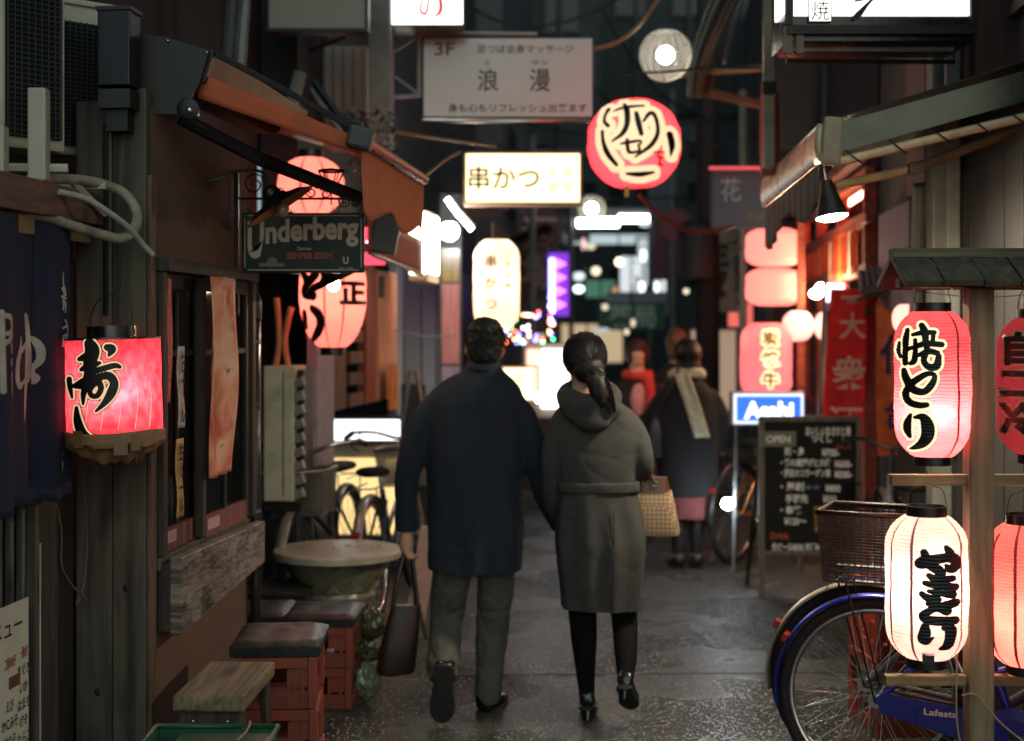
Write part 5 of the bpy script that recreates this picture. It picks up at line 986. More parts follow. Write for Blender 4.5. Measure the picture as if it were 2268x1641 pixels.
def banner(label, u0, u1, v0, v1, d, mat, items, tmat, pole=True, skew=0):
    t = thing('banner', label, 'banner', W((u0+u1)/2, v1, d)); w = (u1-u0)/F*d; h = (v1-v0)/F*d
    bm = NB(); sheet(bm, lambda i, j: Vector(((i-.5)*w*(1-.12*(1-j))+skew*(j-1)*w, .02*math.sin(i*7+j*5), h*j)), 14, 24); obj('cloth', bm, mat, t, True)
    if pole: obj('pole', tube(NB(), [(-w/2-.02+skew*-w, .03, -.5), (-w/2-.02, .03, h+.1)], .010, 6), Mgreyp, t)
    for s, x_, z_, sz in items: letters('character', s, tmat, t, (x_*w+skew*(z_-1)*w, -.03, z_*h), height=sz*h, bold=.02)
    return t
Mban = paper('banner_red', '#c83a38', (1, .1, .08, 1), .0, .55); Mchar = pm('banner_char', '#e0b0a0', .8, bump=0)
banner('red upright banner with pale characters behind the chalkboard', 1838, 1945, 640, 1010, 8.85, Mban, (('一', 0, .95, .02), ('大', 0, .78, .16), ('衆', 0, .50, .2), ('酒', -.0, .20, .2)), Mchar, skew=.25)
banner('orange banner with a large navy character behind the upper rack lantern', 1938, 2040, 668, 1010, 8.2, paper('banner_orange', '#e57a50', (1, .3, .1, 1), .0, .55), (('仙', 0, .66, .26), ('台', 0, .28, .2)), pm('banner_navy', '#2a2a55', .8, bump=0), False)
banner('red and white banner low behind the two left rack lanterns', 2040, 2120, 960, 1190, 7.6, paper('banner_crimson', '#c83a44', (1, .1, .1, 1), .0, .55), (('酒', 0, .6, .4),), pm('banner_white', '#d8c8c0', .8, bump=0), False)
vs_ = thing('vertical_sign', 'white vertical sign with a dark character band beside the red banner', 'sign', W(1848, 780, 9.3)); obj('board', bx((0, .02, 0), (.135, .05, .92), bev=.005), pm('vs_white', '#c8b8ae', .6), vs_); obj('lit_top', bx((0, -.008, .39), (.125, .006, .12)), em('vs_lit', (.8, .85, 1, 1), 2.4), vs_); obj('dark_band', bx((.0, -.008, .06), (.10, .006, .42)), pm('vs_dark', '#2a1a22', .6), vs_); letters('characters', '居酒', Mwhite, vs_, (0, -.013, .06), height=.36, width=.08, vertical=True)
bl = thing('light_box', 'blue lit beer sign with white lettering above the chalkboard', 'sign', W(1702, 905, 9.25)); k = 9.25/F
obj('case', bx((0, .06, 0), (162*k, .12, 74*k), bev=.005), pm('case_grey', '#9a9aa2', .5), bl); obj('lit_border', bx((0, -.003, 0), (154*k, .01, 66*k)), em('lit_border', (.78, .82, 1, 1), 1.0), bl); obj('lit_face', bx((0, -.010, .0), (142*k, .006, 54*k)), em('lit_blue', (.03, .16, .85, 1), 1.0), bl)
letters('lettering', 'Asahi', em('lit_letter', (.95, .97, 1, 1), 1.5, False), bl, (.0, -.0145, -.01), width=110*k, height=40*k, bold=.05, sx=.8)
for s in (-1, 1): obj('leg', tube(NB(), [(s*.2, .06, -.1), (s*.22, .06, -1.08)], .012, 6), Mgreyp, bl)
for i, (y_, z_, col_) in enumerate(((.25, 2.12, '#c8503c'), (.5, 2.1, '#d8c8b0'), (.75, 2.13, '#c8503c'), (1.0, 2.1, '#d88a4a'), (1.25, 2.12, '#c8503c'), (1.55, 2.1, '#d8c8b0'), (1.9, 2.12, '#c8503c'))):
    o = obj('menu_strip', bx((0, 0, 0), (.006, .10, .30)), paper('strip_%d' % i, col_, (1, .2, .1, 1), 0, .5)); o.location = RW(.09, 8.9+y_, z_); o.rotation_euler = (0, 0, SA); tag(o, '%s paper menu strip under the stall beam, %s from us' % ({'#c8503c': 'red', '#d8c8b0': 'cream', '#d88a4a': 'orange'}[col_], ('nearest', 'second', 'third', 'fourth', 'fifth', 'sixth', 'farthest')[i]), 'paper', 'paper strips along the stall beam')
# ---- chalkboard
cbk = thing('chalkboard', 'A-frame chalkboard menu with handwritten white lines and an OPEN tag', 'board', W(1795, 731, 8.55)-Vector((0, 0, 1.6)), 0)
k = 8.55/F; bw = 228*k; z0, z1 = 1.6-(1225-731)*k, 1.6-(922-731)*k; zc = (z0+z1)/2
Mchf = wood('board_frame', '#4c463e', '#7d7468')
fb = thing  # (board leans back a little)
lean_ = rotx(.0)
obj('slate', bx((0, .015, zc), (bw-.05, .012, z1-z0-.03)), pm('slate', '#060808', .8, var=.3, scale=4), cbk)
for s in (-1, 1): obj('side_rail', bx((s*(bw/2-.016), .01, (z1-(.02 if s < 0 else .02))/2+.01), (.034, .03, z1-.0), bev=.003), Mchf, cbk)
obj('top_rail', bx((0, .01, z1-.016), (bw-.07, .028, .032), bev=.003), Mchf, cbk); obj('bottom_rail', bx((0, .012, z0), (bw-.07, .026, .03), bev=.003), Mchf, cbk)
for s in (-1, 1): obj('rear_leg', tube(NB(), [(s*(bw/2-.03), .05, z1-.03), (s*(bw/2-.02)-.03, .38, 0)], .014, 6), Mblk, cbk)
Mch = pm('chalk', '#f4f1ea', .9, bump=0); Mcrd = pm('chalk_red', '#b2513e', .9, bump=0); Mcbl = pm('chalk_blue', '#7896a2', .9, bump=0)
def ch(s, u, v, wpx, hpx, m=None): letters('chalk_writing', s, m or Mch, cbk, ((u-1795)*k, .0065, 1.6-(v-731)*k), width=wpx*k, height=hpx*k*1.1, bold=.04)
ch('おいしいおさけと肴', 1835, 955, 100, 20); ch('つくし', 1820, 972, 46, 16); ch('おすすめ', 1870, 990, 34, 10, Mcrd); ch('刺・身', 1760, 1000, 44, 18); ch('¥700-', 1840, 1003, 40, 16)
for v, s, pr in ((1025, '・鶏の唐揚げと大根', '¥600-'), (1048, '・豚足のコラーゲン煮', '¥500-')): ch(s, 1785, v, 110, 17); ch(pr, 1868, v+3, 40, 15)
ch('・馬刺', 1755, 1078, 52, 18); ch('¥800', 1845, 1082, 34, 15); ch('辛子', 1800, 1080, 34, 8, Mcbl); ch('手羽先', 1765, 1105, 50, 18); ch('¥350', 1838, 1106, 30, 16); ch('・串焼', 1752, 1130, 46, 18); ch('¥120〜', 1762, 1155, 50, 15); ch('Drink', 1728, 1187, 42, 14, Mcrd); ch('生ビール¥500 冷酒¥450', 1770, 1212, 120, 17)
op = obj('open_tag', bx((0, 0, 0), (80*k, .01, 34*k)), pm('tag_green', '#6f7566', .7), cbk); op.location = ((1722-1795)*k, -.015, 1.6-(972-731)*k); letters('open_lettering', 'OPEN', pm('tag_letter', '#f0f0e6', .7, bump=0), op, (.0, -.0065, 0), width=54*k, bold=.03)
obj('photo', bx(((1818-1795)*k, .005, 1.6-(1150-731)*k), (28*k, .004, 56*k)), pm('photo_food', '#9a7446', .4, var=.8, scale=40), cbk)
# ---- hanging blue sign
lightbox('hanging_sign', 'dull blue sign board with a pale character right of the round lantern', W(1640, 438, 9.6), 128*9.6/F, 135*9.6/F, .06, pm('blue_board', '#55606e', .6, var=.1), pm('blue_frame', '#2f343c', .6), (('character', '花', pm('pale_blue_print', '#9aa4ae', .7, bump=0), -.065, .055, .14, .16, .02, False), ('small_characters', 'えび', pm('ochre_print', '#8d7f5a', .7, bump=0), .10, -.12, .13, .06, .02, False)), fr=.01)
o = obj('red_edge_strip', bx((0, 0, 0), (.42, .03, .02)), em('strip_red', (1, .12, .14, 1), .5)); o.location = W(1640, 372, 9.55); tag(o, 'thin red strip on top of the dull blue sign', 'strip')
# ================================================================== people
def fuse(name, bm, mat, parent, voxel=.011, sm=5, fold=0, fscale=7, zs=.45, crease=0, pleat=None, hem=None):
    me = bpy.data.meshes.new('tmp'); bmesh.ops.recalc_face_normals(bm, faces=bm.faces[:]); bm.to_mesh(me); bm.free()
    o = bpy.data.objects.new('tmp', me); COL.objects.link(o); m = o.modifiers.new('r', 'REMESH'); m.mode = 'VOXEL'; m.voxel_size = voxel; m.adaptivity = 0
    me2 = bpy.data.meshes.new_from_object(o.evaluated_get(bpy.context.evaluated_depsgraph_get())); bpy.data.objects.remove(o); bpy.data.meshes.remove(me)
    b = bmesh.new(); b.from_mesh(me2); bpy.data.meshes.remove(me2)
    for _ in range(sm): bmesh.ops.smooth_vert(b, verts=b.verts, factor=.5, use_axis_x=True, use_axis_y=True, use_axis_z=True)
    if fold:
        b.normal_update()
        for v in b.verts:
            p = v.co; n1 = noise.noise(Vector((p.x*fscale, p.y*fscale, p.z*fscale*zs)))+.5*noise.noise(Vector((p.x*fscale*2.3+5, p.y*fscale*2.3, p.z*fscale*zs*3))); dsp = fold*n1
            if crease:
                wq = Vector((noise.noise(p*4+Vector((3, 1, 7))), noise.noise(p*4+Vector((8, 2, 1))), 0))*.12
                n2 = noise.noise(Vector(((p.x+wq.x)*9+p.z*3, p.y*7, (p.z+wq.y)*5))); n3 = noise.noise(Vector(((p.x-wq.y)*8-p.z*5+4, p.y*7, p.z*7))); dsp -= crease*(max(0, 1-abs(n2)*5)**2+.7*max(0, 1-abs(n3)*5)**2)
            if pleat:
                zt, k_, am = pleat
                if p.z < zt: dsp += am*min(1, (zt-p.z)*6)*math.sin(math.atan2(p.y, p.x)*k_+2*noise.noise(Vector((p.x*3, p.y*3, p.z*1.5))))
            v.co = p+v.normal*dsp
    if hem: bmesh.ops.bisect_plane(b, geom=b.verts[:]+b.edges[:]+b.faces[:], plane_co=(0, 0, hem), plane_no=(.02, 0, 1), clear_inner=True)
    return obj(name, b, mat, parent, True)
def ell(bm, cen, rx, ry, rz_): ball(bm, cen, 1, 20, (rx, ry, rz_)); return bm
def limb(bm, pts, k=4, n=14):
    P = cr(pts, k); tube(bm, [p[:3] for p in P], [float(p[3]) for p in P], n); return bm
def torso(bm, rings, pw=2.3):
    loft(bm, [((cx, cy, z), a, b, (1, 0, 0), (0, 1, 0), pw) for z, cx, cy, a, b in rings]); return bm
def hand(bm, wrist, d, side, curl=.9, r=.0085):
    """wrist point, d = direction the hand points, side = which way the thumb leaves"""
    w = Vector(wrist); d = Vector(d).normalized(); s = Vector(side).normalized(); nrm = d.cross(s).normalized()
    limb(bm, [(*(w-d*.02), .024), (*(w+d*.04), .032), (*(w+d*.08), .028)])
    for i, L in enumerate((.068, .076, .070, .056)):
        b = w+d*.085+s*(.028-.019*i); p = [b-d*.02, b]; q = d.copy(); pos = b.copy()
        for j in range(3):
            q = (Matrix.Rotation(curl*(.5+.25*j), 3, s) @ q); pos = pos+q*L/3; p.append(pos.copy())
        tube(bm, p, [r*1.1, r*1.05, r, r*.95, r*.8], 8)
    b = w+d*.035+s*.028; tube(bm, [b, b+s*.022+d*.02, b+s*.028+d*.045+nrm*.012, b+s*.018+d*.06+nrm*.02], [r*1.3, r*1.2, r*1.05, r*.85], 8)
def shoe(parent, ankle, heel, toe, up, mat, wid=.047, h=.07, sole=None, heelh=0, nm='shoe'):
    heel, toe, up = Vector(heel), Vector(toe), Vector(up).normalized(); ax = (toe-heel); L = ax.length; ax.normalize(); sd = ax.cross(up).normalized(); up = sd.cross(ax).normalized()
    bm = NB(); prof = [(0, .55, .9), (.04, .78, 1.0), (.18, .80, 1.0), (.32, .74, .92), (.5, .85, .68), (.68, 1.0, .52), (.85, .88, .42), (.96, .55, .32), (1.0, .2, .2)]
    loft(bm, [(heel+ax*L*t+up*(h*q/2), wid*w_, h*q/2, sd, up, 2.6) for t, w_, q in prof]); o = obj(nm, bm, mat, parent, True)
    bm = NB(); loft(bm, [(heel+ax*L*t-up*.007, wid*w_*1.05, .009, sd, up, 4) for t, w_, q in prof]); so = obj('sole', bm, sole or Mrub, o, 50)
    if heelh: hb2 = NB(); tube(hb2, [heel+ax*.025, heel+ax*.018-up*heelh], [.022, .011], 10); obj('heel', hb2, mat, o, 40)
    elif sole: obj('heel', bx((0, 0, 0), (.001, .001, .001)), sole, o) if False else None
    return o
Mskin = pm('skin', '#b98a6c', .5, var=.06, bump=.03); Mskin2 = pm('skin_pale', '#c89a80', .5, var=.06, bump=.03)
def hairmat(name, col, rough=.38): return pm(name, col, max(.5, rough), var=.35, scale=90, stretch=(1, 1, .12), bump=.25, spec=.3)
def cloth_m(name, col, rough=.9): return pm(name, col, rough, var=.16, scale=30, fine=650, bump=.25)
def head_skin(bm, x, y, zc, rw, rd, rh, face=1):
    ell(bm, (x, y, zc), rw, rd, rh); ell(bm, (x, y+face*rd*.25, zc-rh*.45), rw*.74, rd*.72, rh*.55)
    tube(bm, [(x, y-face*.01, zc-rh*.3), (x, y-face*.015, zc-rh*1.55)], [.052, .06], 14)
    for s in (-1, 1): ell(bm, (x+s*(rw+.004), y-face*.008, zc-.012), .011, .020, .031)
    ell(bm, (x, y+face*rd*1.0, zc-rh*.12), .014, .018, .026); ell(bm, (x, y+face*rd*.9, zc-rh*.48), .028, .014, .009)
    for s in (-1, 1): ell(bm, (x+s*.031, y+face*rd*.84, zc+.002), .015, .012, .009)
# ---------------- man
mroot = Vector((-.159, 5.97, 0))
bm = NB(); head_skin(bm, .044, .0, 1.532, .073, .092, .112)
torso(bm, [(.62, 0, 0, .13, .09), (.9, 0, 0, .13, .09), (1.2, 0, 0, .13, .07), (1.34, .02, 0, .08, .06), (1.42, .03, 0, .06, .06)])
limb(bm, [(-.13, 0, 1.25, .035), (-.255, -.02, 1.05, .034), (-.285, .02, .76, .026)]); limb(bm, [(.14, 0, 1.25, .035), (.255, 0, 1.04, .034), (.38, .06, .77, .026)])
hand(bm, (-.285, .02, .745), (0, .02, -1), (0, 1, 0), -1.15); hand(bm, (.385, .065, .765), (.15, .2, -1), (0, 1, 0), .8)
limb(bm, [(-.09, 0, .66, .06), (-.115, .03, .36, .05), (-.115, -.17, .20, .035)]); limb(bm, [(.09, 0, .66, .06), (.08, .06, .34, .05), (.058, .0, .08, .035)])
man = fuse('person', bm, Mskin, None, .010, 2); man.location = mroot; tag(man, 'man in a dark navy coat and grey trousers walking away, carrying a red tote', 'person')
Mnavy = cloth_m('navy_wool', '#131b28')
bm = NB(); torso(bm, [(.54, .0, 0, .199, .138), (.62, .0, 0, .200, .138), (.75, .0, 0, .203, .142), (.95, .003, 0, .201, .137), (1.10, .004, 0, .205, .132), (1.22, .005, 0, .212, .125), (1.30, .006, 0, .210, .115), (1.35, .012, 0, .185, .104), (1.39, .022, 0, .140, .094), (1.42, .03, 0, .100, .085), (1.45, .038, 0, .074, .078)], 2.3)
limb(bm, [(-.13, 0, 1.29, .068), (-.192, -.005, 1.225, .068), (-.246, -.015, 1.10, .060), (-.274, -.02, 1.02, .055), (-.286, .0, .88, .050), (-.286, .02, .755, .048)]); limb(bm, [(.14, 0, 1.29, .068), (.200, 0, 1.225, .068), (.246, 0, 1.10, .060), (.268, .0, 1.02, .055), (.315, .02, .88, .050), (.372, .055, .775, .047)])
coat = fuse('coat', bm, Mnavy, man, .008, 4, .012, 6, .35, .0025, (.95, 7, .006), .60)
bm = NB(); torso(bm, [(1.425, .035, -.005, .082, .086), (1.455, .040, -.004, .074, .080), (1.482, .043, .0, .066, .072)], 2.1); fuse('collar', bm, Mnavy, coat, .008, 2)
obj('back_vent', tb([(.0, -.1445, .60), (.002, -.149, .72), (.004, -.150, .84)], .0022, 5), Mblk, coat)
Mtr = cloth_m('grey_trousers', '#43443b', .85)
bm = NB(); torso(bm, [(.58, -.0, 0, .165, .105), (.70, 0, 0, .16, .105)]); limb(bm, [(-.085, 0, .66, .088), (-.10, .01, .52, .082), (-.118, .035, .385, .073), (-.120, -.02, .31, .072), (-.122, -.12, .25, .068), (-.118, -.20, .205, .062), (-.116, -.225, .185, .060)]); limb(bm, [(.085, 0, .66, .088), (.088, .03, .50, .080), (.078, .05, .35, .070), (.066, .03, .20, .063), (.060, .0, .075, .060), (.060, -.0, .055, .061)])
fuse('trousers', bm, Mtr, man, .008, 3, .008, 12, .9, .006)
Mleather = pm('black_leather', '#0e0d0d', .25, bump=.05, spec=.7)
shoe(man, None, (.040, -.045, .008), (.115, .20, .008), (0, 0, 1), Mleather, .048, .085)
shoe(man, None, (-.112, -.250, .255), (-.128, -.19, .01), (0, 1, .10), Mleather, .052, .07, pm('shoe_sole', '#1b1a17', .8))
bm = NB(); ell(bm, (.044, -.012, 1.560), .081, .098, .088); ell(bm, (.044, -.045, 1.515), .070, .058, .075); ell(bm, (.044, -.02, 1.60), .072, .088, .055); box(bm, (.044, -.0, 1.60), (.12, .13, .06))
mh = fuse('hair', bm, hairmat('hair_black', '#15120f', .6), man, .0065, 3, .006, 60, 1)
bm = NB()
for i in range(900):
    a = R_.uniform(0, 6.28); e_ = R_.uniform(-.75, 1.5); n_ = Vector((math.cos(a)*math.cos(e_), math.sin(a)*math.cos(e_), math.sin(e_)))
    if n_.y > .5 and n_.z < .6: continue
    p = Vector((.044, -.012, 1.560))+Vector((n_.x*.080, n_.y*.097, n_.z*.090)); d_ = (n_*.6+Vector((R_.uniform(-.3, .3), -.1, -.75))).normalized(); tube(bm, [p, p+d_*.014, p+d_*.024+Vector((0, 0, -.004))], [.0016, .0013, .0006], 4, caps=False)
obj('hair_strands', bm, hairmat('hair_black', '#15120f', .6), mh)
tg = thing('tote_bag', 'dark red leather tote bag held in the man left hand', 'bag', mroot+Vector((-.30, .03, .0)), .25)
bm = NB(); loft(bm, [((0, 0, .155), .074, .045, (1, 0, 0), (0, 1, 0), 4), ((0, 0, .17), .082, .052, (1, 0, 0), (0, 1, 0), 4), ((.005, 0, .30), .074, .045, (1, 0, 0), (0, 1, 0), 3), ((.015, 0, .44), .062, .022, (1, 0, 0), (0, 1, 0), 3)])
for v in bm.verts: v.co += Vector((noise.noise(v.co*14), noise.noise(v.co*14+Vector((9, 0, 0))), 0))*.006; v.co.x -= .035*(1-(v.co.z-.15)/.3)
obj('body', bm, pm('tote_red', '#2a1012', .5, var=.3, scale=16, bump=.3), tg, 50)
for s in (-1, 1): obj('handle', tb([(-.045, s*.02, .43), (-.025, s*.018, .55), (.005, s*.008, .66), (.022, s*.004, .675), (.035, s*.008, .66), (.05, s*.018, .54), (.06, s*.02, .43)], .007, 6, 5), pm('tote_strap', '#2e1110', .4), tg)
# ---------------- woman
wroot = Vector((.355, 5.85, 0))
bm = NB(); head_skin(bm, -.056, .01, 1.478, .070, .088, .105)
torso(bm, [(.50, 0, 0, .12, .08), (.9, 0, 0, .12, .08), (1.15, 0, 0, .12, .07), (1.26, -.02, 0, .07, .05), (1.36, -.04, 0, .05, .05)])
limb(bm, [(-.12, 0, 1.19, .03), (-.18, 0, 1.03, .03), (-.15, .12, .80, .022)]); limb(bm, [(.11, 0, 1.19, .03), (.172, .0, 1.06, .03), (.170, .20, 1.03, .024)])
hand(bm, (-.145, .13, .80), (.1, .5, -1), (0, 1, 0), .7, .0075); hand(bm, (.170, .215, 1.028), (0, 1, -.1), (-1, 0, 0), 1.2, .0075)
limb(bm, [(-.067, 0, .54, .045), (-.060, -.01, .34, .036), (-.05, .0, .09, .024)]); limb(bm, [(.10, 0, .56, .045), (.106, .02, .46, .04), (.106, -.05, .36, .034), (.098, -.18, .22, .024)])
wom = fuse('person', bm, Mskin2, None, .010, 2); wom.location = wroot; tag(wom, 'woman in a belted olive grey coat with low ponytail walking away beside the man', 'person')
Mol = cloth_m('olive_wool', '#313230')
bm = NB(); torso(bm, [(.40, .012, 0, .162, .127), (.48, .012, 0, .165, .128), (.60, .010, 0, .177, .135), (.73, .006, 0, .186, .138), (.85, .0, 0, .178, .128), (.955, -.003, 0, .163, .112), (1.06, -.004, 0, .175, .116), (1.15, -.006, 0, .190, .112), (1.225, -.01, 0, .188, .10), (1.27, -.016, 0, .155, .09), (1.30, -.025, 0, .115, .08), (1.335, -.035, 0, .075, .07)], 2.3)
limb(bm, [(-.12, 0, 1.225, .058), (-.165, 0, 1.15, .058), (-.186, -.005, 1.05, .051), (-.186, .03, .92, .047), (-.155, .11, .800, .044)]); limb(bm, [(.11, 0, 1.225, .058), (.155, -.005, 1.15, .060), (.174, -.015, 1.07, .056), (.178, .02, 1.025, .053), (.172, .10, 1.025, .049), (.170, .20, 1.03, .046)])
wc = fuse('coat', bm, Mol, wom, .008, 4, .010, 6, .35, .0022, (.94, 9, .007), .462)
obj('back_seam', tb([(.05, -.138, .46), (.052, -.1435, .60), (.055, -.1435, .75), (.055, -.132, .87)], .0022, 5), pm('seam', '#22221d', .9), wc)
bm = NB(); loft(bm, [((-.003, 0, z), .170*q, .119*q, (1, 0, 0), (0, 1, 0), 2.4) for z, q in ((.935, 1.0), (.94, 1.025), (.96, 1.03), (.978, 1.025), (.982, 1.0))]); fuse('belt', bm, Mol, wc, .007, 1, .003, 12)
bm = NB(); nP = 18
tube(bm, [(-.04+.098*math.sin(2*PI*i/nP), -.025-.088*math.cos(2*PI*i/nP), 1.335-.045*math.cos(2*PI*i/nP)) for i in range(nP)], [.040+.016*math.cos(2*PI*i/nP) for i in range(nP)], 12, closed=True)
ell(bm, (-.03, -.105, 1.275), .125, .048, .070); ell(bm, (-.03, -.125, 1.235), .075, .036, .045); fuse('hood', bm, Mol, wom, .009, 4, .006, 10, 1)
Mwh = hairmat('hair_dark', '#16110f', .33)
bm = NB(); ell(bm, (-.056, -.008, 1.492), .090, .103, .102); ell(bm, (-.045, -.07, 1.44), .066, .05, .06); hr = fuse('hair', bm, Mwh, wom, .007, 4, .004, 30, .3)
bm = NB(); limb(bm, [(-.03, -.10, 1.425, .030), (-.018, -.13, 1.40, .040), (-.008, -.142, 1.35, .036), (.002, -.145, 1.31, .024), (.006, -.145, 1.285, .009)]); fuse('ponytail', bm, Mwh, hr, .006, 3, .006, 40, .25)
bm = NB(); tie = Vector((-.03, -.108, 1.425)); hcn = Vector((-.056, -.008, 1.492))
for i in range(230):
    a = R_.uniform(-2.75, 2.75); st_ = Vector((math.sin(a)*.089, math.cos(a)*.100, R_.uniform(.0, .085))); st_.x *= math.sqrt(max(.05, 1-(st_.z/.102)**2)); st_.y *= math.sqrt(max(.05, 1-(st_.z/.102)**2)); P_ = []
    e = tie-hcn+Vector((R_.uniform(-.03, .03), 0, R_.uniform(-.02, .02)))
    for j in range(9):
        t = j/8; v = st_.lerp(e, t); q = math.sqrt((v.x/.0925)**2+(v.y/.1055)**2+(v.z/.1045)**2)+1e-6; P_.append(hcn+v/q*(1 if t < .85 else 1-(t-.85)*.5)*R_.uniform(.995, 1.012))
    tube(bm, P_, [.0016]*9, 4, caps=False)
for i in range(70):
    a = R_.uniform(0, 6.28); r_ = R_.uniform(.6, 1.04); P_ = [Vector((-.022+x*0+dx*math.cos(a)*r_, y+dy*math.sin(a)*r_*.6, z)) for x, y, z, dx, dy in ((0, -.11, 1.42, .030, .030), (0, -.13, 1.395, .041, .041), (0, -.143, 1.35, .038, .038), (0, -.147, 1.31, .027, .027), (0, -.148, 1.27, .015, .015))]
    tube(bm, [p+Vector((.006*k_, 0, 0)) for k_, p in enumerate(cr(P_, 3))], .0015, 4, caps=False)
obj('hair_strands', bm, Mwh, hr)
obj('hair_tie', tube(NB(), [(-.022+.036*math.cos(t), -.118-.012*math.sin(t), 1.412+.034*math.sin(t)) for t in [2*PI*i/14 for i in range(14)]], .008, 8, closed=True), Mblk, hr, True)
Mtight = pm('black_tights', '#0a0a0b', .9, spec=.15)
bm = NB(); limb(bm, [(-.068, 0, .56, .068), (-.066, 0, .46, .060), (-.060, -.012, .34, .055), (-.054, -.01, .22, .043), (-.048, 0, .11, .034), (-.046, .01, .07, .034)]); fuse('stocking', bm, Mtight, wom, .008, 3)
bm = NB(); limb(bm, [(.10, 0, .56, .068), (.106, .02, .46, .058), (.108, -.03, .38, .053), (.104, -.12, .29, .047), (.098, -.19, .215, .033), (.096, -.21, .195, .033)]); fuse('stocking', bm, Mtight, wom, .008, 3)
shoe(wom, None, (-.048, -.045, .062), (-.030, .165, .008), (0, .25, 1), Mleather, .040, .065, None, .058, 'pump')
shoe(wom, None, (.085, -.262, .205), (.125, -.12, .085), (.1, .6, .75), Mleather, .040, .065, None, .055, 'pump')
HBS = 1.12
hbg = thing('handbag', 'beige patterned handbag with brown leather trim hanging from the woman right arm', 'bag', wroot+Vector((.225, .10, 0)), -.15)
bm = NB(); loft(bm, [((.01, 0, .745), .108, .058, (1, 0, 0), (0, 1, 0), 5), ((.01, 0, .76), .113, .064, (1, 0, 0), (0, 1, 0), 5), ((0, 0, .93), .088, .045, (1, 0, 0), (0, 1, 0), 5)])
def monogram():
    m, n, l, p = _base('bag_canvas'); tc = n.new('ShaderNodeTexCoord'); mp = n.new('ShaderNodeMapping'); mp.inputs['Rotation'].default_value = (0, PI/4, 0); l.new(tc.outputs['Object'], mp.inputs[0])
    ck = n.new('ShaderNodeTexChecker'); ck.inputs['Scale'].default_value = 78; ck.inputs[1].default_value = c('#c4a684'); ck.inputs[2].default_value = c('#9a7c5c'); l.new(mp.outputs[0], ck.inputs[0])
    vo = n.new('ShaderNodeTexNoise'); vo.inputs['Scale'].default_value = 130; l.new(tc.outputs['Object'], vo.inputs[0]); mx = n.new('ShaderNodeMixRGB'); mx.blend_type = 'MULTIPLY'; mx.inputs[0].default_value = .6; l.new(ck.outputs[0], mx.inputs[1]); l.new(vo.outputs[0], mx.inputs[2]); l.new(mx.outputs[0], p.inputs['Base Color']); p.inputs['Roughness'].default_value = .5; return m
obj('body', bm, monogram(), hbg, 50); Mbl = pm('bag_leather', '#4a2c1c', .35, bump=.1)
bm = NB(); loft(bm, [((0, 0, .925), .083, .048, (1, 0, 0), (0, 1, 0), 5), ((-.002, 0, .985), .072, .04, (1, 0, 0), (0, 1, 0), 5)]); obj('top_band', bm, Mbl, hbg, 50)
for s in (-1, 1):
    obj('handle', tb([(-.04, s*.046, .965), (-.05, s*.04, 1.02), (-.045, s*.02, 1.055), (-.03, s*.02, 1.05), (-.01, s*.038, 1.02), (.02, s*.046, .965)], .006, 6, 5), Mbl, hbg)
    for x_ in (-.04, .02): obj('ring', tube(NB(), [(x_+.011*math.cos(t), s*.05, .962+.011*math.sin(t)) for t in [2*PI*i/12 for i in range(12)]], .0028, 6, closed=True), pm('gold_metal', '#c8a868', .2, 1, bump=0), hbg, True)
# ---------------- people farther on
def bystander(label, root, rz, hgt, coatc, coat_rings, arms, hair, haircol, extras=None, legs=True, skirt=None, face=-1, legcol='#0c0c10', shoecol='#15120f'):
    s = hgt/1.6; bm = NB(); head_skin(bm, 0, 0, 1.47*s, .068, .086, .105, face)
    torso(bm, [(.5*s, 0, 0, .11, .08), (1.1*s, 0, 0, .12, .08), (1.25*s, 0, 0, .07, .06), (1.34*s, 0, 0, .05, .05)]); 
    for sx in (-1, 1): limb(bm, [(sx*.07, 0, .55*s, .055), (sx*.065, .0, .3, .045), (sx*.06, 0, .07, .032)]); limb(bm, [(sx*.12, 0, 1.17*s, .03), (sx*.2, 0, 1.0*s, .035), (sx*.2, arms*.1, .82*s, .022)]); hand(bm, (sx*.2, arms*.1, .81*s), (0, .1*arms, -1), (0, 1, 0), .6, .008)
    p = fuse('person', bm, Mskin2, None, .011, 2); p.location = root; p.rotation_euler = (0, 0, rz); tag(p, label, 'person')
    bm = NB(); torso(bm, [(z*s, 0, 0, a, b) for z, a, b in coat_rings])
    for sx in (-1, 1): limb(bm, [(sx*.13, 0, 1.21*s, .068), (sx*.19, 0, 1.12*s, .072), (sx*.222, arms*.0, 1.0*s, .066), (sx*.215, arms*.08, .84*s, .055)])
    fuse('coat', bm, cloth_m('coat_'+coatc[1:], coatc), p, .012, 4, .008, 6)
    bm = NB()
    for e in hair: ell(bm, (e[0], e[1], e[2]*s), e[3], e[4], e[5])
    fuse('hair', bm, hairmat('hair_'+haircol[1:], haircol), p, .009, 3, .005, 25, .4)
    if skirt: bm = NB(); torso(bm, [(skirt[1], 0, 0, .165, .13), (skirt[2], 0, 0, .15, .12)]); fuse('skirt', bm, cloth_m('skirt_'+skirt[0][1:], skirt[0]), p, .012, 2, .008, 9)
    for sx in (-1, 1):
        bm = NB(); limb(bm, [(sx*.07, 0, .56, .068), (sx*.065, -.01, .33, .055), (sx*.06, 0, .09, .04)]); fuse('trouser_leg', bm, pm('leg_'+legcol[1:], legcol, .7), p, .011, 2); shoe(p, None, (sx*.06, -.07*-face*-1, .008), (sx*.075, .17*face*1.0, .008), (0, 0, 1), pm('shoe_'+shoecol[1:], shoecol, .4), .045, .08)
    return p
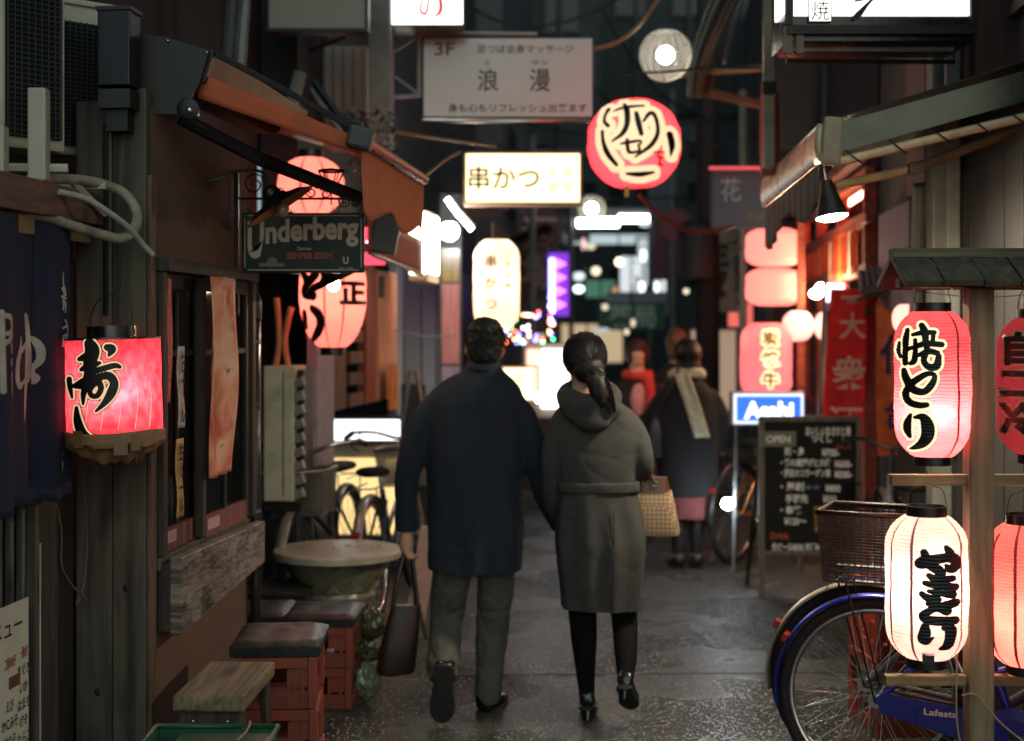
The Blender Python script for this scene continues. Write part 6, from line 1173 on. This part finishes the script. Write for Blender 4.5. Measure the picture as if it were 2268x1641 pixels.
sw = bystander('woman in black coat with pale checked scarf and red skirt seen from behind', W(1522, 731, 9.6)-Vector((0, 0, 1.6)), .05, 1.55, '#0d0f16', [(.50, .20, .15), (.62, .21, .15), (.85, .215, .15), (1.05, .22, .15), (1.2, .19, .13), (1.28, .12, .1), (1.33, .07, .07)], 1, [(0, -.01, 1.49, .095, .11, .105), (0, -.03, 1.40, .088, .08, .09), (0, -.03, 1.33, .075, .07, .06)], '#0d0b0b', skirt=('#6a3434', .33, .52), face=1)
Mscf = pm('scarf_pale', '#b5b097', .9, var=.3, scale=30)
bm = NB(); tube(bm, [(.095*math.sin(t), .0-.085*math.cos(t), 1.30+.02*math.cos(t)) for t in [2*PI*i/16 for i in range(16)]], .038, 10, closed=True); sf = fuse('scarf', bm, Mscf, sw, .010, 3, .006, 14, 1)
bm = NB(); sheet(bm, lambda i, j: Vector((-.06+.13*j+.095*(i-.5)+.0, -.125-.055*math.sin(j*2.2)-.012*math.sin(i*7), 1.31-.42*j)), 8, 20); thick(obj('scarf_end', bm, Mscf, sf, True), .016)
hb3 = thing('shoulder_bag', 'dark shoulder bag at the hip of the woman with the pale scarf', 'bag', W(1455, 960, 9.55)); bm = NB(); loft(bm, [((0, 0, -.16), .075, .04, (1, 0, 0), (0, 1, 0), 3), ((0, 0, .0), .08, .05, (1, 0, 0), (0, 1, 0), 3), ((.01, 0, .12), .05, .03, (1, 0, 0), (0, 1, 0), 3)]); obj('body', bm, pm('bag_navy', '#12161c', .4), hb3, 50); obj('strap', tb([(.0, -.02, .12), (.08, -.06, .3), (.15, -.04, .47)], .008, 6, 4), Mblk, hb3)
rw = bystander('woman facing us in a dark jacket and bright red scarf', W(1412, 731, 11.2)-Vector((0, 0, 1.6)), 0, 1.53, '#1d1416', [(.62, .18, .13), (.85, .19, .14), (1.05, .2, .14), (1.2, .18, .12), (1.28, .11, .09), (1.32, .06, .06)], -1, [(0, .015, 1.52, .088, .10, .082), (-.05, .02, 1.47, .045, .085, .08), (.06, .02, 1.47, .045, .085, .08)], '#3a1d14', face=-1, legcol='#1a1d26', shoecol='#7a2a22')
bm = NB(); tube(bm, [(.09*math.sin(t), -.01-.085*math.cos(t), 1.25-.01*math.cos(t)) for t in [2*PI*i/16 for i in range(16)]], .04, 10, closed=True); limb(bm, [(.07, -.10, 1.24, .04), (.085, -.145, 1.10, .045), (.09, -.15, .95, .04)]); fuse('scarf', bm, pm('scarf_red', '#c03428', .8), rw, .011, 3, .006, 14, 1)
bm = NB(); ell(bm, (-.0, -.115, 1.05), .07, .04, .14); fuse('blouse', bm, pm('blouse_pink', '#d08a86', .8), rw, .011, 2)
bystander('person with light brown hair almost hidden behind the woman with the pale scarf', W(1498, 731, 11.6)-Vector((0, 0, 1.6)), .0, 1.63, '#1a1c20', [(.55, .2, .14), (.85, .2, .14), (1.05, .21, .14), (1.2, .18, .12), (1.28, .11, .09), (1.32, .06, .06)], 1, [(0, -.01, 1.49, .09, .105, .105), (0, -.03, 1.40, .08, .07, .09)], '#5a4028', face=1)
# ================================================================== far end of the alley
def facade(name, label, x0, x1, y, z1, mat, wins=(), lit=(), side=None):
    t = thing(name, label, 'building', (0, 0, 0)); obj('wall', bx(((x0+x1)/2, y+1.0, z1/2), (x1-x0, 2.0, z1)), mat, t)
    for i, (u, v, w, h) in enumerate(wins):
        p = W(u, v, y); kk_ = y/F; f = obj('window', bx((p.x, y-.02, p.z), (w*kk_, .06, h*kk_), bev=.0), pm('win_frame', '#2b2d2e', .6), t); obj('pane', bx((p.x, y-.055, p.z), (w*kk_*.86, .012, h*kk_*.86)), em('win_lit_%d' % (i % 3), ((1, .85, .6, 1), (.8, .9, 1, 1), (1, .75, .45, 1))[i % 3], 1.1, False) if i in lit else Mpane, f)
    return t
D0 = LW(-.1, 10.3, 0); hd = thing('dark_house', 'dark house front on the left behind the man', 'building', D0, SA); obj('wall', bx((-.4, 2.4, 2.6), (.5, 4.6, 5.2)), pm('dhouse', '#2a2e30', .85, dirt=.3), hd)
for i in range(5): obj('shutter_panel', bx((-.12, .5+.8*i, 1.1), (.04, .72, 2.1), bev=.006), pm('shutter', '#23282b', .5, .2), hd)
obj('pale_door', bx((-.09, 2.6, .95), (.05, .5, 1.9)), pm('pale_door', '#6f6963', .7), hd)
E0 = LW(.0, 15.2, 0); he = thing('concrete_house', 'grey concrete building on the left with the purple neon sign', 'building', E0, SA); obj('wall', bx((-1.0, 5, 3.5), (2, 9.8, 7)), pm('ehouse', '#4a4a4c', .85, dirt=.3), he)
for i in range(4): o = obj('window', bx((.0, .9+2.2*i, 3.4), (.06, 1.0, 1.0)), pm('win_frame', '#2b2d2e', .6), he); obj('pane', bx((.033, .9+2.2*i, 3.4), (.012, .86, .86)), Mpane, o)
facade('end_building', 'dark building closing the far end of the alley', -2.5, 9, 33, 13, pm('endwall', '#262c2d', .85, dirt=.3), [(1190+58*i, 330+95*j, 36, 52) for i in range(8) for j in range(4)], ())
o = thing('stall_row', 'dark house front on the far right beyond the stall', 'building', RW(0, 14.2, 0), SA); obj('wall', bx((.6, 8, 3.2), (1.2, 16, 6.4)), pm('rrow', '#3c4242', .85, dirt=.3), o)
for i in range(5): w_ = obj('window', bx((-.02, 1.2+2.6*i, 2.9), (.06, 1.2, .9)), pm('win_frame', '#2b2d2e', .6), o); obj('pane', bx((-.055, 1.2+2.6*i, 2.9), (.012, 1.06, .78)), Mpane, w_)
for i in range(4): obj('door', bx((-.02, 2.4+3.0*i, 1.05), (.05, .9, 2.1)), pm('door_grey', '#5a5e60', .6), o)
# a row of upper storeys so that no sky band shows
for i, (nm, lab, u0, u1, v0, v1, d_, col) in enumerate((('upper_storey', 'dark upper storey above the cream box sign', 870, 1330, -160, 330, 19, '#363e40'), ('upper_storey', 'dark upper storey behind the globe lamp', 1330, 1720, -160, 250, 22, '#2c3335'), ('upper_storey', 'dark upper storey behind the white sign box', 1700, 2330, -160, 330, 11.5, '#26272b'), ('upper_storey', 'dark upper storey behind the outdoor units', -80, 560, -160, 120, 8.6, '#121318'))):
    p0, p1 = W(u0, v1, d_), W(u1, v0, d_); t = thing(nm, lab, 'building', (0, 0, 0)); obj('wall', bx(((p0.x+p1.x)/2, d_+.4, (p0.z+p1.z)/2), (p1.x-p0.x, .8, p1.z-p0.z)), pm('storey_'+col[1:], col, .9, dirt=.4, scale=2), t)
    n_ = int((p1.x-p0.x)/.9)
    for j in range(n_): w_ = obj('window', bx((p0.x+.45+.9*j, d_-.02, p0.z+(p1.z-p0.z)*.62), (.5, .06, .62), bev=.004), pm('win_frame', '#2b2d2e', .6), t); obj('pane', bx((p0.x+.45+.9*j, d_-.055, p0.z+(p1.z-p0.z)*.62), (.42, .012, .54)), Mpane, w_)
    for j in range(3): obj('pipe', tube(NB(), [(p0.x+(p1.x-p0.x)*(.2+.3*j), d_-.06, p0.z), (p0.x+(p1.x-p0.x)*(.2+.3*j), d_-.06, p1.z)], .04, 8), pm('pipe_far', '#33393a', .6), t)
pl_ = thing('utility_pole', 'dark utility pole behind the woman with the pale scarf', 'pole', W(1567, 731, 14)-Vector((0, 0, 1.6))); obj('shaft', tube(NB(), [(0, 0, 0), (0, 0, 7)], [.125, .10], 18), pm('pole_dark', '#26201e', .8), pl_, True); obj('transformer', lathe(NB(), [(.0, 0), (.2, 0), (.2, .5), (.12, .56), (0, .56)], 18, (-.12, -.2, 2.1)), pm('pole_box', '#2b2426', .6), pl_, 40)
o = obj('round_plate', lathe(NB(), [(0, -.01), (.16, -.01), (.16, .01), (0, .01)], 24), pm('plate_wine', '#5a2a33', .6), pl_, 30); o.location = (-.33, -.2, .95+.0); o.rotation_euler = (PI/2, 0, 0); o.location.z = 2.62
# ---- lit signs and lamps in the distance
na = thing('neon_sign', 'purple neon sign with pink arrowheads down its side, left of centre', 'sign', W(1237, 630, 15.0)); k = 15/F
obj('case', bx((0, .06, 0), (52*k, .1, 152*k), bev=.01), pm('neon_case', '#2a1650', .5), na); obj('purple_glow_panel', bx((.0, -.0, 0), (46*k, .01, 140*k)), em('neon_purple', (.16, .03, .55, 1), .9), na)
obj('neon_tube', tube(NB(), [(-15*k, -.03, -58*k), (-15*k, -.03, 58*k)], .028, 8), em('neon_blue', (.35, .40, 1, 1), 4, False), na)
for i in range(4):
    z_ = (45-30*i)*k; bm = NB(); prism(bm, [(-8*k, z_+13*k), (18*k, z_), (-8*k, z_-13*k)], -.05, -.02); obj('arrowhead', bm, em('neon_pink', (1, .22, .50, 1), 1.8, False), na)
ff = thing('fairy_lights', 'tangle of coloured fairy lights above the yellow box sign', 'lights', (0, 0, 0)); cols = ((.25, .2, 1, 1), (.1, 1, .35, 1), (1, .12, .06, 1), (1, .45, .15, 1), (1, .95, .85, 1), (.5, .4, 1, 1))
pts = [(1120+R_.random()*85, 690+R_.random()*70) for _ in range(40)]+[(1214+R_.random()*12, 650+R_.random()*108) for _ in range(20)]
src = [obj('bulb', ball(NB(), (0, 0, 0), .014, 8), em('fairy_%d' % i, cl_, 6, False), ff, True) for i, cl_ in enumerate(cols)]
for s_, q in zip(src, pts): s_.location = W(q[0], q[1], 13.2)
for i, q in enumerate(pts[6:]): inst('bulb', src[(i*5+i//3) % 6], ff, W(q[0], q[1], 13.0+R_.random()*.4))
obj('wire', tb([W(q[0], q[1], 13.2) for q in pts[:12]], .004, 4, 3), Mblk, ff)
sd_ = thing('lit_shop', 'white lit shop front window between the man and the woman', 'building', W(1215, 890, 13.6)); obj('frame', bx((0, .1, .2), (.48, .15, .72), bev=.01), pm('shop_frame', '#b09a86', .6), sd_); obj('lit_window', bx((.06, 0, .22), (.26, .05, .56)), em('shop_lit', (.85, .95, 1, 1), 2.6), sd_); obj('poster', bx((-.15, 0, .28), (.12, .04, .45)), em('shop_poster', (1, .75, .6, 1), .9), sd_); obj('base', bx((0, .1, -.5), (.5, .15, .7)), Mblk, sd_)
lightbox('light_box', 'small cream lit box sign with dark writing at the man right shoulder', W(1150, 850, 12.4), 80*12.4/F, 78*12.4/F, .14, em('lit_cream2', (1, .80, .45, 1), 1.5), pm('case_tan2', '#8a5a40', .6), (('writing', '酒', Mko, .0, .02, .1, .11, .02, False),), 1, fr=.015)
o = obj('sign_post', tube(NB(), [W(1150, 895, 12.5), W(1150, 1130, 12.5)], .03, 8), Mblk); tag(o, 'black post under the small cream box sign at the man shoulder', 'post')
def lampdot(label, u, v, d_, r, col, st_, sq=(1, 1, 1), grp='small lamps glowing far down the alley', nm='street_lamp'):
    t = thing(nm, label, 'lamp', W(u, v, d_), 0, grp); r *= (.5 if d_ > 15 else .85); st_ = st_*(.12+.4*R_.random()**2) if d_ > 13 else st_*1.6; st_ = round(st_, 2); obj('bulb', ball(NB(), (0, 0, 0), r, 12, sq), em('dot_%s_%s' % ('%02x%02x%02x' % tuple(int(x_*255) for x_ in col), st_), (*col, 1), st_, d_ < 13 or r > .08), t, True); obj('cap', lathe(NB(), [(r*.6, r*sq[2]*.85), (r*.3, r*sq[2]*1.15), (0, r*sq[2]*1.2)], 10), Mblk, t); return t
wm, co = (1, .85, .6), (.85, .95, 1)
for (lab, u, v, d_, r, col, st_, sq) in (('bright square lamp at the far end of the dark red awning', 995, 512, 9.6, .075, co, 80, (1, 1, 1)), ('white twin lamp above the cream box sign, left one', 1160, 308, 24, .11, co, 4, (1.2, 1, .6)), ('white twin lamp above the cream box sign, right one', 1193, 308, 24, .11, co, 4, (1.2, 1, .6)), ('small round white lamp right of the cream window', 1156, 488, 22, .07, co, 4, (1, 1, 1)),
    ('round warm lamp among the lights right of the neon sign', 1372, 580, 24, .14, wm, 8, (1, 1, 1)), ('warm lamp nearest the neon sign on its right', 1320, 600, 24, .15, wm, 7, (1, 1, 1)), ('white double lamp touching the neon sign, upper part', 1282, 612, 22, .17, co, 6, (1.1, 1, .8)), ('white double lamp touching the neon sign, lower part', 1282, 640, 22, .15, co, 6, (1.1, 1, .8)), ('yellow hanging lamp high right of the neon sign', 1308, 546, 24, .17, wm, 2, (1, 1, .6)), ('low round white lamp in the middle distance', 1340, 680, 20, .09, wm, 6, (1, 1, 1)), ('slim white lamp left of the dark pole', 1408, 595, 26, .14, co, 5, (.6, 1, 1.6)),
    ('tall white lamp in the cluster near the dark pole', 1425, 565, 26, .16, co, 6, (.7, 1, 1.6)), ('second tall white lamp in the cluster near the dark pole', 1453, 570, 26, .12, co, 6, (.7, 1, 1.6)), ('low white lamp in the cluster near the dark pole', 1420, 635, 26, .17, co, 6, (.9, 1, 1.3)), ('short white lamp right of that cluster', 1455, 635, 26, .11, co, 5, (.7, 1, 1.8)), ('small yellow lamp just left of the dark pole', 1522, 525, 18, .07, wm, 5, (1, 1, 1)), ('small warm lamp lower left of the dark pole', 1520, 645, 18, .07, wm, 4, (1, 1, 1)), ('pale lamp above the woman with the red scarf', 1388, 735, 18, .06, wm, 6, (1, 1, 1.4)), ('second pale lamp above the woman with the red scarf', 1402, 715, 18, .06, wm, 4, (1, 1, 1.8)), ('white pill shaped lamp low over the woman head', 1333, 731, 21, .16, co, 3, (1.5, 1, .45)), ('white upright lamp beside the tall red stall lantern', 1580, 745, 14, .06, co, 3, (.7, 1, 2)),
    ('white lamp at the far side of the fluorescent beams', 1428, 497, 20, .13, co, 5, (1.2, 1, .6)), ('white sign light just below the globe lamp', 1292, 540, 22, .09, (1, .6, .6), 3, (.7, 1, 2.2)), ('bright bicycle lamp glowing low beside the woman with the red skirt', 1612, 1115, 9.15, .045, co, 75, (1, 1, 1)), ('bright lamp at the man right shoulder', 1192, 880, 12, .04, co, 22, (.8, 1, 1.3))):
    lampdot(lab, u, v, d_, r, col, st_, sq)
for i, (u0, u1, v, d_, lab) in enumerate(((1278, 1370, 494, 20, 'lower white fluorescent tube right of the small globe lamp'), (1310, 1452, 484, 22, 'upper long white fluorescent tube right of the small globe lamp'))):
    t = thing('tube_lamp', lab, 'lamp'); obj('tube', tube(NB(), [W(u0, v, d_), W(u1, v, d_)], .06, 10), em('tube_cool', (.9, .97, 1, 1), 9), t); obj('fitting', bx((W(u0, v, d_)+W(u1, v, d_))/2+Vector((0, .05, .12)), ((u1-u0)/F*d_, .12, .08)), Mgreyp, t)
for i, (a, b, lab) in enumerate(((W(990, 440, 9.3), W(1015, 475, 9.3), 'upper white tube light slanting beside the cream box sign'), (W(1012, 470, 9.35), W(1045, 508, 9.35), 'lower white tube light slanting beside the cream box sign'))):
    t = thing('tube_lamp', lab, 'lamp'); obj('tube', tube(NB(), [a, b], .016, 8), em('tube_warm', (1, .9, .78, 1), 30), t); obj('fitting', tube(NB(), [a+Vector((.02, .03, .02)), b+Vector((.02, .03, .02))], .02, 6), Mblk, t)
lightbox('light_box', 'dim cream window sign under the cream box sign', W(1150, 474, 21), 66*21/F, 32*21/F, .2, em('lit_dimcream', (1, .85, .5, 1), 1.1, False), Mblk, (), 1, fr=.03)
# coloured strips on the dark post behind the man
cp = thing('banner_post', 'tall post wrapped in yellow and pink glossy banners left of the man head', 'post', W(998, 731, 10.4)-Vector((0, 0, 1.6)), 0)
obj('shaft', bx((0, .05, 1.3), (.16, .08, 2.6)), pm('bp_dark', '#22201f', .5), cp)
for z0_, z1_, col in ((1.95, 2.2, '#8d6f2c'), (1.35, 1.94, '#b06a66'), (.6, 1.34, '#8e7a86')): obj('banner_strip', bx((0, .0, (z0_+z1_)/2), (.13, .012, z1_-z0_-.006)), pm('strip_'+col[1:], col, .25, var=.4, stretch=(8, 1, .3), spec=.7), cp)
af = thing('a_frame_sign', 'dark A-frame sign standing left behind the man shoulder', 'sign', W(915, 731, 10.0)-Vector((0, 0, 1.6)))
for s in (-1, 1): obj('leg', tube(NB(), [(s*.10, 0, .82), (s*.02, .0, 1.32)], .018, 6), Mgreyp, af)
obj('panel', bx((0, .02, .92), (.17, .02, .6)), Mblk, af); obj('lower_frame', bx((0, .02, .32), (.26, .06, .62)), Mblk, af)
pk = thing('leaning_board', 'pale pink board with dark edge leaning behind the red tote', 'board', W(945, 731, 7.4)-Vector((0, 0, 1.6))); obj('board', bx((-.02, .0, .33), (.10, .02, .50), rot=roty(.16)), pm('board_pink', '#b58f88', .6), pk); obj('edge', bx((-.07, -.012, .30), (.018, .03, .62), rot=roty(-.22)), Mdw, pk)
# ================================================================== cables overhead
Mcb = pm('cable_brown', '#8a6a42', .5); Mck = pm('cable_black', '#0b0c0d', .6); Mcrr = pm('cable_red', '#7d3328', .6)
for lab, pts_, r, m in (('thick brown cable sagging from the wide grey sign to the top edge', [W(1315, 108, 8.3), W(1370, 92, 8.3), W(1420, 50, 8.3), W(1470, -20, 8.3)], .012, Mcb), ('red hose sagging from the round lantern to the right', [W(1415, 432, 8.4), W(1460, 475, 8.5), W(1520, 510, 8.6), W(1590, 512, 8.7), W(1625, 500, 8.8)], .013, Mcrr), ('black wire crossing just under the globe lamp', [W(1380, 165, 8.4), W(1480, 158, 8.4), W(1590, 150, 8.4), W(1720, 152, 8.4)], .008, Mck), ('yellowish cable left of the cream box sign', [W(870, 290, 8.9), W(960, 305, 8.9), W(1100, 324, 8.9)], .009, pm('cable_yellow', '#9a8040', .5)),
    ('thin wire from the rust awning to the cream box sign', [W(940, 390, 8.5), W(985, 355, 8.7), W(1020, 335, 8.8)], .007, Mcb), ('black wire sagging across the dark top centre', [W(1050, 20, 11), W(1150, 60, 11), W(1280, 40, 11), W(1380, -10, 11)], .012, Mck), ('grey wire low behind the man head', [W(870, 730, 10), W(940, 745, 10), W(1010, 742, 10)], .006, Mgreyp), ('grey pipe rising at the right of the globe lamp', [W(1600, 140, 9.5), W(1620, 60, 9.5), W(1650, -20, 9.5)], .02, Mgreyp)):
    o = obj('cable', tb(pts_, r, 6, 6), m, None, True); tag(o, lab, 'cable')
bu = thing('cable_bundle', 'thick brown bundle of cables hanging diagonally right of the globe lamp', 'cable'); 
for i in range(5): obj('strand', tb([W(1640-14*i, -20, 9.2), W(1600-12*i, 60, 9.2+.03*i), W(1565-9*i, 140, 9.3), W(1548-6*i, 215, 9.4)], .022 if i < 2 else .012, 6, 5), (pm('strand_brown', '#4a342a', .5), pm('strand_brown', '#4a342a', .5), Mck, Mgreyp, pm('strand_clear', '#5f665f', .2, spec=.8))[i], bu, True)
bm_ = thing('rusty_beam', 'rusty steel beam between the globe lamp and the cream steel post', 'beam'); obj('web', tube(NB(), [W(1525, 195, 9.6), W(1700, 235, 9.2)], .03, 6), pm('rust', '#6a3f2a', .7, var=.5), bm_); obj('web', tube(NB(), [W(1500, 165, 9.6), W(1700, 150, 9.2)], .022, 6), pm('rust2', '#8a6a48', .6, var=.4), bm_); obj('gusset', bx(W(1560, 180, 9.5), (.12, .03, .1), rot=roty(.4)), pm('rust', '#6a3f2a', .7), bm_)

# ---- dim signs, awnings and clutter receding along both sides
for (lab, u, v, d_, w, h, col, tx, tc_) in (('dim maroon upright sign on the far left side', 1195, 560, 17, .42, 1.1, '#5a2c34', '酒場', '#b09a8c'), ('grey upright sign high on the far left side', 1180, 420, 19, .5, 1.2, '#5e6462', '寿司', '#2a2c2e'), ('dim green sign low on the far right side', 1400, 700, 21, 1.0, .42, '#33594a', '薬局', '#a8b8ac'), ('dim white sign over the low green sign', 1412, 672, 22, .95, .36, '#8b929a', '', ''), ('dim wine coloured square sign left of the dark pole', 1498, 550, 17, .55, .75, '#5a2f3a', '', ''), ('grey blue upright sign on the far right side', 1470, 470, 20, .4, 1.3, '#4c5a66', '', ''), ('pale upright sign right of the dark pole', 1618, 600, 15.5, .35, .9, '#8c8478', '麺', '#33302c'), ('dim brown sign above the small globe lamp', 1235, 505, 24, 1.1, .45, '#4f4238', '', '')):
    t = thing('hanging_sign', lab, 'sign', W(u, v, d_)); obj('board', bx((0, .05, 0), (w, .1, h), bev=.01), pm('far_'+col[1:], col, .6, var=.15), t); obj('arm', tube(NB(), [(0, .05, h/2), (.0, .05, h/2+.25)], .02, 6), Mblk, t)
    if tx: letters('characters', tx, pm('ink_'+tc_[1:], tc_, .7, bump=0), t, (0, -.004, 0), width=w*.7 if w > h else None, height=None if w > h else h*.8, vertical=h > w, bold=.02)
for i, (y, z, s_) in enumerate(((11.2, 2.5, -1), (12.6, 2.9, -1), (16.5, 2.7, -1), (19, 3.0, -1), (15.2, 2.5, 1), (18, 2.8, 1), (21, 2.6, 1))):
    p = LW(.15, y, z) if s_ < 0 else RW(.2, y, z); t = thing('shop_awning', 'dim sloping shop awning on the %s side, %s from the couple' % ('left' if s_ < 0 else 'right', ('nearest', 'second', 'third', 'farthest', 'nearest', 'second', 'farthest')[i]), 'awning', p, SA)
    obj('canvas', bx((0, 0, 0), (.6, 1.2, .02), rot=roty(.35*(-s_)*-1)), pm('awning_%d' % (i % 3), ('#5a4a3c', '#3f4a48', '#5c3630')[i % 3], .8), t); obj('valance', bx((-s_*.28, 0, -.18), (.015, 1.2, .16)), pm('awning_%d' % (i % 3), '#5a4a3c', .8), t)
for i, (u, d_, v0, v1) in enumerate(((1180, 14.5, 300, 900), (1265, 20, 250, 860), (1490, 16, 200, 880), (1645, 12, 200, 900), (1440, 24, 350, 830))):
    t = thing('drainpipe', 'thin grey vertical pipe far down the alley, %s counted from the left' % ('first', 'second', 'fourth', 'fifth', 'third')[i], 'pipe'); obj('pipe', tube(NB(), [W(u, v0, d_), W(u, v1, d_)], .035, 8), pm('pipe_far2', '#59605e', .5), t); obj('bracket', bx(W(u, (v0+v1)/2, d_), (.1, .06, .04)), Mblk, t)
for i, (a, b, sag) in enumerate(((W(880, 260, 12), W(1700, 300, 12), .3), (W(900, 180, 14), W(1720, 230, 13), .4), (W(1180, 60, 16), W(1560, 330, 14), .2), (W(1000, 330, 15), W(1600, 430, 15), .25), (W(1330, 20, 12), W(1560, 260, 13), .2))):
    m_ = (a+b)/2-Vector((0, 0, sag)); o = obj('cable', tb([a, a.lerp(m_, .55)-Vector((0, 0, sag*.15)), m_, b.lerp(m_, .55)-Vector((0, 0, sag*.15)), b], .012, 5, 4), Mck, None, True); tag(o, 'thin black overhead wire across the dark alley, %s one' % ('lowest left', 'long upper', 'steep central', 'nearest the lamps', 'short upper right')[i], 'cable')

# ---- added lit windows, a doorway and glowing boards far down both sides
for i, (lab, u, v, d_, w, h, col_, st_) in enumerate((('pale lit upper board left of the cluster of lamps', 1398, 612, 27, .42, .75, (.9, .95, 1), .55), ('tall cool lit board in the cluster of lamps', 1436, 580, 27.5, .4, .9, (.85, .97, 1), .4), ('narrow cool lit board right in the cluster of lamps', 1462, 600, 27.2, .22, .9, (.9, 1, 1), .6), ('warm lit shop window low at the far end', 1300, 760, 26, 1.3, .7, (1, .75, .45), .35), ('dim green lit board over the far end', 1330, 640, 29, .6, .35, (.4, 1, .7), .08), ('small orange lit board at the far end', 1385, 655, 28, .5, .35, (1, .5, .25), .5), ('long pale strip window high at the far end', 1370, 530, 30, 1.9, .2, (.8, .95, 1), .4), ('warm lit doorway behind the scarf woman', 1580, 820, 16, .5, .9, (1, .7, .5), .22), ('red lit board right of the dark pole', 1640, 690, 16.5, .28, .8, (1, .2, .15), .6), ('warm lit shop window low on the far left', 1180, 800, 18, .3, .7, (1, .8, .6), .4))):
    t = thing('glowing_sign', lab, 'sign', W(u, v, d_), 0); obj('frame', bx((0, .05, 0), (w+.08, .08, h+.08)), Mblk, t); obj('lit_glass', bx((0, 0, 0), (w, .02, h)), em('far_lit_%d' % i, (*col_, 1), st_, False), t); obj('mullion', bx((0, -.015, 0), (.03, .012, h)), Mblk, t)
